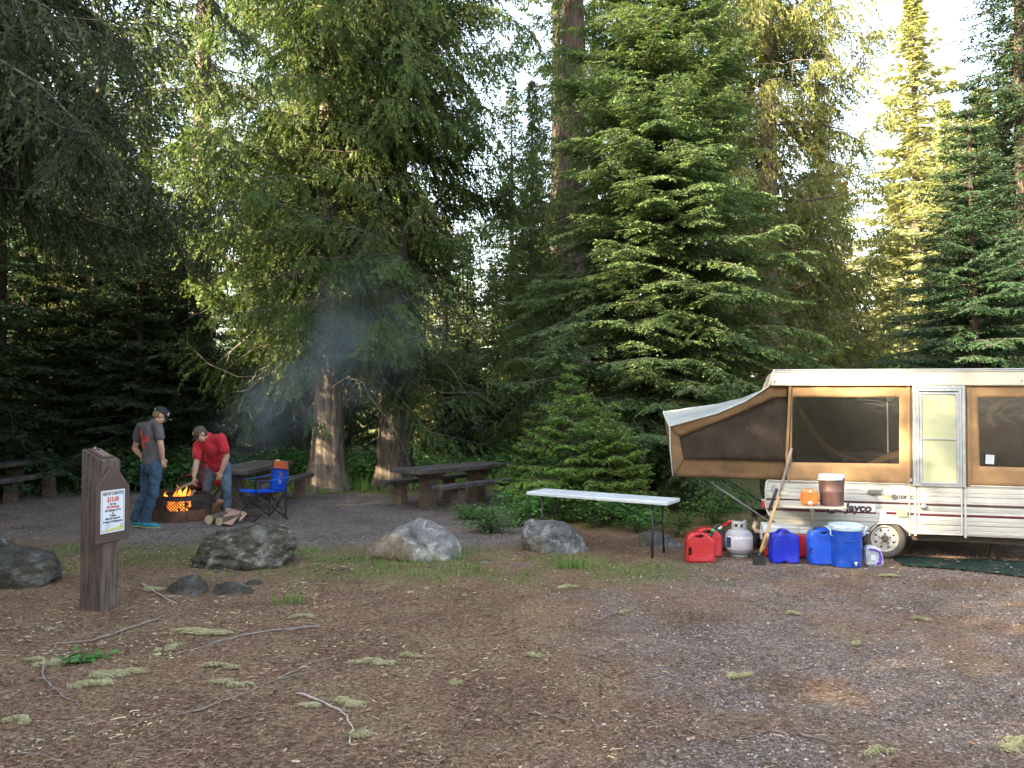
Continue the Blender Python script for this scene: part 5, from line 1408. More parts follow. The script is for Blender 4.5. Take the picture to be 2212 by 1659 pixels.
def boulder(name, label, px, py, pts, mat_, seed, voxel=0.022, amp=0.03, strat=0.0, rotz=0.0, sm=2, group=None):
    """pts: hull points in metres about the base point, x right, y away, z up"""
    bm = bmesh.new()
    for p in pts: bm.verts.new(p)
    r = bmesh.ops.convex_hull(bm, input=bm.verts)
    bmesh.ops.delete(bm, geom=[v for v in bm.verts if not v.link_faces], context='VERTS')
    def disp(c, n):
        v = c * 1.0 + Vector((seed, seed * 2, 0))
        d = amp * (mnoise.noise(v * 3.2) * 1.2 + mnoise.noise(v * 8) * 0.6 + mnoise.noise(v * 19) * 0.32 + mnoise.noise(v * 40) * 0.16)
        rg = mnoise.noise(v * 5); d -= amp * 0.9 * max(0, 0.16 - abs(rg)) * 4
        if strat: 
            s = (c.z + 0.25 * c.x * 0.2 + 0.03 * mnoise.noise(v * 4)) * strat; d += amp * 0.9 * (abs((s % 1) - 0.5) - 0.25) * (1 - abs(n.z))
        return d
    me = remesh(bm, voxel, sm, disp=disp)
    o = mesh_obj(name, me, mat_, smooth=True)
    p = G(px, py); o.location = (p.x, p.y, -0.03 + float(gh(p.x, p.y))); o.rotation_euler = (0, 0, rotz)
    return tag(o, label, 'boulder' if name == 'boulder' else 'rock', group)

M_RK1 = rock_mat('grey_lichened_rock', (0.26, 0.258, 0.25), (0.11, 0.10, 0.09), (0.42, 0.425, 0.425), warm=((0.40, 0.25, 0.10), -0.32, 0.10, 0.32), sc=4.2)
M_RK2 = rock_mat('spotted_grey_rock', (0.18, 0.178, 0.18), (0.07, 0.065, 0.06), (0.34, 0.33, 0.34), sc=6.5, moss=None, warm=((0.22, 0.18, 0.08), -0.32, 0.08, 0.22))
M_RK3 = rock_mat('mossy_layered_rock', (0.17, 0.155, 0.13), (0.05, 0.042, 0.032), (0.31, 0.30, 0.27), moss=(0.045, 0.036, 0.018), sc=3.4)
M_RK4 = rock_mat('dark_rock', (0.10, 0.092, 0.082), (0.035, 0.031, 0.026), (0.21, 0.20, 0.185), sc=4.0, moss=(0.05, 0.045, 0.025))
boulder('boulder', 'pale grey domed boulder with an orange-brown stain, middle of the clearing', 897, 1206,
        [(-.54, 0, 0), (-.55, .05, .12), (-.46, .0, .24), (-.34, .05, .29), (-.22, .1, .38), (-.08, .12, .46), (.03, .1, .50), (.16, .1, .475), (.27, .1, .40), (.38, .05, .36), (.47, 0, .24), (.54, 0, .13), (.53, 0.02, 0), (.4, -.18, 0), (-.3, -.15, 0), (-.42, -.12, .12), (.1, -.22, 0.03), (.15, -.2, .22), (.0, -.14, .34), (.38, -.2, .18),
         (-.3, .5, 0), (.3, .55, 0), (0, .4, .4), (-.3, .4, .2), (.3, .4, .3)], M_RK1, 1.3, amp=0.034)
boulder('boulder', 'spotted grey rounded boulder in front of the left legs of the white folding table', 1200, 1192,
        [(-.42, .1, .12), (-.44, .06, .27), (-.38, .08, .36), (-.28, .1, .41), (-.15, .12, .40), (.1, .12, .36), (.22, .1, .31), (.34, .06, .20), (.42, 0, .03), (.43, .05, 0), (.3, -.12, 0), (-.1, -.16, 0), (-.25, -.1, 0.02), (-.12, -.02, .3), (.15, -.08, .24),
         (-.35, .15, 0), (-.2, .45, 0), (.3, .45, 0), (0, .4, .3), (-.3, .35, .3)], M_RK2, 4.1, amp=0.03, voxel=0.018)
bo = boulder('boulder', 'low flat mossy layered boulder between the signpost and the pale boulder', 525, 1222,
        [(-.55, -.05, 0), (-.58, 0, .10), (-.45, -.02, .25), (-.36, .10, .40), (-.26, .22, .45), (.12, .3, .47), (.38, .25, .47), (.45, .12, .41), (.46, -.02, .36), (-.05, -.12, .34), (.55, .05, .30), (.56, 0, .24), (.44, -.1, .03), (.32, -.2, 0), (.2, -.25, .16), (-.3, -.25, 0), (-.2, -.25, .2), (-.4, -.18, .15),
         (-.4, .5, 0), (.4, .55, 0), (.3, .5, .4), (-.2, .5, .35), (.3, -.15, .28)], M_RK3, 7.7, amp=0.045, strat=11.0)
boulder('boulder', 'dark rough boulder cut by the left edge of the photo', 48, 1262,
        [(-.5, -.1, 0), (-.5, 0, .30), (-.25, .05, .36), (.0, .1, .375), (.12, .1, .36), (.18, .05, .30), (.3, .02, .29), (.37, 0, .18), (.36, 0, .12), (.25, -.1, .02), (.1, -.2, 0), (-.3, -.22, .02), (-.3, -.2, .2), (.05, -.18, .2), (-.4, .5, 0), (.2, .45, 0), (.1, .4, .3), (-.4, .4, .3)], M_RK4, 9.2, amp=0.03)
boulder('boulder', 'dark flat stone at the far left edge behind the rough boulder', -20, 1190, [(-.3, 0, 0), (.22, 0, .0), (.2, .1, .05), (.0, .1, .17), (-.25, .1, .17), (-.3, .4, 0), (.2, .35, 0), (0, .3, .15), (0, -.08, 0)], M_RK4, 2.2, amp=0.02)
boulder('rock', 'rounded brown rock half buried in needles right of the signpost', 402, 1280, [(-.22, 0, 0), (-.18, .02, .09), (-.05, .05, .18), (.10, .05, .19), (.19, .03, .12), (.21, 0, 0), (.1, -.08, 0), (-.1, -.08, .0), (0, -.06, .12), (-.1, .25, 0), (.12, .25, 0), (0, .2, .14)], M_RK4, 3.6, voxel=0.014, amp=0.012)
boulder('rock', 'low dark rock with a pale patch beside the brown rounded rock', 508, 1282, [(-.21, 0, 0), (-.2, .05, .1), (-.1, .05, .13), (.05, .02, .11), (.16, 0, .03), (.22, -.02, 0), (.05, -.1, 0), (-.12, -.05, 0), (.2, .2, 0), (-.15, .25, 0), (0, .2, .1)], M_RK4, 5.9, voxel=0.012, amp=0.012)
boulder('rock', 'small dark stone behind the low dark rock', 548, 1262, [(-.14, 0, 0), (-.08, .02, .06), (.08, .02, .06), (.13, 0, 0), (0, -.05, 0), (0, .15, 0), (0, .1, .07)], M_RK4, 6.9, voxel=0.012, amp=0.008)
boulder('rock', 'flat dark stone in the grass left of the pale boulder', 728, 1232, [(-.11, 0, 0), (-.05, 0, .055), (.08, 0, .05), (.12, 0, 0), (0, -.05, 0), (0, .12, 0)], M_RK4, 8.9, voxel=0.01, amp=0.006)
boulder('rock', 'small pale stone right of the big pale boulder', 1045, 1218, [(-.06, 0, 0), (-.04, 0, .05), (.03, 0, .06), (.06, 0, .02), (.05, 0, 0), (0, -.04, 0), (0, .07, 0)], M_RK1, 10.9, voxel=0.008, amp=0.004)
boulder('rock', 'little stone on the bare litter near the picture centre', 868, 1322, [(-.06, 0, 0), (-.03, 0, .035), (.03, 0, .035), (.07, 0, 0), (0, -.04, 0), (0, .06, 0)], M_RK4, 11.9, voxel=0.008, amp=0.004)
boulder('rock', 'broad flat buried stone below the right boulder', 1130, 1222, [(-.2, 0, 0), (-.1, 0, .045), (.1, 0, .04), (.2, 0, 0), (0, -.08, 0), (0, .2, 0)], M_RK2, 12.9, voxel=0.012, amp=0.006)
boulder('rock', 'pale rock under the plants behind the right legs of the folding table', 1425, 1180, [(-.32, 0, 0), (-.26, 0, .17), (-.12, .05, .23), (.12, .05, .17), (.3, 0, .03), (.3, 0, 0), (0, -.1, 0), (0, .4, 0), (0, .3, .18), (-.2, .3, .15)], M_RK2, 13.9, voxel=0.018, amp=0.014)
boulder('rock', 'pale grey stone in the grass left of the signpost', 290, 1040, [(-.25, 0, 0), (-.1, 0, .08), (.15, 0, .1), (.28, 0, 0), (0, -.1, 0), (0, .2, 0)], M_RK2, 15.9, voxel=0.016, amp=0.01)
rs = None
rg = random.Random(12)
for i in range(16):
    x_, y_ = rg.uniform(-5.5, 1.2), rg.uniform(7.6, 9.9)
    if i == 0:
        bm = bmesh.new()
        for p in [(-.04, 0, 0), (-.02, 0, .025), (.02, .01, .03), (.045, 0, 0), (0, -.03, 0), (0, .035, 0)]: bm.verts.new(p)
        bmesh.ops.convex_hull(bm, input=bm.verts); me = remesh(bm, 0.006, 3)
        rs = mesh_obj('stone', me, M_RK2, smooth=True); o = rs
    else: o = rs.copy(); COL.objects.link(o)
    s = rg.uniform(.5, 1.4); o.location = (x_, y_, float(gh(x_, y_)) - .004); o.scale = (s, s, s * .8); o.rotation_euler = (0, 0, rg.uniform(0, 6))
    tag(o, 'small loose grey stone in the sparse grass between the boulders', 'stone', 'small stones between the boulders')

# ================================================================ materials for gear
M_BRP = PM('brown_painted_timber', (0.12, 0.082, 0.066), 0.75, (0.05, 0.033, 0.026), scale=13, stretch=(3, 3, .25), bump=1.0, bdist=0.006, lo=.4, hi=.6, dirt=(0.17, 0.135, 0.09), dirt_amt=.5, dirt_scale=5)
M_BRD = PM('brown_sign_board', (0.075, 0.044, 0.036), 0.6, (0.055, 0.033, 0.027), scale=6, bump=0.2)
M_TBL = PM('weathered_dark_planks', (0.085, 0.073, 0.072), 0.6, (0.045, 0.036, 0.034), scale=8, bump=0.4, dirt=(0.17, 0.15, 0.15), dirt_amt=.6, dirt_scale=6)
M_CONC = PM('pebbled_brown_concrete', (0.20, 0.14, 0.095), 0.9, (0.07, 0.05, 0.036), scale=30, bump=0.9, bdist=.012, dirt=(0.05, 0.035, 0.028), dirt_amt=.9, dirt_scale=2.2)
M_PLW = PM('white_plastic', (0.56, 0.59, 0.62), 0.4, (0.50, 0.53, 0.56), scale=5, bump=0.05)
M_BLM = PM('black_metal', (0.022, 0.022, 0.025), 0.45, (0.035, 0.033, 0.032), scale=20, bump=0.1, metal=0.3)
M_RUST = PM('rusty_steel', (0.10, 0.042, 0.022), 0.85, (0.04, 0.024, 0.018), scale=5, bump=0.4, dirt=(0.22, 0.09, 0.028), dirt_amt=.7, dirt_scale=2.5)
M_SOOT = PM('sooty_steel', (0.045, 0.03, 0.024), 0.8, (0.02, 0.016, 0.014), scale=8, bump=0.3)
M_REDP = PM('red_plastic', (0.52, 0.025, 0.028), 0.38, (0.42, 0.02, 0.024), scale=4, bump=0.06, dirt=(0.42, 0.12, 0.12), dirt_amt=.5, dirt_scale=4)
M_REDC = PM('cooler_red', (0.50, 0.022, 0.022), 0.35, (0.43, 0.02, 0.02), bump=0.03)
M_BLU1 = PM('deep_blue_plastic', (0.008, 0.022, 0.48), 0.32, (0.006, 0.018, 0.36), scale=4, bump=0.08, dirt=(.10, .10, .22), dirt_amt=.35, dirt_scale=7)
M_BLU2 = PM('bright_blue_plastic', (0.008, 0.085, 0.60), 0.35, (0.006, 0.07, 0.50), scale=4, bump=0.08, dirt=(.12, .16, .30), dirt_amt=.35, dirt_scale=7)
M_BLU3 = PM('cooler_blue', (0.008, 0.075, 0.48), 0.4, (0.006, 0.06, 0.40), scale=4, bump=0.05, dirt=(.12, .16, .26), dirt_amt=.35, dirt_scale=6)
M_BLU4 = PM('blue_rib', (0.006, 0.055, 0.38), 0.45, bump=0)
M_LIDB = PM('pale_blue_lid', (0.52, 0.66, 0.76), 0.4, (0.46, 0.60, 0.70), bump=0.03)
M_ORG = PM('orange_plastic', (0.78, 0.22, 0.04), 0.4, (0.70, 0.18, 0.03), scale=4, bump=0.05)
M_BRC = PM('brown_cooler_plastic', (0.11, 0.055, 0.052), 0.5, (0.085, 0.042, 0.04), scale=5, bump=0.05, dirt=(0.2, 0.14, 0.13), dirt_amt=.4)
M_GRN = PM('green_mat_cloth', (0.012, 0.055, 0.045), 0.9, (0.008, 0.036, 0.03), scale=7, bump=0.5, dirt=(0.10, 0.085, 0.06), dirt_amt=.35, dirt_scale=5)
M_STEEL = PM('grey_tank_paint', (0.36, 0.38, 0.40), 0.4, (0.27, 0.28, 0.29), scale=6, bump=0.05, dirt=(0.15, 0.13, 0.12), dirt_amt=.4, dirt_scale=6)
M_LABEL = PM('worn_paper_label', (0.60, 0.56, 0.60), 0.6, (0.50, 0.47, 0.50), scale=8, stretch=(1, 1, 3), bump=0.2)
M_NAVY = PM('navy_print', (0.02, 0.06, 0.16), .5, bump=0)
M_WOODL = PM('pale_handle_wood', (0.52, 0.34, 0.14), 0.5, (0.42, 0.26, 0.10), scale=10, stretch=(1, 1, .2), bump=0.1)
M_WOODG = PM('grey_handle_wood', (0.27, 0.22, 0.19), 0.8, (0.18, 0.145, 0.125), scale=14, bump=0.2)
M_WOODD = PM('dark_handle', (0.07, 0.055, 0.05), 0.7, (0.045, 0.036, 0.034), scale=14, bump=0.2)
M_WOODA = PM('axe_handle_wood', (0.58, 0.42, 0.29), 0.6, (0.46, 0.32, 0.22), scale=10, bump=0.1)
M_GREENP = PM('green_plastic_ring', (0.02, 0.42, 0.12), .4, bump=0)
M_LOGB = bark_mat('log_bark', (0.05, 0.038, 0.03), (0.16, 0.12, 0.09), scale=20, bdist=.01)
M_LOGE = PM('cut_log_end', (0.52, 0.40, 0.24), 0.75, (0.42, 0.30, 0.17), scale=20, bump=0.1)
M_CARD = PM('torn_cardboard', (0.52, 0.31, 0.22), 0.85, (0.46, 0.27, 0.19), scale=6, bump=0.1)
M_DKB = PM('dark_cloth_bundle', (0.016, 0.016, 0.022), 0.85, (0.03, 0.03, 0.04), bump=0.3)

# ================================================================ signpost
sx_ = Vector((0.956, -0.292, 0)); sn = Vector((0.292, 0.956, 0))   # along the front face, along the board face
C0 = G(215, 1322); s = 0.215
SPR = math.atan2(sx_.y, sx_.x)
post = thing('signpost', 'squat square brown timber signpost with a slanted top and a fee notice', 'signpost', (C0.x, C0.y, 0), (0, 0, SPR))
# local x = along front face (towards the board), y = away; the near corner is the origin
def pz(px, py, Yd):
    p = At(px, py, Yd); return p.z
hL, hR = 1.365, 1.265
bm = bmesh.new()
b = [(-s, 0), (0, 0), (0, s), (-s, s)]; vb = [bm.verts.new((x_, y_, -0.05)) for x_, y_ in b]; vt = [bm.verts.new((x_, y_, hL if x_ < -.1 else hR)) for x_, y_ in b]
bm.faces.new(vb[::-1]); bm.faces.new(vt); bridge(bm, vb, vt)
bmesh.ops.bevel(bm, geom=bm.edges[:], offset=0.006, segments=2, affect='EDGES')
bm_obj('post', bm, M_BRP, post)
ang = math.atan2(hL - hR, s)
bm = bmesh.new(); rt2 = Matrix.Rotation(ang, 3, 'Y'); cz_ = (hL + hR) / 2
box(bm, (-s / 2 - 0.005, s / 2, cz_ + 0.010), (0.175, 0.15, 0.012), rot=rt2, bev=.003); cap_ = bm_obj('top_plate', bm, M_BRD, post)
bm = bmesh.new()
for dy in (-.025, 0.02): box(bm, (-s / 2 + .012, s / 2 + dy, cz_ + 0.0128), (0.10, 0.012, 0.003), rot=rt2)
cyl(bm, (-s / 2 - .07, s / 2, cz_ + .045), (-s / 2 - .068, s / 2, cz_ + .063), 0.01, n=8); bm_obj('embossed_mark', bm, PM('worn_pale_paint', (0.35, 0.28, 0.25), .6), cap_)
# board on the right face, in the y-z plane at x = 0..0.022
by0, by1 = -0.085, 0.30; bz0, bzs, bzt = 0.573, 1.036, 1.215; bc = (by0 + by1) / 2
bm = bmesh.new(); prism(bm, [(by0, bz0), (by1, bz0), (by1, bzs), (bc + .03, bzt), (bc - .03, bzt), (by0, bzs)], 0.002, 0.026, 'yz')
bmesh.ops.bevel(bm, geom=bm.edges[:], offset=0.004, segments=1, affect='EDGES')
board = bm_obj('board', bm, M_BRD, post)
bm = bmesh.new(); ellipsoid(bm, (0.028, bc, 1.13), (0.006, .012, .012), n=8); bm_obj('bolt', bm, M_RUSTD, board)
M_PAP = PM('laminated_paper', (0.66, 0.67, 0.74), 0.35, (0.62, 0.63, 0.70), bump=0)
PW, PH = 0.270, 0.36; pc = bc - 0.006; pzc = 0.835
bm = bmesh.new(); box(bm, (0.0275, pc, pzc), (0.003, PW, PH)); paper = bm_obj('notice', bm, M_PAP, post)
def ptxt(s_, dz, h, mt, bold=0.0012, dy=0.0, sxx=0.9, name='lettering', al='CENTER'):
    me = text_mesh(s_, h * 1.16, 0.0003, 0, bold, al); dz *= 1.16; o = mesh_obj(name, me, mt, paper)
    # text reads towards +y, face normal +x
    o.matrix_local = Matrix(((0, 0, 1, 0.0295), (sxx, 0, 0, pc + dy), (0, 1, 0, pzc + dz), (0, 0, 0, 1)))
    return o
M_INK = PM('black_ink', (0.035, 0.035, 0.045), .6, bump=0); M_REDI = PM('red_ink', (0.55, 0.06, 0.04), .6, bump=0); M_YEL = PM('yellow_print', (0.62, 0.62, 0.14), .6, bump=0); M_GRI = PM('grey_border_ink', (0.12, 0.14, 0.16), .6, bump=0)
bm = bmesh.new(); a_, b_ = PW / 2 - .014, PH / 2 - .014
for sy in (-1, 1): box(bm, (0.0293, pc + sy * a_, pzc), (0.0008, .0035, 2 * b_)); box(bm, (0.0293, pc, pzc + sy * b_), (0.0008, 2 * a_, .0035))
box(bm, (0.0293, pc, pzc + .131), (0.0008, 2 * a_ - .02, .0012)); box(bm, (0.0293, pc, pzc - .102), (0.0008, 2 * a_ - .02, .0012))
bm_obj('border', bm, M_GRI, paper)
ptxt('GROUP CAMP SITE', .128, .026, M_INK); ptxt('$15.00', .085, .046, M_REDI, .0025); ptxt('Per day', .053, .022, M_INK); ptxt('NO Discount', .031, .024, M_REDI, .0018)
ptxt("All Vehicles ATV's", .006, .023, M_INK); ptxt('&', -.013, .021, M_INK); ptxt('Trailers', -.032, .022, M_INK); ptxt('Must Be Parked In', -.053, .022, M_INK); ptxt('Designated Parking spots', -.075, .0205, M_INK)
bm = bmesh.new()
for k in range(5): box(bm, (0.0293, pc - .052 - .004 * k, pzc - .113 - k * .0085), (0.0008, .075 - .009 * k, .0018))
bm_obj('fine_print', bm, M_GRI, paper)
bm = bmesh.new(); prism(bm, [(pc - a_ + .004, pzc - b_ + .004), (pc + a_ - .004, pzc - b_ + .004), (pc + a_ - .004, pzc - .130), (pc + .02, pzc - .143), (pc - a_ + .004, pzc - .155)], 0.0291, 0.0293, 'yz'); bm_obj('yellow_band', bm, M_YEL, paper)
bm = bmesh.new(); shp = [(0, -.02), (.010, -.012), (.012, .0), (.012, .014), (.006, .012), (0, .016), (-.006, .012), (-.012, .014), (-.012, 0), (-.010, -.012)]
prism(bm, [(pc + .098 + p[0], pzc - .130 + p[1]) for p in shp], 0.0295, 0.0299, 'yz'); sh_ = bm_obj('shield_badge', bm, M_GRI, paper)
bm = bmesh.new(); prism(bm, [(pc + .098 + p[0] * .75, pzc - .130 + p[1] * .75) for p in shp], 0.0300, 0.0302, 'yz'); bm_obj('shield_field', bm, M_PAP, sh_)
bm = bmesh.new(); prism(bm, [(pc + .098 - .005, pzc - .131), (pc + .098 + .005, pzc - .131), (pc + .098, pzc - .119)], 0.0303, 0.0305, 'yz'); box(bm, (0.0304, pc + .098, pzc - .135), (.0003, .002, .008)); bm_obj('shield_tree', bm, M_GRI, sh_)

# ================================================================ picnic tables
def picnic(label, corner, ldir, L_, W_, bench_sides, top_h=0.70, angle_w=None):
    """corner: near corner (right-hand end of the near short edge); ldir: unit vector of the long axis"""
    l = Vector((ldir[0], ldir[1], 0)).normalized(); wv = Vector((-l.y, l.x, 0))
    c = Vector((corner[0], corner[1], 0)) + l * L_ / 2 + wv * W_ / 2
    root = thing('picnic_table', label, 'picnic table', (c.x, c.y, 0), (0, 0, math.atan2(l.y, l.x)))
    # local x along, y across (towards +w)
    pw = W_ / 3
    for k in range(3):
        bm = bmesh.new(); y_ = -W_ / 2 + pw * (k + .5)
        box(bm, (0.01 * (k - 1), y_, top_h - 0.04), (L_, pw - 0.012, 0.075), bev=0.008); bm_obj('tabletop_plank', bm, M_TBL, root)
    for sx in (-1, 1):
        x_ = sx * L_ * 0.27
        bm = bmesh.new()
        prism(bm, [(-.14, -0.1), (.14, -.1), (.115, .30), (.12, top_h - .19), (.30, top_h - .115), (.30, top_h - .082), (-.30, top_h - .082), (-.30, top_h - .115), (-.12, top_h - .19), (-.115, .30)], x_ - .11, x_ + .11, 'yz')
        bmesh.ops.bevel(bm, geom=bm.edges[:], offset=0.012, segments=1, affect='EDGES'); bm_obj('pedestal', bm, M_CONC, root)
    for sy in bench_sides:
        y_ = sy * (W_ / 2 + .28)
        bm = bmesh.new(); box(bm, (0, y_, 0.42), (L_ * 0.96, 0.26, 0.07), bev=.008); bench = bm_obj('bench', bm, M_TBL, root)
        for sx in (-1, 1):
            bm = bmesh.new(); x_ = sx * L_ * 0.27
            prism(bm, [(y_ - .115, -.1), (y_ + .115, -.1), (y_ + .085, .382), (y_ - .085, .382)], x_ - .09, x_ + .09, 'yz'); bmesh.ops.bevel(bm, geom=bm.edges[:], offset=0.012, segments=1, affect='EDGES'); bm_obj('bench_leg', bm, M_CONC, bench)
    return root
picnic('dark plank picnic table between the dark cedar trunk and the young firs', (-1.47, 13.75), (.60, .80), 2.45, 0.80, (-1, 1))
picnic('picnic table seen end-on behind the man in the red shirt', (-4.36, 13.75), (.02, 1), 2.7, 0.82, (-1, 1))
picnic('picnic table at the far left edge of the clearing', (-9.40, 14.6), (-.02, 1.0), 2.4, 0.80, (-1, 1))
p = At(622 - 18, 992, 15.9); bm = bmesh.new(); ellipsoid(bm, (0, 0, .02), (.085, .06, .03)); ellipsoid(bm, (.02, 0, .04), (.05, .045, .025)); o = mesh_obj('pale_stone', remesh(bm, .008, 3), PM('cream_stone', (0.6, .5, .38)), smooth=True); o.location = (p.x, 15.7, .70); tag(o, 'small cream stone lying on the far end of the picnic table behind the chairs', 'stone')

# ================================================================ white folding table
fl, fr = Vector((0.155, 10.28, 0)), Vector((1.755, 9.42, 0)); ld = (fr - fl).normalized(); lw = Vector((-ld.y, ld.x, 0)); FL = 1.80; FW = 0.50; fh = .672
fc = (fl + fr) / 2 + lw * FW / 2
ft = thing('folding_table', 'long white plastic folding table with black legs left of the trailer', 'table', (fc.x, fc.y, 0), (0, 0.02, math.atan2(ld.y, ld.x)))
for sx in (-1, 1):
    bm = bmesh.new(); box(bm, (sx * FL / 4, 0, fh - .022), (FL / 2 - .002, FW, .044), bev=0.012, segs=3)
    bm_obj('tabletop_half', bm, M_PLW, ft, smooth=False)
for sx in (-1, 1):
    for sy in (-1, 1):
        bm = bmesh.new(); x_ = sx * (FL / 2 - .20); tube(bm, [(x_, sy * .19, fh - .045), (x_ + sx * .01, sy * .19, .3), (x_ + sx * .02, sy * .215, 0.0)], [.0125, .0125, .014], 10); bm_obj('leg', bm, M_BLM, ft, smooth=True)
    bm = bmesh.new(); x_ = sx * (FL / 2 - .20); tube(bm, [(x_, -.19, fh - .3), (x_, .19, fh - .3)], .009, 8); tube(bm, [(x_, 0, fh - .3), (sx * .10, 0, fh - .05)], .008, 8); bm_obj('brace', bm, M_BLM, ft, smooth=True)

# ================================================================ fire ring
FC = Vector((XY(395, 12.93)[0], 12.93, 0)); FR = 0.42; FH = 0.385
ring = thing('fire_ring', 'rusty steel fire ring with lattice cut-outs and flames inside', 'fire ring', FC)
def cylpatch(bm, a0, a1, z0, z1, r, th=.006, n=None):
    n = n or max(1, int(abs(a1 - a0) / .08)); prev = None
    for i in range(n + 1):
        a = a0 + (a1 - a0) * i / n; c_, s_ = math.cos(a), math.sin(a)
        q = [bm.verts.new((c_ * rr_, s_ * rr_, z_)) for rr_, z_ in ((r, z0), (r, z1), (r - th, z1), (r - th, z0))]
        if prev:
            for k in range(4): bm.faces.new((prev[k], q[k], q[(k + 1) % 4], prev[(k + 1) % 4]))
        else: bm.faces.new(q)
        prev = q
    bm.faces.new(prev[::-1])
bm = bmesh.new(); lz0, lz1 = 0.175, 0.315
cylpatch(bm, 0, 2 * PI, -0.03, lz0, FR, n=72); bm_obj('lower_band', bm, M_RUST, ring, smooth=False)
bm = bmesh.new(); cylpatch(bm, 0, 2 * PI, lz1, FH, FR, n=72)
wins = []
# lattice windows: centre angles and half widths (front is -y, angle -90 deg)
for ca, hw in ((-90 + 4, 30), (-90 - 52, 12), (-90 + 52, 16), (60, 30), (130, 25), (0, 12)): wins.append((R(ca - hw), R(ca + hw)))
wins.sort(); prev = wins[-1][1] - 2 * PI
for a0, a1 in wins:
    cylpatch(bm, prev, a0, lz0, lz1, FR); prev = a1
ub = bm_obj('upper_band', bm, M_SOOT, ring)
for a0, a1 in wins:
    bm = bmesh.new(); stp = 0.045 / FR; k = a0 - (lz1 - lz0) / FR
    while k < a1:
        for sg in (1, -1):
            pts = []
            for i in range(7):
                t = i / 6; a = (k + t * (lz1 - lz0) / FR * 1.0) if sg > 0 else (k + (1 - t) * (lz1 - lz0) / FR)
                pts.append((a, lz0 + (lz1 - lz0) * t))
            pts = [(a, z_) for a, z_ in pts if a0 <= a <= a1]
            if len(pts) > 1: tube(bm, [(math.cos(a) * (FR - .003), math.sin(a) * (FR - .003), z_) for a, z_ in pts], 0.0068, 4)
        k += stp
    bm_obj('lattice', bm, M_SOOT, ring)
bm = bmesh.new(); tube(bm, [(math.cos(2 * PI * i / 64) * FR, math.sin(2 * PI * i / 64) * FR, FH) for i in range(65)], .011, 8, cap=False); bm_obj('rim', bm, M_SOOT, ring, smooth=True)
# swing-away grate on its post at the left
bm = bmesh.new(); gx_ = -FR - .02
tube(bm, [(gx_, .12, 0), (gx_, .12, FH + .09)], .016, 8)
for k in range(9): tube(bm, [(gx_ + .02 + .03 * k, .0, FH + .05), (gx_ + .02 + .03 * k, .26, FH + .05)], .005, 5)
tube(bm, [(gx_, .0, FH + .05), (gx_ + .28, .0, FH + .05), (gx_ + .28, .26, FH + .05), (gx_, .26, FH + .05), (gx_, 0, FH + .05)], .008, 6)
tube(bm, [(gx_ + .28, .13, FH + .05), (gx_ + .36, .13, FH + .05), (gx_ + .37, .13, FH + .16), (gx_ + .40, .13, FH + .17), (gx_ + .52, .13, FH + .17)], .009, 6)
bm_obj('grate', bm, M_SOOT, ring, smooth=True)
bm = bmesh.new(); lathe(bm, [(FR - .02, .05), (.2, .09), (.001, .10)], 32, cap=False); bm_obj('ash_bed', bm, PM('ash', (.12, .11, .10), .95, (.03, .03, .03), scale=14, bump=.8), ring)
# burning wood: each log its own thing
M_CHAR = PM('charred_wood', (0.03, 0.024, 0.02), .9, (.012, .01, .01), scale=12, bump=.6)
def logo(name, p0, p1, r, label, mt=None, cat='log', split=False, ends=None, grp=None):
    p0, p1 = Vector(p0), Vector(p1); d = (p1 - p0); L_ = d.length; q = d.to_track_quat('Z', 'Y')
    bm = bmesh.new(); n = 14; rg = random.Random(int(abs(p0.x) * 1000) + int(r * 999)); rings = []
    offs = [1 + rg.uniform(-.08, .08) for _ in range(n)]
    for k in range(5):
        z_ = L_ * k / 4; rings.append([bm.verts.new((math.cos(2 * PI * i / n) * r * offs[i] * (1 + rg.uniform(-.03, .03)), (max(-.15 * r, math.sin(2 * PI * i / n) * r * offs[i]) if split else math.sin(2 * PI * i / n) * r * offs[i]), z_)) for i in range(n)])
    for a, b in zip(rings, rings[1:]): bridge(bm, a, b)
    o = bm_obj(name, bm, mt or M_LOGB, None, smooth=True); o.location = p0; o.rotation_mode = 'QUATERNION'; o.rotation_quaternion = q
    bm = bmesh.new(); 
    for rg_ in (0, 4):
        pts = [(v[0], v[1]) for v in [(math.cos(2 * PI * i / n) * r * offs[i] * .995, (max(-.15 * r, math.sin(2 * PI * i / n) * r * offs[i]) if split else math.sin(2 * PI * i / n) * r * offs[i]) * .995) for i in range(n)]]
        z_ = -0.002 if rg_ == 0 else L_ - .004
        prism(bm, pts, z_, z_ + .006, 'xy')
    bm_obj('cut_ends', bm, ends or M_LOGE, o)
    return tag(o, label, cat, grp)
F_ = FC
def FP(x, y, z): return F_ + Vector((x, y, z))
logo('burning_log', FP(-.26, -.12, .12), FP(.10, .05, .34), .04, 'charred log leaning up to the right in the fire', M_CHAR, ends=M_CHAR)
logo('burning_log', FP(.24, -.18, .10), FP(-.05, .1, .32), .038, 'charred log leaning up to the left in the fire', M_CHAR, ends=M_CHAR)
logo('burning_log', FP(-.2, .1, .14), FP(.22, .14, .18), .045, 'blackened log lying across the back of the fire', M_CHAR, ends=M_CHAR)
def split_stick(name, a, b, w, t, label, mt):
    a, b = Vector(a), Vector(b); d = b - a; bm = bmesh.new(); box(bm, (0, 0, d.length / 2), (w, t, d.length), bev=.004, taper=(.9, .8)); o = bm_obj(name, bm, mt); o.location = a; o.rotation_mode = 'QUATERNION'; o.rotation_quaternion = d.to_track_quat('Z', 'Y'); return tag(o, label, 'firewood')
def c3(x, y, Y): return At((400 + x / 2.37) / 1.8228, (1500 + y / 2.37) / 1.8228, Y)
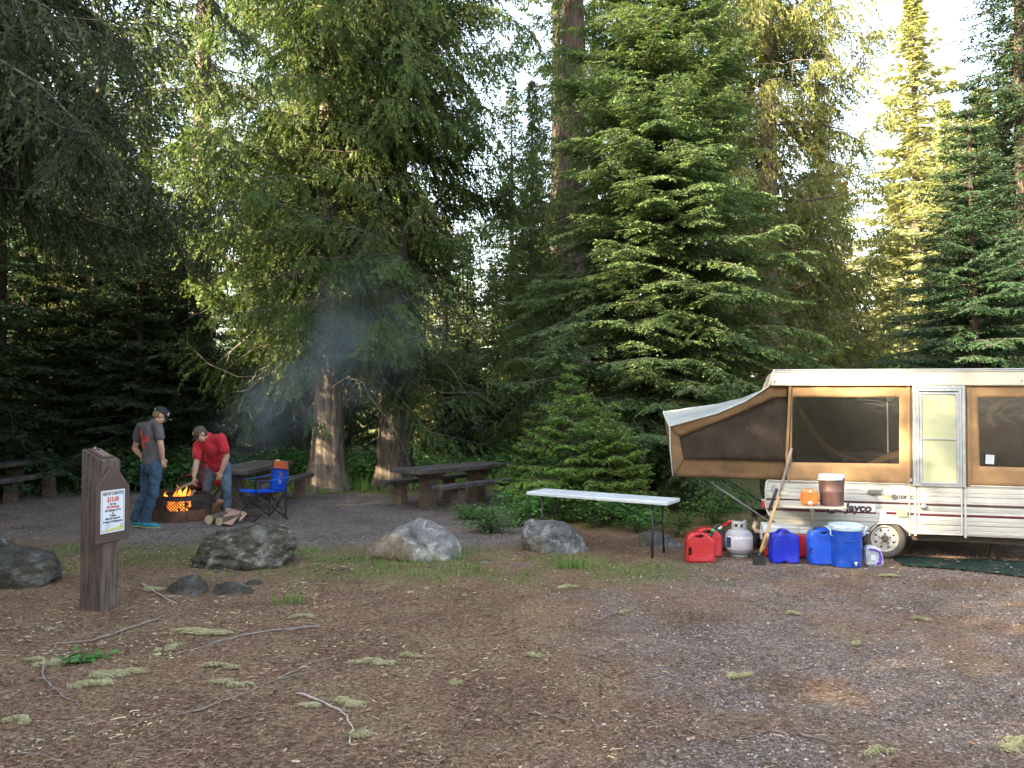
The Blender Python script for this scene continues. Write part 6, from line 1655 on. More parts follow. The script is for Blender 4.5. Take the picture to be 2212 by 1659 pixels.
split_stick('split_log', c3(815, 1100, 12.83), c3(868, 1020, 12.80), .036, .03, 'pale split stick standing up out of the right side of the flames', PM('split_wood', (0.55, .38, .24), .7, (.42, .27, .16), scale=20))
# flames
M_FLAME, nt, out = new_mat('flame')
co = N(nt, 'ShaderNodeTexCoord').outputs['Object']
fn = noise_tex(nt, 16, 4, 0.6, co, stretch=(1, 1, .5), dist=1.0)
col = ramp(nt, fn, [(0.30, (0.75, 0.08, 0.005)), (0.48, (1.0, 0.22, 0.02)), (0.62, (1.0, 0.48, 0.08)), (0.75, (1.0, 0.8, 0.35))])
em = N(nt, 'ShaderNodeEmission'); nt.links.new(col, em.inputs[0]); em.inputs[1].default_value = 0.42
tr = N(nt, 'ShaderNodeBsdfTransparent'); mx = N(nt, 'ShaderNodeMixShader')
k = ramp(nt, noise_tex(nt, 11, 4, 0.6, co, stretch=(1, 1, .6), dist=1.5), [(0.36, (0.15, .15, .15)), (0.52, (1, 1, 1))])
nt.links.new(k, mx.inputs[0]); nt.links.new(tr.outputs[0], mx.inputs[1]); nt.links.new(em.outputs[0], mx.inputs[2]); nt.links.new(mx.outputs[0], out.inputs['Surface'])
def flame(bm, base, tip, r, rg):
    bs = rg.uniform(0, 6)
    base, tip = Vector(base), Vector(tip); n = 7; pts = []; rad = []
    for i in range(n + 1):
        t = i / n; p = base.lerp(tip, t) + Vector((math.sin(t * 6 + bs) * .035 * t, rg.uniform(-.01, .01), 0)); pts.append(p); rad.append(max(.002, r * (math.sin(PI * min(1, t * .85 + .22)) ** .8) * (1 - t * .35)) if i < n else .001)
    tube(bm, pts, rad, 8)
rg = random.Random(2)
bm = bmesh.new()
for (bx, by, bz_, tx, tz, r) in ((-.14, -.08, .16, -.19, .42, .06), (-.06, -.10, .14, -.02, .54, .075), (.03, -.02, .2, .05, .60, .06), (.07, -.12, .14, .04, .47, .055), (.14, -.1, .18, .17, .31, .03), (-.2, -.04, .3, -.25, .46, .03), (-.09, .03, .2, -.13, .53, .05), (.0, -.18, .12, -.03, .33, .035), (.1, .04, .25, .08, .52, .045), (-.1, -.2, .14, -.07, .30, .03), (.17, -.2, .13, .15, .27, .02), (-.03, 0, .3, -.06, .58, .04)):
    flame(bm, (bx, by, bz_), (tx, by + .02, bz_ + (tz - bz_) * .82), r * .85, rg)
o = bm_obj('campfire_flames', bm, M_FLAME, None, smooth=True); o.location = FC; tag(o, 'orange flames rising out of the fire ring', 'fire')

# firewood and cardboard beside the ring
def gp(x, y, dz=0.0): 
    p = G((400 + x / 2.37) / 1.8228, (1500 + y / 2.37) / 1.8228); p.z = dz; return p
a = gp(1000, 1338, .065); logo('firewood_log', a, a + Vector((.10, .45, .0)), .066, 'round cut log lying nearest the fire ring, pale end towards us', cat='log')
a = gp(1098, 1352, .062); logo('firewood_log', a, a + Vector((.16, .42, .0)), .063, 'round cut log between the first log and the cardboard', cat='log')
a = gp(1100, 1290, .10); split_stick('firewood_wedge', a + Vector((-.09, .06, .05)), a + Vector((.02, -.02, .19)), .10, .08, 'reddish split wedge of firewood standing on top of the logs', PM('red_split_wood', (0.30, .15, .09), .8, (.16, .08, .05), scale=12))
a = gp(1250, 1275, .04); logo('firewood_log', a, a + Vector((.3, .3, .0)), .05, 'dark piece of firewood lying behind the cardboard', cat='log')
bm = bmesh.new(); q = [gp(1118, 1352), gp(1215, 1366), gp(1305, 1300), gp(1160, 1272)]; q[0].z, q[1].z, q[2].z, q[3].z = .03, .03, .13, .15
vs = [bm.verts.new(v) for v in q]; v2 = [bm.verts.new(v + Vector((0, 0, .008))) for v in q]; bm.faces.new(vs[::-1]); bm.faces.new(v2); bridge(bm, vs, v2)
w2_ = [gp(1305, 1300), gp(1358, 1308), gp(1280, 1340)]; w2_[0].z = .13; w2_[1].z = .10; w2_[2].z = .02
f1 = [bm.verts.new(v + Vector((.0, .01, .01))) for v in w2_]; f2_ = [bm.verts.new(v + Vector((.0, .015, .017))) for v in w2_]; bm.faces.new(f1); bm.faces.new(f2_[::-1]); bridge(bm, f1, f2_)
tag(bm_obj('cardboard_sheet', bm, M_CARD), 'torn piece of tan cardboard propped on the firewood', 'cardboard')

# ================================================================ camping chairs
def camp_chair(label, loc, rz, mseat, mtop, arm_m, logo_m=None, back_h=0.86):
    root = thing('camping_chair', label, 'camping chair', loc, (0, 0, rz))
    # local: faces -x ; width along y
    W_ = .50; sw = .46; sh = .43
    legs = []
    fr_ = [(-.26, -W_ / 2), (-.26, W_ / 2), (.25, -W_ / 2), (.25, W_ / 2)]
    def leg(name, pts, r=.0095):
        bm = bmesh.new(); tube(bm, pts, r, 8); return bm_obj(name, bm, M_BLM, root, smooth=True)
    for sy in (-1, 1):
        y_ = sy * W_ / 2
        leg('leg', [(-.27, y_, 0), (.22, y_, sh - .03)]); leg('leg', [(.26, y_ * 1.02, 0), (-.24, y_ * 1.02, sh - .02)])
        leg('back_post', [(.24, y_ * .94, 0.02), (.25, y_ * .94, .45), (.29, y_ * .9, back_h)])
        leg('arm_post', [(-.22, y_ * 1.04, sh - .04), (-.235, y_ * 1.04, .60)])
        bm = bmesh.new(); rows = []
        for i in range(9):
            t = i / 8; x_ = -.30 + .60 * t; z_ = .61 - .03 * math.sin(PI * t) + .03 * t; rows.append([bm.verts.new((x_, y_ * 1.04 - .032, z_)), bm.verts.new((x_, y_ * 1.04 + .032, z_))])
        for a, b in zip(rows, rows[1:]): bm.faces.new((a[0], b[0], b[1], a[1]))
        bmesh.ops.solidify(bm, geom=bm.faces[:], thickness=.006); bm_obj('armrest', bm, arm_m, root)
        if sy < 0:
            bm = bmesh.new(); lathe(bm, [(.045, 0), (.048, .1), (.044, .1), (.041, .005)], 16, Matrix.Translation((-.2, y_ * 1.04, .50)), cap=False); bm_obj('cup_holder', bm, M_BLM, root)
    leg('leg', [(-.27, -W_ / 2, 0), (-.22, W_ / 2 - .02, sh - .04)]); leg('leg', [(-.27, W_ / 2, 0), (-.22, -W_ / 2 + .02, sh - .04)])
    leg('leg', [(.26, -W_ / 2, 0), (.22, W_ / 2 - .02, sh - .05)]); leg('leg', [(.26, W_ / 2, 0), (.22, -W_ / 2 + .02, sh - .05)])
    for x_, y_ in fr_: leg('foot', [(x_, y_, 0), (x_, y_, .018)], .016)
    def sheet(name, fn, m_, n1=12, n2=10, th=.006, par=None):
        bm = bmesh.new(); g_ = [[bm.verts.new(fn(i / n1, j / n2)) for j in range(n2 + 1)] for i in range(n1 + 1)]
        for i in range(n1):
            for j in range(n2): bm.faces.new((g_[i][j], g_[i + 1][j], g_[i + 1][j + 1], g_[i][j + 1]))
        bmesh.ops.solidify(bm, geom=bm.faces[:], thickness=th); return bm_obj(name, bm, m_, par or root, smooth=True)
    sheet('seat', lambda s_, t: (-.27 + .50 * s_, (t - .5) * sw, sh + .015 - .045 * math.sin(PI * t) ** .8 * math.sin(PI * (0.15 + .8 * s_)) - .03 * s_ + .012 * mnoise.noise(Vector((s_ * 5, t * 5, 1)))), mseat)
    zt = back_h
    def backf(s_, t, a=0.0, b=1.0):
        z_ = .40 + (zt - .40) * (a + (b - a) * s_); f = (z_ - .40) / (zt - .40)
        return (.235 + .06 * f + .035 * math.sin(PI * t) + .008 * mnoise.noise(Vector((s_ * 4, t * 4, 3))), (t - .5) * sw * (1 - .06 * f), z_ - (.03 * math.sin(PI * t) if (b == 1.0 and s_ > .95) else 0))
    bk = sheet('backrest', lambda s_, t: backf(s_, t, 0, .72), mseat)
    sheet('headrest', lambda s_, t: backf(s_, t, .72, 1.0), mtop)
    if logo_m:
        bm = bmesh.new()
        shp = [(-.07, -.03), (-.05, .03), (-.02, .07), (.03, .085), (.06, .06), (.035, .05), (.045, .0), (.065, -.03), (.03, -.02), (.01, .02), (-.02, .0), (-.035, -.03)]
        for off, k_ in ((0.012, 1.0),):
            v = [bm.verts.new((backf((p[1] + .62 - .40) / ((zt - .40) * .78), p[0] * k_ / sw + .5, 0, .78)[0] - off, p[0] * k_, p[1] + .62)) for p in shp]
            bm.faces.new(v)
        bmesh.ops.solidify(bm, geom=bm.faces[:], thickness=.002); bm_obj('printed_emblem', bm, logo_m, bk)
        bm = bmesh.new()
        for k_ in range(3): box(bm, (.245 + .03, -.002, .555 - .02 * k_), (.002, .09 - .02 * k_, .009))
        bm_obj('printed_lettering', bm, M_WDEC, bk)
    return root
M_CBLU = PM('blue_chair_cloth', (0.02, 0.18, 0.92), .7, (0.015, .15, .8), scale=6, bump=.2)
M_CORG = PM('orange_chair_cloth', (0.95, 0.33, 0.14), .7, (0.88, .28, .11), scale=6, bump=.2)
M_CRED = PM('red_chair_cloth', (0.55, 0.02, 0.03), .7, (0.45, .018, .028), scale=6, bump=.2)
M_EMB = PM('orange_outline_print', (0.60, 0.20, 0.12), .6, (.5, .4, .5), scale=30, bump=0)
cx_, cy_ = XY(568, 12.95)
camp_chair('blue folding camping chair with an orange headrest facing the fire', (cx_, cy_, 0), R(44), M_CBLU, M_CORG, PM('light_blue_arm_cloth', (.08, .30, .85), .7), M_EMB).scale = (1.1, 1.12, 1.04)
cx_, cy_ = XY(436, 13.95)
camp_chair('red folding camping chair behind the man bending over the fire', (cx_, cy_, 0), R(72), M_CRED, M_CRED, M_CRED, back_h=.96)

# ================================================================ gear in front of the trailer
def gpos(px, py): p = G(px, py); return p
def jerry(name, label, cat, px, py, W_, H_, D_, mat_, kind, rz=0.0):
    p = gpos(px, py); root = thing(name, label, cat, (p.x, p.y + D_ / 2, float(gh(p.x, p.y))), (0, 0, rz)); return root
def rounded_can(prof, D_, holes, mat_, par, name='body', bev=.014, voxel=.006, add=None):
    """side profile with through holes (boolean), softened"""
    bm = bmesh.new(); prism(bm, prof, -D_ / 2, D_ / 2)
    bmesh.ops.recalc_face_normals(bm, faces=bm.faces)
    bmesh.ops.bevel(bm, geom=bm.edges[:], offset=bev, segments=3, affect='EDGES')
    if add: add(bm)
    me0 = bpy.data.meshes.new('t'); bm.to_mesh(me0); bm.free(); o = bpy.data.objects.new('t', me0); COL.objects.link(o)
    cut = []
    for hp in holes:
        b2 = bmesh.new(); prism(b2, hp, -D_, D_); bmesh.ops.recalc_face_normals(b2, faces=b2.faces); m2 = bpy.data.meshes.new('c'); b2.to_mesh(m2); b2.free(); oc = bpy.data.objects.new('c', m2); COL.objects.link(oc); cut.append(oc)
        mm = o.modifiers.new('b', 'BOOLEAN'); mm.operation = 'DIFFERENCE'; mm.object = oc; mm.solver = 'EXACT'
    rm = o.modifiers.new('r', 'REMESH'); rm.mode = 'VOXEL'; rm.voxel_size = voxel
    sm = o.modifiers.new('s', 'SMOOTH'); sm.factor = .5; sm.iterations = 5
    dg = bpy.context.evaluated_depsgraph_get(); dg.update(); me = bpy.data.meshes.new_from_object(o.evaluated_get(dg))
    for q in [o] + cut: bpy.data.objects.remove(q)
    return mesh_obj(name, me, mat_, par, smooth=True)
def oval(cx, cz, a, b, n=12, p=2.6):
    out_ = []
    for i in range(n):
        t = 2 * PI * i / n; c_, s_ = math.cos(t), math.sin(t); out_.append((cx + a * math.copysign(abs(c_) ** (2 / p), c_), cz + b * math.copysign(abs(s_) ** (2 / p), s_)))
    return out_
def fuel_can(label, px, py, sp, s_=1.0, rz=0.0):
    root = jerry('fuel_can', label, 'fuel can', px, py, .32, .35, .17, M_REDP, 0, rz)
    prof = [(-.155, 0), (.155, 0), (.158, .02), (.158, .245), (.10, .30), (.045, .335), (-.075, .335), (-.12, .315), (-.158, .26), (-.158, .02)]
    rounded_can(prof, .17, [oval(-.122, .125, .018, .052), oval(-.02, .298, .052, .020)], M_REDP, root, bev=.018)
    bm = bmesh.new()
    for k in range(1): box(bm, (-.0, -.086, .045), (.22, .006, .010), bev=.003)
    box(bm, (.02, -.0865, .225), (.20, .005, .006), bev=.002)
    bm_obj('moulded_rib', bm, M_REDP, root)
    bm = bmesh.new(); cyl(bm, (.105, 0, .275), (.135, 0, .315), .030, .026, 16); collar = bm_obj('spout_collar', bm, M_BLK, root, smooth=True)
    bm = bmesh.new()
    if sp == 'black':
        tube(bm, [(.128, 0, .305), (.16, 0, .36), (.185, 0, .395), (.225, 0, .42), (.235, 0, .422)], [.018, .017, .018, .014, .012], 10); bm_obj('spout', bm, M_BLK, root, smooth=True)
        bm = bmesh.new(); cyl(bm, (.146, 0, .335), (.163, 0, .363), .0215, n=14); bm_obj('green_ring', bm, M_GREENP, root, smooth=True)
    else:
        tube(bm, [(.12, 0, .31), (.175, 0, .345)], [.015, .013], 10); bm_obj('spout', bm, M_PLW, root, smooth=True)
        bm = bmesh.new(); tube(bm, [(.17, 0, .342), (.245, 0, .392), (.25, 0, .397), (.275, 0, .412)], [.016, .015, .019, .018], 10); bm_obj('spout_cap', bm, M_REDP, root, smooth=True)
    return root
fuel_can('red plastic fuel can with a black spout and green ring, in front of its twin', 1515, 1216, 'black')
fuel_can('red plastic fuel can with a white and red spout, behind the black-spouted one', 1532, 1205, 'red')

# propane cylinder
p = gpos(1604, 1207); pr = thing('propane_tank', 'grey propane cylinder with a torn white label beside the red cans', 'propane tank', (p.x, p.y + .15, 0), (0, 0, .1))
rr_ = .155; bm = bmesh.new()
lathe(bm, [(.001, .02), (.07, .022), (.115, .035), (.145, .07), (rr_, .11), (rr_, .235), (.145, .275), (.115, .305), (.07, .322), (.001, .328)], 40, cap=False); bm_obj('tank', bm, M_STEEL, pr, smooth=True)
bm = bmesh.new(); lathe(bm, [(.10, 0), (.104, .0), (.108, .04), (.104, .04)], 32, cap=False); bm_obj('foot_ring', bm, M_STEEL, pr, smooth=True)
# collar with hand holes
bm = bmesh.new(); cr = .088
def ccoll(a0, a1, z0, z1): cylpatch(bm, a0, a1, z0, z1, cr + (z0 - .3) * .06, th=.005)
a0c, a1c = R(-90 - 120), R(-90 + 120)
cylpatch(bm, a0c, a1c, .305, .345, cr - .002); cylpatch(bm, a0c, a1c, .385, .418, cr)
for x0_, x1_ in ((-120, -52), (-28, -12), (16, 26), (52, 120)): cylpatch(bm, R(-90 + x0_), R(-90 + x1_), .345, .385, cr - .001)
bm_obj('collar', bm, M_STEEL, pr)
bm = bmesh.new(); cyl(bm, (0, 0, .325), (0, 0, .365), .018, n=12); cyl(bm, (0, -.02, .36), (0, -.045, .36), .015, n=10); tube(bm, [(.0, 0, .365), (.0, 0, .385)], .012, 8); tube(bm, [(.01, -.03, .375), (.10, -.06, .378)], .006, 6); bm_obj('valve', bm, M_ALU, pr, smooth=True)
rgn = random.Random(8); bm = bmesh.new(); n = 40; prev = None
for i in range(n + 1):
    a = R(-90 - 78) + R(156) * i / n; zb_ = .085 + (0.02 * (rgn.random() - .3) if i % 3 else 0) + (.02 if 20 < i < 26 else 0); ztp = .248 - .004 * math.sin(i)
    r_ = rr_ + .0025; q = [bm.verts.new((math.cos(a) * (r_ - (.012 if z_ < .09 else 0) - (.006 if z_ > .24 else 0)), math.sin(a) * (r_ - (.012 if z_ < .09 else 0) - (.006 if z_ > .24 else 0)), z_)) for z_ in (zb_, .11, .18, .235, ztp)]
    if prev:
        for k in range(4): bm.faces.new((prev[k], q[k], q[k + 1], prev[k + 1]))
    prev = q
lb_ = bm_obj('paper_label', bm, M_LABEL, pr, smooth=True)
bm = bmesh.new(); prev = None
for i in range(7):
    a = R(-90 - 78) + R(24) * i / 6; q = [bm.verts.new((math.cos(a) * (rr_ + .0045), math.sin(a) * (rr_ + .0045), z_)) for z_ in (.115, .235)]
    if prev: bm.faces.new((prev[0], q[0], q[1], prev[1]))
    prev = q
bm_obj('navy_stripe', bm, M_NAVY, lb_)
bm = bmesh.new()
for k in range(9):
    z_ = .118 + k * .0125; prev = None; a_s, a_e = R(-90 - 46 + rgn.uniform(0, 10)), R(-90 + 40 + rgn.uniform(-30, 10))
    for i in range(10):
        a = a_s + (a_e - a_s) * i / 9; q = [bm.verts.new((math.cos(a) * (rr_ + .004), math.sin(a) * (rr_ + .004), z_ + d_)) for d_ in (0, .0022)]
        if prev: bm.faces.new((prev[0], q[0], q[1], prev[1]))
        prev = q
bm_obj('print_lines', bm, PM('faded_print', (.30, .26, .32), .6, bump=0), lb_)
# dark bundle behind it
bm = bmesh.new(); p2 = gpos(1580, 1196)
for k in range(7): ellipsoid(bm, (random.uniform(-.22, .28), random.uniform(.1, .4), random.uniform(.04, .12)), (.14, .12, random.uniform(.07, .12)))
o = mesh_obj('dark_bundle', remesh(bm, .014, 4, disp=lambda c, n: .015 * mnoise.noise(c * 14)), M_DKB, smooth=True); o.location = (p2.x + .12, p2.y + .1, 0); tag(o, 'dark crumpled bag lying behind the propane tank', 'bag')

# tools leaning on the trailer
def t_pt(px, py, v): 
    u, z_ = T(px, py, v); return TM @ Vector((u, v, z_))
def d6(x, y): return ((2700 + x / 4.74) / 1.8228, (1900 + y / 4.74) / 1.8228)
top = t_pt(1710, 968, -.06); bot = gpos(1654, 1196); bot.z = .03; bot.y += .06
rake = thing('long_handled_tool', 'longest grey-handled tool leaning against the tent wall', 'tool', (bot.x, bot.y, 0)); o_ = Vector((bot.x, bot.y, 0))
bm = bmesh.new(); tube(bm, [bot - o_, bot.lerp(top, .5) + Vector((.006, 0, 0)) - o_, top - o_], [.016, .017, .015], 10); bm_obj('handle', bm, M_WOODG, rake, smooth=True)
bm = bmesh.new(); box(bm, (0, 0, .02), (.10, .05, .04), bev=.008); bm_obj('head', bm, M_BLM, rake)
a, b = At(*d6(1740, 262), 9.35), At(*d6(1378, 1330), 9.12); sh = thing('shovel', 'shovel with a smooth yellow wooden handle leaning on the trailer', 'shovel', (b.x, b.y, 0)); o_ = Vector((b.x, b.y, 0))
bm = bmesh.new(); tube(bm, [b - o_, a.lerp(b, .5) - o_, a - o_], [.0145, .0165, .0175], 10); bm_obj('handle', bm, M_WOODL, sh, smooth=True)
bm = bmesh.new(); d_ = (b - a).normalized(); tube(bm, [b - o_ - d_ * .02, b - o_ + d_ * .03], [.018, .018], 10); prism(bm, [(-.07, .0), (-.06, .10), (.06, .10), (.07, .0), (.0, -.02)], 0.02, 0.03); bm_obj('blade', bm, M_BLM, sh)
a, b = At(*d6(1698, 130), 9.55), gpos(1648, 1190); b.y += .25; sl = thing('sledge_hammer', 'dark-handled tool between the grey pole and the tail light', 'tool', (b.x, b.y, 0)); o_ = Vector((b.x, b.y, 0))
bm = bmesh.new(); tube(bm, [b - o_ + Vector((0, 0, .03)), a - o_], [.018, .019], 10); bm_obj('handle', bm, M_WOODD, sl, smooth=True)
bm = bmesh.new(); box(bm, (0, 0, .04), (.06, .13, .06), bev=.01); bm_obj('head', bm, M_BLM, sl)
b = gpos(1641, 1207); a = At(*d6(1530, 968), 9.15); ax = thing('axe', 'short axe with a pale curved handle, head down by the red and white cooler', 'axe', (b.x, b.y, 0)); o_ = Vector((b.x, b.y, 0))
m_ = a.lerp(b, .5) + Vector((.02, 0, 0)); bm = bmesh.new(); tube(bm, [b - o_ + Vector((.01, 0, .05)), a.lerp(b, .72) - o_ + Vector((.012, 0, .02)), m_ - o_, a.lerp(b, .2) - o_ + Vector((.012, 0, 0)), a - o_], [.014, .014, .013, .014, .018], 10); bm_obj('handle', bm, M_WOODA, ax, smooth=True)
bm = bmesh.new(); prism(bm, [(-.085, -.0), (-.08, .065), (-.01, .055), (.035, .052), (.035, .012), (-.01, .01)], -.013, .013); bm_obj('head', bm, M_BLM, ax)

# red and white cooler
p = gpos(1712, 1208); cl = thing('cool_box', 'red cool box with a white lid behind the dark blue water jug', 'cooler', (p.x, p.y + .22, 0), (0, 0, TYAW + .05))
bm = bmesh.new(); box(bm, (0, 0, .145), (.50, .32, .27), bev=.02, taper=(1.06, 1.08)); bm_obj('body', bm, M_REDC, cl)
bm = bmesh.new(); box(bm, (0, 0, .305), (.545, .36, .05), bev=.012); box(bm, (0, 0, .345), (.54, .355, .045), bev=.018); bm_obj('lid', bm, M_PLW, cl)
for sx in (-1, 1):
    bm = bmesh.new(); box(bm, (sx * .278, 0, .24), (.022, .18, .10), bev=.008); bm_obj('handle', bm, M_PLW, cl)

def jug(label, px, py, W_, H_, D_, mat_, second=False, cap=False):
    p = gpos(px, py); root = thing('water_jug', label, 'water jug', (p.x, p.y + D_ / 2, 0), (0, 0, -.04))
    w_ = W_ / 2; prof = [(-w_ + .015, 0), (-.045, 0), (-.03, .022), (.03, .022), (.045, 0), (w_ - .015, 0), (w_, .03), (w_ - .004, H_ - .09), (w_ - .02, H_ - .05)] if not second else [(-w_ + .015, 0), (w_ - .015, 0), (w_, .03), (w_, H_ - .08), (w_ - .03, H_ - .02)]
    if not second: prof += [(.065, H_ - .045), (.045, H_), (-.045, H_), (-.065, H_ - .045), (-w_ + .03, H_ - .04), (-w_ + .005, H_ - .07), (-w_, .03)]
    else: prof += [(.04, H_), (-.07, H_), (-w_ + .02, H_ - .04), (-w_, H_ - .09), (-w_, .03)]
    holes = [oval(0, H_ - .032, .036, .013)] if not second else [oval(-.005, H_ - .045, .034, .014), oval(-w_ + .018, .15, .010, .035)]
    rounded_can(prof, D_, holes, mat_, root, bev=.014)
    bm = bmesh.new(); box(bm, (0, -D_ / 2 - .001, .07), (W_ - .05, .006, .006), bev=.002); box(bm, (0, -D_ / 2 - .001, H_ - .12), (W_ - .06, .006, .006), bev=.002)
    bm_obj('moulded_rib', bm, mat_, root)
    return root
jug('dark blue square water jug standing in front of the red cool box', 1698, 1219, .32, .375, .17, M_BLU1)
jug('bright blue water jug with an oval handle hole behind the round cooler', 1783, 1222, .315, .40, .17, M_BLU2, second=True)

# round blue cooler
p = gpos(1841, 1228); rc = thing('drink_cooler', 'tall round ribbed blue drink cooler with a pale blue lid and handles', 'cooler', (p.x, p.y + .165, 0), (0, 0, .0))
prof = [(.001, 0.0), (.145, 0), (.155, .008), (.158, .055), (.161, .06)]; z_ = .065
while z_ < .385:
    prof += [(.158 + .006 * (z_ - .06) / .3, z_), (.162 + .006 * (z_ - .06) / .3, z_ + .0035), (.162 + .006 * (z_ - .06) / .3, z_ + .0075)]; z_ += .011
prof += [(.168, .395), (.001, .395)]
bm = bmesh.new(); lathe(bm, prof, 56, cap=False); bm_obj('body', bm, M_BLU3, rc)
bm = bmesh.new(); lathe(bm, [(.172, .392), (.177, .396), (.177, .43), (.172, .447), (.162, .455), (.15, .458), (.145, .45), (.001, .45)], 48, cap=False)
for k in range(6):
    a = k * PI / 3 + .3; box(bm, (math.cos(a) * .17, math.sin(a) * .17, .44), (.03, .06, .022), rot=Matrix.Rotation(a, 3, 'Z'), bev=.006)
bm_obj('lid', bm, M_LIDB, rc, smooth=True)
for sx in (-1, 1):
    bm = bmesh.new(); tube(bm, [(sx * .165, -.05, .33), (sx * .185, -.05, .345), (sx * .185, -.05, .39), (sx * .215, -.045, .425), (sx * .215, .045, .425), (sx * .185, .05, .39), (sx * .165, .05, .33)], .009, 8); bm_obj('handle', bm, M_LIDB, rc, smooth=True)
bm = bmesh.new(); box(bm, (-.01, -.163, .285), (.11, .02, .022), bev=.007); box(bm, (.03, -.160, .065), (.075, .025, .075), bev=.008); bm_obj('spigot_panel', bm, M_BLU4, rc)
bm = bmesh.new(); cyl(bm, (.03, -.172, .06), (.03, -.195, .06), .011, n=12); box(bm, (.03, -.196, .068), (.036, .010, .011), bev=.003); box(bm, (.03, -.19, .045), (.013, .013, .026), bev=.003); bm_obj('spigot', bm, M_WDEC, rc)
bm = bmesh.new(); box(bm, (.152, -.062, .23), (.003, .03, .05), rot=Matrix.Rotation(-.38, 3, 'Z')); bm_obj('sticker', bm, M_WDEC, rc)
# clear bottle pack
M_CLR, nt, out = new_mat('clear_wrapped_plastic')
tr = N(nt, 'ShaderNodeBsdfTransparent'); tr.inputs[0].default_value = (.8, .85, .9, 1); pp_ = principled(nt, None, ramp(nt, noise_tex(nt, 18, 3), [(.4, (.42, .48, .56)), (.6, (.66, .72, .80))]), .2)
mx = N(nt, 'ShaderNodeMixShader'); mx.inputs[0].default_value = .65; nt.links.new(tr.outputs[0], mx.inputs[1]); nt.links.new(pp_.outputs[0], mx.inputs[2]); nt.links.new(mx.outputs[0], out.inputs['Surface'])
p = gpos(1893, 1225); bp_ = thing('bottle_pack', 'clear jug of water with a purple handle beside the round blue cooler', 'bottle', (p.x, p.y + .08, 0), (0, 0, -.1))
rounded_can([(-.085, 0), (.095, 0), (.098, .03), (.09, .12), (.07, .19), (.035, .22), (-.06, .225), (-.09, .21)], .14, [], M_CLR, bp_, bev=.02)
bm = bmesh.new(); tube(bm, [(.01, -.074, .03), (.045, -.076, .045), (.058, -.076, .10), (.045, -.076, .16), (.0, -.076, .185), (-.06, -.074, .19)], [.008, .018, .016, .014, .013, .012], 8); bm_obj('purple_handle', bm, PM('purple_plastic', (.14, .035, .42), .4, bump=0), bp_, smooth=True)
bm = bmesh.new(); box(bm, (-.02, -.074, .10), (.045, .004, .05), bev=.001); bm_obj('label', bm, M_PLW, bp_)

# side shelf on one leg with two drink coolers on it
z_s = 0.640; lg = G(1756, 1221); 
pA, pB = t_pt(1683, 1081, -.005), t_pt(1838, 1087, -.005)
sh_ = thing('side_table', 'narrow pale board on a single leg hooked to the side of the trailer', 'table', (lg.x, lg.y, 0), (0, 0, TYAW))
iv = (Matrix.Translation((lg.x, lg.y, 0)) @ Matrix.Rotation(TYAW, 4, 'Z')).inverted()
lA, lB = iv @ pA, iv @ pB; nearA, nearB = iv @ At(1683, 1088, 9.22), iv @ At(1826, 1094, 8.95)
bm = bmesh.new(); yb = min(lA.y, lB.y) - .01; yn = -.03
pts_ = [(lA.x - .02, yn + .04), (lA.x + .04, yn), (lB.x - .17, yn), (lB.x - .11, yn + .05), (lB.x - .11, yb), (lA.x, yb)]
prism(bm, pts_, z_s - .022, z_s, 'xy'); bmesh.ops.bevel(bm, geom=bm.edges[:], offset=.005, segments=2, affect='EDGES'); bm_obj('shelf_board', bm, PM('cream_laminate', (.52, .49, .42), .4, (.44, .41, .34)), sh_)
bm = bmesh.new(); tube(bm, [(0, .01, .30), (0, .01, z_s - .02)], .0125, 10); box(bm, (0, .01, z_s - .04), (.05, .05, .03), bev=.005); 
leg_ = bm_obj('leg', bm, PM('brown_leg_metal', (.16, .12, .10), .5, (.1, .08, .06)), sh_)
bm = bmesh.new(); tube(bm, [(0, .01, -.01), (0, .01, .31)], .0095, 10); bm_obj('lower_leg', bm, PM('pale_leg_metal', (.55, .52, .47), .5), leg_)
def on_shelf(px, y_l): 
    # point on the board with picture column px at local depth y_l
    best = None
    for k in range(200):
        u = -0.6 + 1.2 * k / 199; w_ = iv.inverted() @ Vector((u, y_l, z_s)); pxx = CX + FPX * w_.x / (w_.y * math.cos(PITCH) + (w_.z - CAMH) * math.sin(PITCH))
        if best is None or abs(pxx - px) < best[0]: best = (abs(pxx - px), w_)
    return best[1]
w_ = on_shelf(1797, .17); bc_ = thing('drink_cooler', 'brown drink cooler with a white lid standing on the board by the trailer', 'cooler', w_, (0, 0, TYAW))
bm = bmesh.new(); lathe(bm, [(.001, 0), (.118, 0), (.124, .006), (.130, .155), (.133, .165), (.131, .17), (.136, .26), (.137, .305), (.001, .305)], 40, cap=False); bm_obj('body', bm, M_BRC, bc_, smooth=True)
bm = bmesh.new(); lathe(bm, [(.140, .302), (.142, .308), (.140, .335), (.13, .345), (.001, .347)], 40, cap=False); bm_obj('lid', bm, M_PLW, bc_, smooth=True)
bm = bmesh.new(); rh = .146; tube(bm, [(math.cos(a) * rh, math.sin(a) * rh, .285 + .012 * (i / 14)) for i, a in enumerate([R(-175 + 130 * k / 14) for k in range(15)])], .0095, 8); bm_obj('handle', bm, M_PLW, bc_, smooth=True)
w_ = on_shelf(1748, .10); oj = thing('drink_jug', 'small squarish orange drink jug with white spigot on the board by the trailer', 'jug', w_, (0, 0, TYAW))
rounded_can([(-.075, 0), (.075, 0), (.094, .03), (.096, .14), (.08, .172), (.03, .18), (-.03, .18), (-.08, .172), (-.096, .14), (-.094, .03)], .13, [], M_ORG, oj, bev=.02)
bm = bmesh.new(); cyl(bm, (.005, -.06, .155), (.005, -.078, .158), .018, n=16); bm_obj('vent_cap', bm, M_WDEC, oj, smooth=True)
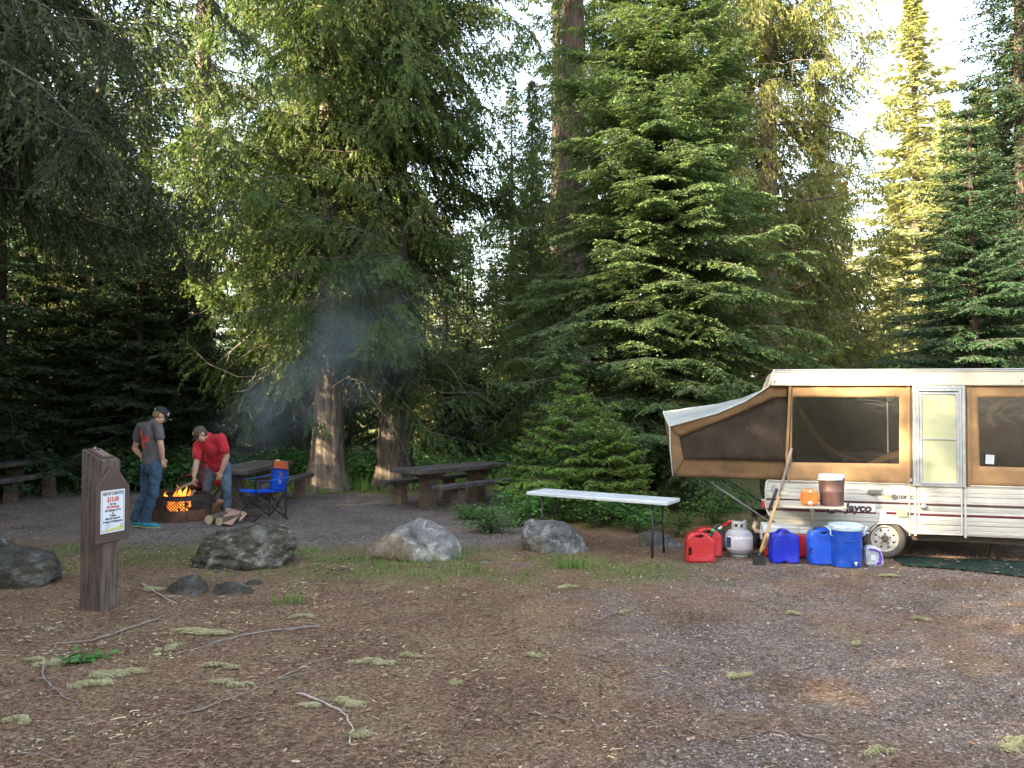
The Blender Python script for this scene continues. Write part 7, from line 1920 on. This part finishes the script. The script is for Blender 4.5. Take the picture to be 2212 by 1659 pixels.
bm = bmesh.new(); cyl(bm, (.005, -.06, .03), (.005, -.08, .03), .024, n=20); spg = bm_obj('spigot', bm, M_WDEC, oj, smooth=True)
bm = bmesh.new(); box(bm, (.005, -.088, .03), (.03, .012, .01), bev=.002); box(bm, (.005, -.086, .018), (.01, .012, .02), bev=.002); bm_obj('spigot_lever', bm, PM('pale_brown', (.4, .3, .25), bump=0), spg)

# green mat
bm = bmesh.new(); q = [G(1925, 1206), G(1948, 1222), G(2030, 1229), G(2212, 1250), G(2330, 1263), G(2330, 1222), G(2212, 1213), G(2000, 1203)]
nU, nV = 60, 10; nearl = [(1936, 1212), (1950, 1224), (2030, 1229.5), (2120, 1238), (2212, 1250), (2330, 1264)]; farl = [(1925, 1203), (1960, 1203), (2050, 1206), (2120, 1208), (2212, 1213), (2330, 1221)]
grid = []
for i in range(nU + 1):
    t = i / nU * (len(nearl) - 1); k = min(int(t), len(nearl) - 2); f = t - k
    a = G(nearl[k][0] * (1 - f) + nearl[k + 1][0] * f, nearl[k][1] * (1 - f) + nearl[k + 1][1] * f + .7 * math.sin(i * 1.9)); b = G(farl[k][0] * (1 - f) + farl[k + 1][0] * f, farl[k][1] * (1 - f) + farl[k + 1][1] * f)
    row = []
    for j in range(nV + 1):
        c_ = a.lerp(b, j / nV); c_.z = float(gh(c_.x, c_.y)) + .012 + .008 * mnoise.noise(c_ * 5) + .004 * math.sin(i * 1.3) * (1 if j == 0 else 0); row.append(bm.verts.new(c_))
    grid.append(row)
for i in range(nU):
    for j in range(nV): bm.faces.new((grid[i][j], grid[i + 1][j], grid[i + 1][j + 1], grid[i][j + 1]))
bmesh.ops.solidify(bm, geom=bm.faces[:], thickness=.006)
tag(bm_obj('ground_mat', bm, M_GRN, smooth=True), 'dark green outdoor mat spread along the foot of the trailer', 'mat')
# ================================================================ people
M_SKIN = PM('skin', (0.50, 0.29, 0.20), 0.55, (0.40, 0.22, 0.15), scale=9, bump=0.08)
M_HAIR = PM('short_blond_hair', (0.26, 0.16, 0.085), 0.8, (0.18, 0.11, 0.06), scale=60, bump=.5)
M_HAIRD = PM('short_brown_hair', (0.10, 0.06, 0.035), 0.8, (0.06, .035, .02), scale=60, bump=.5)
M_SHG = PM('grey_cotton', (0.105, 0.093, 0.10), 0.9, (0.08, 0.07, 0.076), scale=7, bump=0.3, bscale=18, bdist=.01)
M_SHR = PM('red_cotton', (0.52, 0.022, 0.035), 0.9, (0.42, 0.018, 0.03), scale=7, bump=0.3, bscale=18, bdist=.01)
M_PRR = PM('red_cross_print', (0.50, 0.065, 0.055), 0.8, (0.36, 0.06, 0.055), scale=18, bump=.1)
M_PRG = PM('dark_grey_print', (0.10, 0.065, 0.085), 0.8, (0.16, 0.05, 0.07), scale=18, bump=.1)
M_JEAN = PM('blue_denim', (0.035, 0.07, 0.12), 0.9, (0.025, 0.05, 0.085), scale=5, bump=0.4, bscale=16, bdist=.012, dirt=(0.13, .19, .26), dirt_amt=.6, dirt_scale=4)
M_JEANL = PM('faded_denim', (0.12, 0.17, 0.24), 0.9, (0.055, 0.085, 0.13), scale=5, bump=0.4, bscale=16, bdist=.012, dirt=(0.22, .28, .36), dirt_amt=.6, dirt_scale=4)
M_CAPB = PM('black_cap_cloth', (0.014, 0.014, 0.018), 0.8, (0.022, .022, .028), bump=.2)
M_CAPG = PM('brown_grey_cap_cloth', (0.085, 0.068, 0.062), 0.85, (0.06, .048, .044), bump=.2)
M_SHOE = PM('teal_shoe_mesh', (0.02, 0.22, 0.28), 0.6, (0.02, .12, .2), scale=20, bump=.2)
M_SHOE2 = PM('grey_shoe', (0.12, 0.11, 0.11), 0.7, (.07, .065, .065), scale=20)
M_SOLE = PM('shoe_sole', (0.30, .36, .16), .6, (.2, .22, .15), bump=0)
M_EYE = PM('dark_eye', (0.02, .015, .01), .3, bump=0)
M_GOLD = PM('gold_badge', (0.75, .42, .03), .5, bump=0)

def hand(bm, wrist, d, palm_n, thumb_side, curl=0.5, s=1.0):
    """d: direction from wrist to knuckles; palm_n: palm normal; thumb_side: direction of the thumb"""
    d = Vector(d).normalized(); n_ = Vector(palm_n); n_ = (n_ - d * n_.dot(d)).normalized(); t_ = Vector(thumb_side); t_ = (t_ - d * t_.dot(d) - n_ * t_.dot(n_)).normalized()
    w = Vector(wrist); kn = w + d * .085 * s
    for k in (-1, 0, 1): roundcone(bm, w + t_ * k * .012 * s, kn + t_ * k * .026 * s, .017 * s, .0145 * s, 10)
    for i, (off, L_) in enumerate(((.034, .072), (.012, .082), (-.011, .077), (-.033, .060))):
        p = kn + t_ * off * s; dd = d.copy(); r = .0098 * s
        for k, fr in enumerate((.45, .32, .25)):
            a = curl * (.55 + .35 * k) + .06 * i; dd = (dd * math.cos(a) + n_ * math.sin(a)).normalized(); q = p + dd * L_ * fr * s * 1.15; roundcone(bm, p, q, r, r * .92, 8); p = q; r *= .92
    p = w + d * .025 * s + t_ * .02 * s; a1 = (d * .6 + t_ * .8 + n_ * .25).normalized(); q = p + a1 * .045 * s; roundcone(bm, p, q, .014 * s, .0115 * s, 8); a2 = (d * .8 + t_ * .25 + n_ * .6 * curl).normalized(); roundcone(bm, q, q + a2 * .036 * s, .0115 * s, .009 * s, 8)

def head_shapes(bm, c, f, u):
    """c centre of the skull, f facing, u up"""
    f = Vector(f).normalized(); u = Vector(u); u = (u - f * u.dot(f)).normalized(); r = f.cross(u)
    Rm = Matrix((r, f, u)).transposed(); c = Vector(c)
    P = lambda x, y, z: c + r * x + f * y + u * z
    ellipsoid(bm, P(0, -.012, .022), (.076, .095, .092), Rm, 20)
    ellipsoid(bm, P(0, .03, -.045), (.060, .062, .070), Rm, 16)
    ellipsoid(bm, P(0, .058, -.085), (.030, .026, .022), Rm, 10)
    roundcone(bm, P(0, .086, .005), P(0, .104, -.028), .010, .0145, 8)          # nose
    ellipsoid(bm, P(0, .085, -.060), (.024, .012, .008), Rm, 8)                   # lips
    ellipsoid(bm, P(0, .076, .022), (.055, .018, .014), Rm, 8)                    # brow
    for s_ in (-1, 1):
        ellipsoid(bm, P(s_ * .080, -.012, -.008), (.012, .022, .034), Rm, 10)      # ears
        ellipsoid(bm, P(s_ * .038, .06, -.028), (.022, .022, .018), Rm, 8)        # cheeks
    return P, Rm

def cap_obj(P, Rm, c, mat_, mbrim, par, brim_len=.075, tilt=0.0):
    bm = bmesh.new(); n1, n2 = 20, 9; rings = []
    for j in range(n2 + 1):
        a = (PI / 2) * j / n2; zz = .03 + .098 * math.sin(a); k = math.cos(a) ** .75 if j < n2 else .02
        rings.append([bm.verts.new(P(.089 * k * math.cos(2 * PI * i / n1), -.010 + .107 * k * math.sin(2 * PI * i / n1), zz)) for i in range(n1)])
    for a, b in zip(rings, rings[1:]): bridge(bm, a, b)
    bm.faces.new(rings[-1]); low = [bm.verts.new(P(.084 * math.cos(2 * PI * i / n1), -.010 + .101 * math.sin(2 * PI * i / n1), .028)) for i in range(n1)]; bridge(bm, rings[0], low)
    ellipsoid(bm, P(0, -.01, .129), (.008, .008, .005), Rm, 8)
    cap = bm_obj('cap', bm, mat_, par, smooth=True)
    bm = bmesh.new(); rows = []
    for j in range(6):
        t = j / 5; row = []
        for i in range(13):
            s_ = -1 + 2 * i / 12; x_ = .080 * s_ * (1 - .10 * t); y_ = -.01 + .100 * math.sqrt(max(0, 1 - (.92 * s_) ** 2)) + brim_len * t * (1 - .35 * s_ * s_); z_ = .036 - .030 * s_ * s_ * (.4 + .6 * t) - .022 * t
            row.append(bm.verts.new(P(x_, y_, z_)))
        rows.append(row)
    for a, b in zip(rows, rows[1:]):
        for i in range(12): bm.faces.new((a[i], a[i + 1], b[i + 1], b[i]))
    bmesh.ops.solidify(bm, geom=bm.faces[:], thickness=.005); bm_obj('brim', bm, mbrim, cap, smooth=True)
    return cap

def hair_obj(P, Rm, mat_, par):
    bm = bmesh.new(); ellipsoid(bm, P(0, -.022, .018), (.080, .092, .085), Rm, 20)
    ellipsoid(bm, P(0, -.052, -.025), (.062, .055, .055), Rm, 14)
    me = remesh(bm, .007, 3, disp=lambda c, n: .002 * mnoise.noise(c * 90)); return mesh_obj('hair', me, mat_, par, smooth=True)

def wr(c, n, a=.008, sx=Vector((9, 9, 6))):
    v = Vector((c.x * sx.x, c.y * sx.y, c.z * sx.z)); return a * (mnoise.noise(v) * 1.0 + .7 * mnoise.noise(v * 2.1 + Vector((3, 1, 7))) - .5 * max(0, .2 - abs(mnoise.noise(v * 1.4))) * 3)

def assign_print(o, mat_, test):
    o.data.materials.append(mat_)
    for p in o.data.polygons:
        if test(p.center, p.normal): p.material_index = 1

def shoe(par, heel, toe_dir, mat_, name='shoe', h=.0):
    d = Vector((toe_dir[0], toe_dir[1], 0)).normalized(); s_ = Vector((-d.y, d.x, 0)); Rm = Matrix((d, s_, Vector((0, 0, 1)))).transposed(); hl = Vector(heel)
    bm = bmesh.new(); ellipsoid(bm, hl + d * .02 + Vector((0, 0, .052)), (.055, .040, .045), Rm); ellipsoid(bm, hl + d * .12 + Vector((0, 0, .045)), (.10, .044, .036), Rm); ellipsoid(bm, hl + d * .19 + Vector((0, 0, .034)), (.055, .043, .026), Rm); roundcone(bm, hl + Vector((0, 0, .06)), hl + d * .01 + Vector((0, 0, .11)), .045, .046)
    sh = mesh_obj(name, remesh(bm, .008, 3), mat_, par, smooth=True)
    bm = bmesh.new(); n = 20; pts = []
    for i in range(n):
        a = 2 * PI * i / n; q = hl + d * (.10 + .145 * math.cos(a)) + s_ * (.045 * math.sin(a)); pts.append((q.x, q.y))
    prism(bm, pts, hl.z + .001, hl.z + .022, 'xy'); bm_obj('sole', bm, M_SOLE, sh)
    return sh

# ---------------- man 1: standing, back to us, hands in his pockets
f = Vector((.80, .60, 0)).normalized(); r = Vector((f.y, -f.x, 0)); u = Vector((0, 0, 1))
o1 = thing('person', 'man in a grey t-shirt with a red cross and black cap, hands in pockets', 'person', c3(440, 1345, 12.0) * 1.0)
o1.location.z = 0; bpy.context.view_layer.update(); B1 = Vector(o1.location)
c3_ = lambda x, y, Y: c3(x, y, Y) - B1
nk = c3_(490, 372, 12.0); hd = c3_(548, 322, 12.02)
shR, shL = c3_(528, 432, 11.87), c3_(368, 425, 12.14)
elR, elL = c3_(556, 612, 11.82), c3_(308, 632, 12.20)
wrR, wrL = c3_(570, 722, 11.87), c3_(372, 705, 12.13)
pv = c3_(468, 770, 12.0); hpR, hpL = c3_(510, 800, 11.90), c3_(428, 800, 12.08)
knR, knL = c3_(488, 1040, 11.92), c3_(405, 1040, 12.08)
anR, anL = c3_(412, 1312, 11.98), c3_(318, 1298, 12.10)
hf = (f * .86 + Vector((0, 0, -.55)) + r * .05).normalized()
bm = bmesh.new(); P, Rm = head_shapes(bm, hd, hf, (u * .9 + f * .3))
roundcone(bm, nk + Vector((0, 0, -.05)), hd + Vector((0, 0, -.05)) - f * .02, .058, .055, 14)
Rt = Matrix((r, f, u)).transposed()
roundcone(bm, shR, shL, .055, .055); ellipsoid(bm, (shR + shL) / 2 + Vector((0, 0, -.15)), (.16, .095, .20), Rt); ellipsoid(bm, pv + Vector((0, 0, .12)), (.14, .09, .16), Rt)
for s_, e_, w_, inn in ((shR, elR, wrR, -r), (shL, elL, wrL, r)):
    roundcone(bm, s_, e_, .050, .040); roundcone(bm, e_, e_.lerp(w_, .35), .041, .042); roundcone(bm, e_.lerp(w_, .35), w_, .042, .027)
    hand(bm, w_, (w_ - e_) * .6 + f * .02 + Vector((0, 0, -.06)), inn, f, .25, .92)
for h_, k_, a_ in ((hpR, knR, anR), (hpL, knL, anL)):
    roundcone(bm, h_, k_, .07, .045); roundcone(bm, k_, a_, .045, .035)
body = mesh_obj('body', remesh(bm, .0075, 2), M_SKIN, o1, smooth=True)
for s_ in (-1, 1):
    bm = bmesh.new(); ellipsoid(bm, P(s_ * .031, .078, -.002), (.010, .010, .007), Rm, 8); bm_obj('eye', bm, M_EYE, o1, smooth=True)
hair_obj(P, Rm, M_HAIR, o1); cp1 = cap_obj(P, Rm, hd, M_CAPB, M_CAPB, o1)
bm = bmesh.new()
for (x_, y_, z_) in ((-.03, .093, .08), (.0, .098, .075), (.03, .09, .085), (.05, .08, .06), (.02, .101, .05)): ellipsoid(bm, P(x_, y_ - .012, z_), (.013, .010, .012), Rm, 8)
for x_ in (-.05, -.02, .02, .05): ellipsoid(bm, P(x_, .148, .020), (.016, .014, .004), Rm, 8)
bm_obj('white_speckle', bm, M_WDEC, cp1, smooth=True)
bm = bmesh.new(); ellipsoid(bm, P(0.0, -.112, .045), (.03, .006, .014), Rm, 8); bm_obj('strap', bm, M_WDEC, cp1, smooth=True)
# shirt
bm = bmesh.new(); sc_ = (shR + shL) / 2
roundcone(bm, nk + Vector((0, 0, -.055)), nk + Vector((0, 0, -.018)), .085, .066)
roundcone(bm, shR - r * .02 + Vector((0, 0, -.0)), shL + r * .02, .068, .068)
roundcone(bm, nk + Vector((0, 0, -.05)), shR + Vector((0, 0, .005)), .066, .060); roundcone(bm, nk + Vector((0, 0, -.05)), shL + Vector((0, 0, .005)), .066, .060)
ellipsoid(bm, sc_ + Vector((0, 0, -.10)) + r * .01, (.185, .125, .16), Rt); ellipsoid(bm, sc_.lerp(pv, .45), (.172, .125, .20), Rt); ellipsoid(bm, sc_.lerp(pv, .78), (.180, .125, .17), Rt)
lo_ = pv + Vector((0, 0, .03)); rg_ = []
lathe(bm, [(.175, -.05), (.180, .0), (.178, .12), (.17, .20)], 24, Matrix.Translation(lo_) @ Rt.to_4x4(), sy=.70)
for s_, e_ in ((shR, elR), (shL, elL)): roundcone(bm, s_, s_.lerp(e_, .52), .075, .072); 
sh1 = mesh_obj('shirt', remesh(bm, .011, 5, disp=lambda c, n: wr(c, n, .012, Vector((7, 7, 4)))), M_SHG, o1, smooth=True)
cc = sc_ + Vector((0, 0, -.17)) - f * .12 + r * .055
def cross(c, n):
    if n.dot(-f) < .05: return False
    d = c - cc; x_ = d.dot(r) + .01; z_ = d.z; k = mnoise.noise(c * 30) * .008
    return (abs(x_ + z_ * .12) < .045 + k and -.15 < z_ < .13) or (abs(x_) < .125 + k and -.06 < z_ < .05 and abs(z_) + abs(x_) * .3 < .078)
assign_print(sh1, M_PRR, cross)
# jeans
bm = bmesh.new(); ellipsoid(bm, pv + Vector((0, 0, .0)), (.165, .118, .13), Rt); ellipsoid(bm, pv - f * .03 + Vector((0, 0, -.07)), (.155, .115, .11), Rt)
for h_, k_, a_ in ((hpR, knR, anR), (hpL, knL, anL)):
    roundcone(bm, h_, k_, .098, .070); roundcone(bm, k_, a_ + Vector((0, 0, .06)), .070, .066); roundcone(bm, a_ + Vector((0, 0, .06)), a_ + Vector((0, 0, .015)), .070, .066)
jn = mesh_obj('jeans', remesh(bm, .011, 4, disp=lambda c, n: wr(c, n, .013, Vector((8, 8, 9)))), M_JEAN, o1, smooth=True)
bm = bmesh.new()
for s_ in (-1, 1):
    q = pv - f * .128 + r * .07 * s_ + Vector((0, 0, -.05)); box(bm, q, (.085, .006, .09), rot=Rt, bev=.003)
bm_obj('back_pockets', bm, M_JEAN, jn)
hR = Vector((anR.x, anR.y, -.0)) ; shoe(o1, hR - f * .02, (1, -.08), M_SHOE); shoe(o1, Vector((anL.x, anL.y, 0)) - f * .02, (.9, .3), M_SHOE)

# ---------------- man 2: bending over the fire, holding a piece of wood
o2 = thing('person', 'man in a red t-shirt and brown cap bending over the fire ring', 'person', (XY(470, 13.35)[0], 13.35, 0))
bpy.context.view_layer.update(); B2 = Vector(o2.location); c3b = lambda x, y, Y: c3(x, y, Y) - B2
f = Vector((-.72, -.69, 0)).normalized(); r = Vector((f.y, -f.x, 0)); u = Vector((0, 0, 1))      # his right hand is at the viewer's left
nk = c3b(1000, 520, 12.98); hd = c3b(925, 498, 12.86)
shR, shL = c3b(905, 600, 13.02), c3b(1118, 535, 12.86)
elR, elL = c3b(885, 765, 12.93), c3b(1168, 705, 12.90)
wrR, wrL = c3b(862, 895, 12.84), c3b(1118, 842, 12.90)
pv = c3b(1095, 775, 13.32); hpR, hpL = c3b(1030, 815, 13.36), c3b(1150, 800, 13.28)
knR, knL = c3b(985, 985, 13.42), c3b(1172, 1020, 13.30)
anR, anL = c3b(965, 1215, 13.60), c3b(1172, 1232, 13.36)
hf = (Vector((-.55, -.45, -.62))).normalized(); hu = Vector((-.42, -.20, .80))
bm = bmesh.new(); P, Rm = head_shapes(bm, hd, hf, hu)
ch = (shR + shL) / 2; ax = (ch - pv).normalized(); fr_ = (f - ax * f.dot(ax)).normalized(); rt_ = fr_.cross(ax); Rt = Matrix((rt_, fr_, ax)).transposed()
roundcone(bm, nk + (pv - nk).normalized() * .06, hd + (nk - hd) * .35, .062, .056, 14)
roundcone(bm, shR, shL, .058, .058); ellipsoid(bm, ch.lerp(pv, .25), (.155, .10, .19), Rt); ellipsoid(bm, ch.lerp(pv, .75), (.14, .10, .17), Rt)
for s_, e_, w_, inn, th, cu in ((shR, elR, wrR, Vector((.2, -.2, -1)), Vector((.9, -.3, 0)), 1.0), (shL, elL, wrL, Vector((-.2, .6, 0)), Vector((-1, -.2, 0)), .35)):
    roundcone(bm, s_, e_, .054, .045); roundcone(bm, e_, e_.lerp(w_, .35), .046, .048); roundcone(bm, e_.lerp(w_, .35), w_, .048, .030)
    hand(bm, w_, (w_ - e_), inn, th, cu, 1.0)
for h_, k_, a_ in ((hpR, knR, anR), (hpL, knL, anL)): roundcone(bm, h_, k_, .075, .048); roundcone(bm, k_, a_, .048, .036)
mesh_obj('body', remesh(bm, .0075, 2), M_SKIN, o2, smooth=True)
for s_ in (-1, 1):
    bm = bmesh.new(); ellipsoid(bm, P(s_ * .031, .078, -.002), (.010, .010, .007), Rm, 8); bm_obj('eye', bm, M_EYE, o2, smooth=True)
hair_obj(P, Rm, M_HAIRD, o2); cp2 = cap_obj(P, Rm, hd, M_CAPG, M_CAPG, o2, .08)
bm = bmesh.new()
for (x_, z_) in ((0, .085), (.012, .078), (-.012, .08), (.004, .068), (-.008, .094), (.012, .092)): ellipsoid(bm, P(x_, .087 - (z_ - .07) * .45, z_), (.012, .006, .010), Rm, 8)
bm_obj('badge', bm, M_GOLD, cp2, smooth=True)
bm = bmesh.new()
roundcone(bm, nk + (pv - nk).normalized() * .05, nk + (hd - nk) * .10, .085, .070)
roundcone(bm, shR, shL, .078, .078); roundcone(bm, nk + (pv - nk).normalized() * .05, shR, .072, .070); roundcone(bm, nk + (pv - nk).normalized() * .05, shL, .072, .070)
ellipsoid(bm, ch.lerp(pv, .18), (.205, .135, .17), Rt); ellipsoid(bm, ch.lerp(pv, .5), (.190, .135, .20), Rt); ellipsoid(bm, ch.lerp(pv, .82) + Vector((-.02, -.03, .0)), (.180, .135, .17), Rt)
lathe(bm, [(.165, -.13), (.175, -.05), (.178, .08), (.17, .18)], 24, Matrix.Translation(pv + Vector((-.03, -.02, .03))) @ Rt.to_4x4(), sy=.78)
for s_, e_ in ((shR, elR), (shL, elL)): roundcone(bm, s_, s_.lerp(e_, .62), .082, .083)
sh2 = mesh_obj('shirt', remesh(bm, .011, 4, disp=lambda c, n: wr(c, n, .010, Vector((7, 7, 5)))), M_SHR, o2, smooth=True)
cc2 = ch.lerp(pv, .33)
def fig(c, n):
    if n.dot(fr_) < .2: return False
    d = c - cc2; x_ = d.dot(rt_); z_ = d.dot(ax); k = mnoise.noise(c * 25) * .012
    return abs(x_ + .01) < .045 * (1 - (z_ + .02) / .16) + k and -.13 < z_ < .11
assign_print(sh2, M_PRG, fig)
bm = bmesh.new(); ellipsoid(bm, pv, (.165, .125, .13)); ellipsoid(bm, pv + Vector((.03, .05, -.04)), (.15, .12, .13))
for h_, k_, a_ in ((hpR, knR, anR), (hpL, knL, anL)):
    roundcone(bm, h_, k_, .100, .073); roundcone(bm, k_, a_ + Vector((0, 0, .06)), .073, .070); roundcone(bm, a_ + Vector((0, 0, .06)), a_ + Vector((0, 0, .02)), .074, .068)
mesh_obj('jeans', remesh(bm, .011, 4, disp=lambda c, n: wr(c, n, .013, Vector((8, 8, 9)))), M_JEANL, o2, smooth=True)
shoe(o2, Vector((anL.x, anL.y, 0)), (-.6, -.8), M_SHOE2); shoe(o2, Vector((anR.x, anR.y, 0)), (-.8, -.5), M_SHOE2)
split_stick('held_firewood', c3(700, 1012, 12.80), c3(872, 938, 12.83), .055, .04, 'pale split log held over the flames by the man in red', PM('split_wood_held', (0.48, .36, .22), .7, (.2, .14, .09), scale=14))

# ================================================================ smoke
M_SMK, nt, out = new_mat('campfire_smoke')
# local x runs along the plume, from the fire (0) to its far end (SL); radius grows with x
sA = FC + Vector((0.05, 0, .55)); sB = At(905, 620, 14.6); SL = (sB - sA).length
co = N(nt, 'ShaderNodeTexCoord').outputs['Object']
sp = N(nt, 'ShaderNodeSeparateXYZ'); nt.links.new(co, sp.inputs[0])
t_ = math_(nt, 'DIVIDE', sp.outputs['X'], SL)
rr2 = math_(nt, 'MULTIPLY_ADD', math_(nt, 'POWER', math_(nt, 'MAXIMUM', t_, 0.0), .75), 1.5, 0.12)
rad = math_(nt, 'SQRT', math_(nt, 'ADD', math_(nt, 'POWER', math_(nt, 'ABSOLUTE', sp.outputs['Y']), 2.0), math_(nt, 'POWER', math_(nt, 'ABSOLUTE', sp.outputs['Z']), 2.0)))
edge = math_(nt, 'MAXIMUM', math_(nt, 'SUBTRACT', 1.0, math_(nt, 'DIVIDE', rad, rr2)), 0.0)
endf = math_(nt, 'MAXIMUM', math_(nt, 'SUBTRACT', 1.0, math_(nt, 'POWER', math_(nt, 'MAXIMUM', t_, 0.0), 2.0)), 0.0)
n1 = noise_tex(nt, 1.6, 6, 0.62, co, dist=1.0, stretch=(.6, 1, 1))
wisp = math_(nt, 'MAXIMUM', math_(nt, 'MULTIPLY', math_(nt, 'SUBTRACT', n1, .44), 5.0), 0.0)
th = math_(nt, 'MULTIPLY', math_(nt, 'MULTIPLY', math_(nt, 'MULTIPLY', edge, endf), wisp), 0.8)
pvn = N(nt, 'ShaderNodeVolumePrincipled'); pvn.inputs['Color'].default_value = (.60, .72, .88, 1); pvn.inputs['Anisotropy'].default_value = 0.3
nt.links.new(th, pvn.inputs['Density']); nt.links.new(pvn.outputs[0], out.inputs['Volume'])
bm = bmesh.new(); prev = None
lathe(bm, [(.12 + 1.5 * max(0, (k / 12)) ** .75 if k > 0 else .13, SL * k / 12) for k in range(13)], 20, Matrix.Rotation(PI / 2, 4, 'Y'))
o = bm_obj('campfire_smoke', bm, M_SMK); o.location = sA; o.rotation_mode = 'QUATERNION'; o.rotation_quaternion = (sB - sA).to_track_quat('X', 'Z')
tag(o, 'thin bluish smoke drifting from the campfire in front of the cedars', 'smoke', kind='stuff')
# ================================================================ light, sky, camera
SUN_EL, SUN_AZ = R(25), R(213)      # direction the light comes from, azimuth anticlockwise from +X
sd = Vector((math.cos(SUN_EL) * math.cos(SUN_AZ), math.cos(SUN_EL) * math.sin(SUN_AZ), math.sin(SUN_EL)))
L = bpy.data.lights.new('sun', 'SUN'); L.energy = 5.0; L.angle = R(0.5); L.color = (1.0, 0.81, 0.53)
lo = bpy.data.objects.new('sun', L); COL.objects.link(lo)
lo.rotation_euler = sd.to_track_quat('Z', 'Y').to_euler(); lo.location = sd * 50
w = bpy.data.worlds.new('World'); SC.world = w; w.use_nodes = True
nt = w.node_tree; nt.nodes.clear()
sky = nt.nodes.new('ShaderNodeTexSky'); sky.sky_type = 'NISHITA'; sky.sun_disc = False
sky.sun_elevation = SUN_EL; sky.sun_rotation = PI / 2 - SUN_AZ
sky.air_density = 1.4; sky.dust_density = 2.5; sky.ozone_density = 0.4
bg = nt.nodes.new('ShaderNodeBackground'); bg.inputs['Strength'].default_value = 0.115
wo = nt.nodes.new('ShaderNodeOutputWorld')
hs = nt.nodes.new('ShaderNodeHueSaturation'); hs.inputs['Saturation'].default_value = 0.7; nt.links.new(sky.outputs[0], hs.inputs['Color']); nt.links.new(hs.outputs[0], bg.inputs['Color']); nt.links.new(bg.outputs[0], wo.inputs['Surface'])
cam = bpy.data.cameras.new('camera'); co_ = bpy.data.objects.new('camera', cam); COL.objects.link(co_)
cam.sensor_width = 36; cam.lens = 36 * FPX / 2212; cam.clip_end = 2000; cam.clip_start = 0.05
co_.location = EYE; co_.rotation_euler = (PI / 2 + PITCH, 0, 0)
SC.camera = co_
SC.view_settings.view_transform = 'Standard'; SC.view_settings.look = 'None'; SC.view_settings.gamma = 1.0
SC.view_settings.use_curve_mapping = False
SC.view_settings.exposure = 3.0
SC.render.engine = 'CYCLES'
SC.cycles.max_bounces = 6; SC.cycles.diffuse_bounces = 3; SC.cycles.glossy_bounces = 3; SC.cycles.transmission_bounces = 4; SC.cycles.transparent_max_bounces = 8
SC.cycles.volume_bounces = 1
SC.cycles.sample_clamp_indirect = 6.0
SC.cycles.use_denoising = True
SC.render.use_persistent_data = False
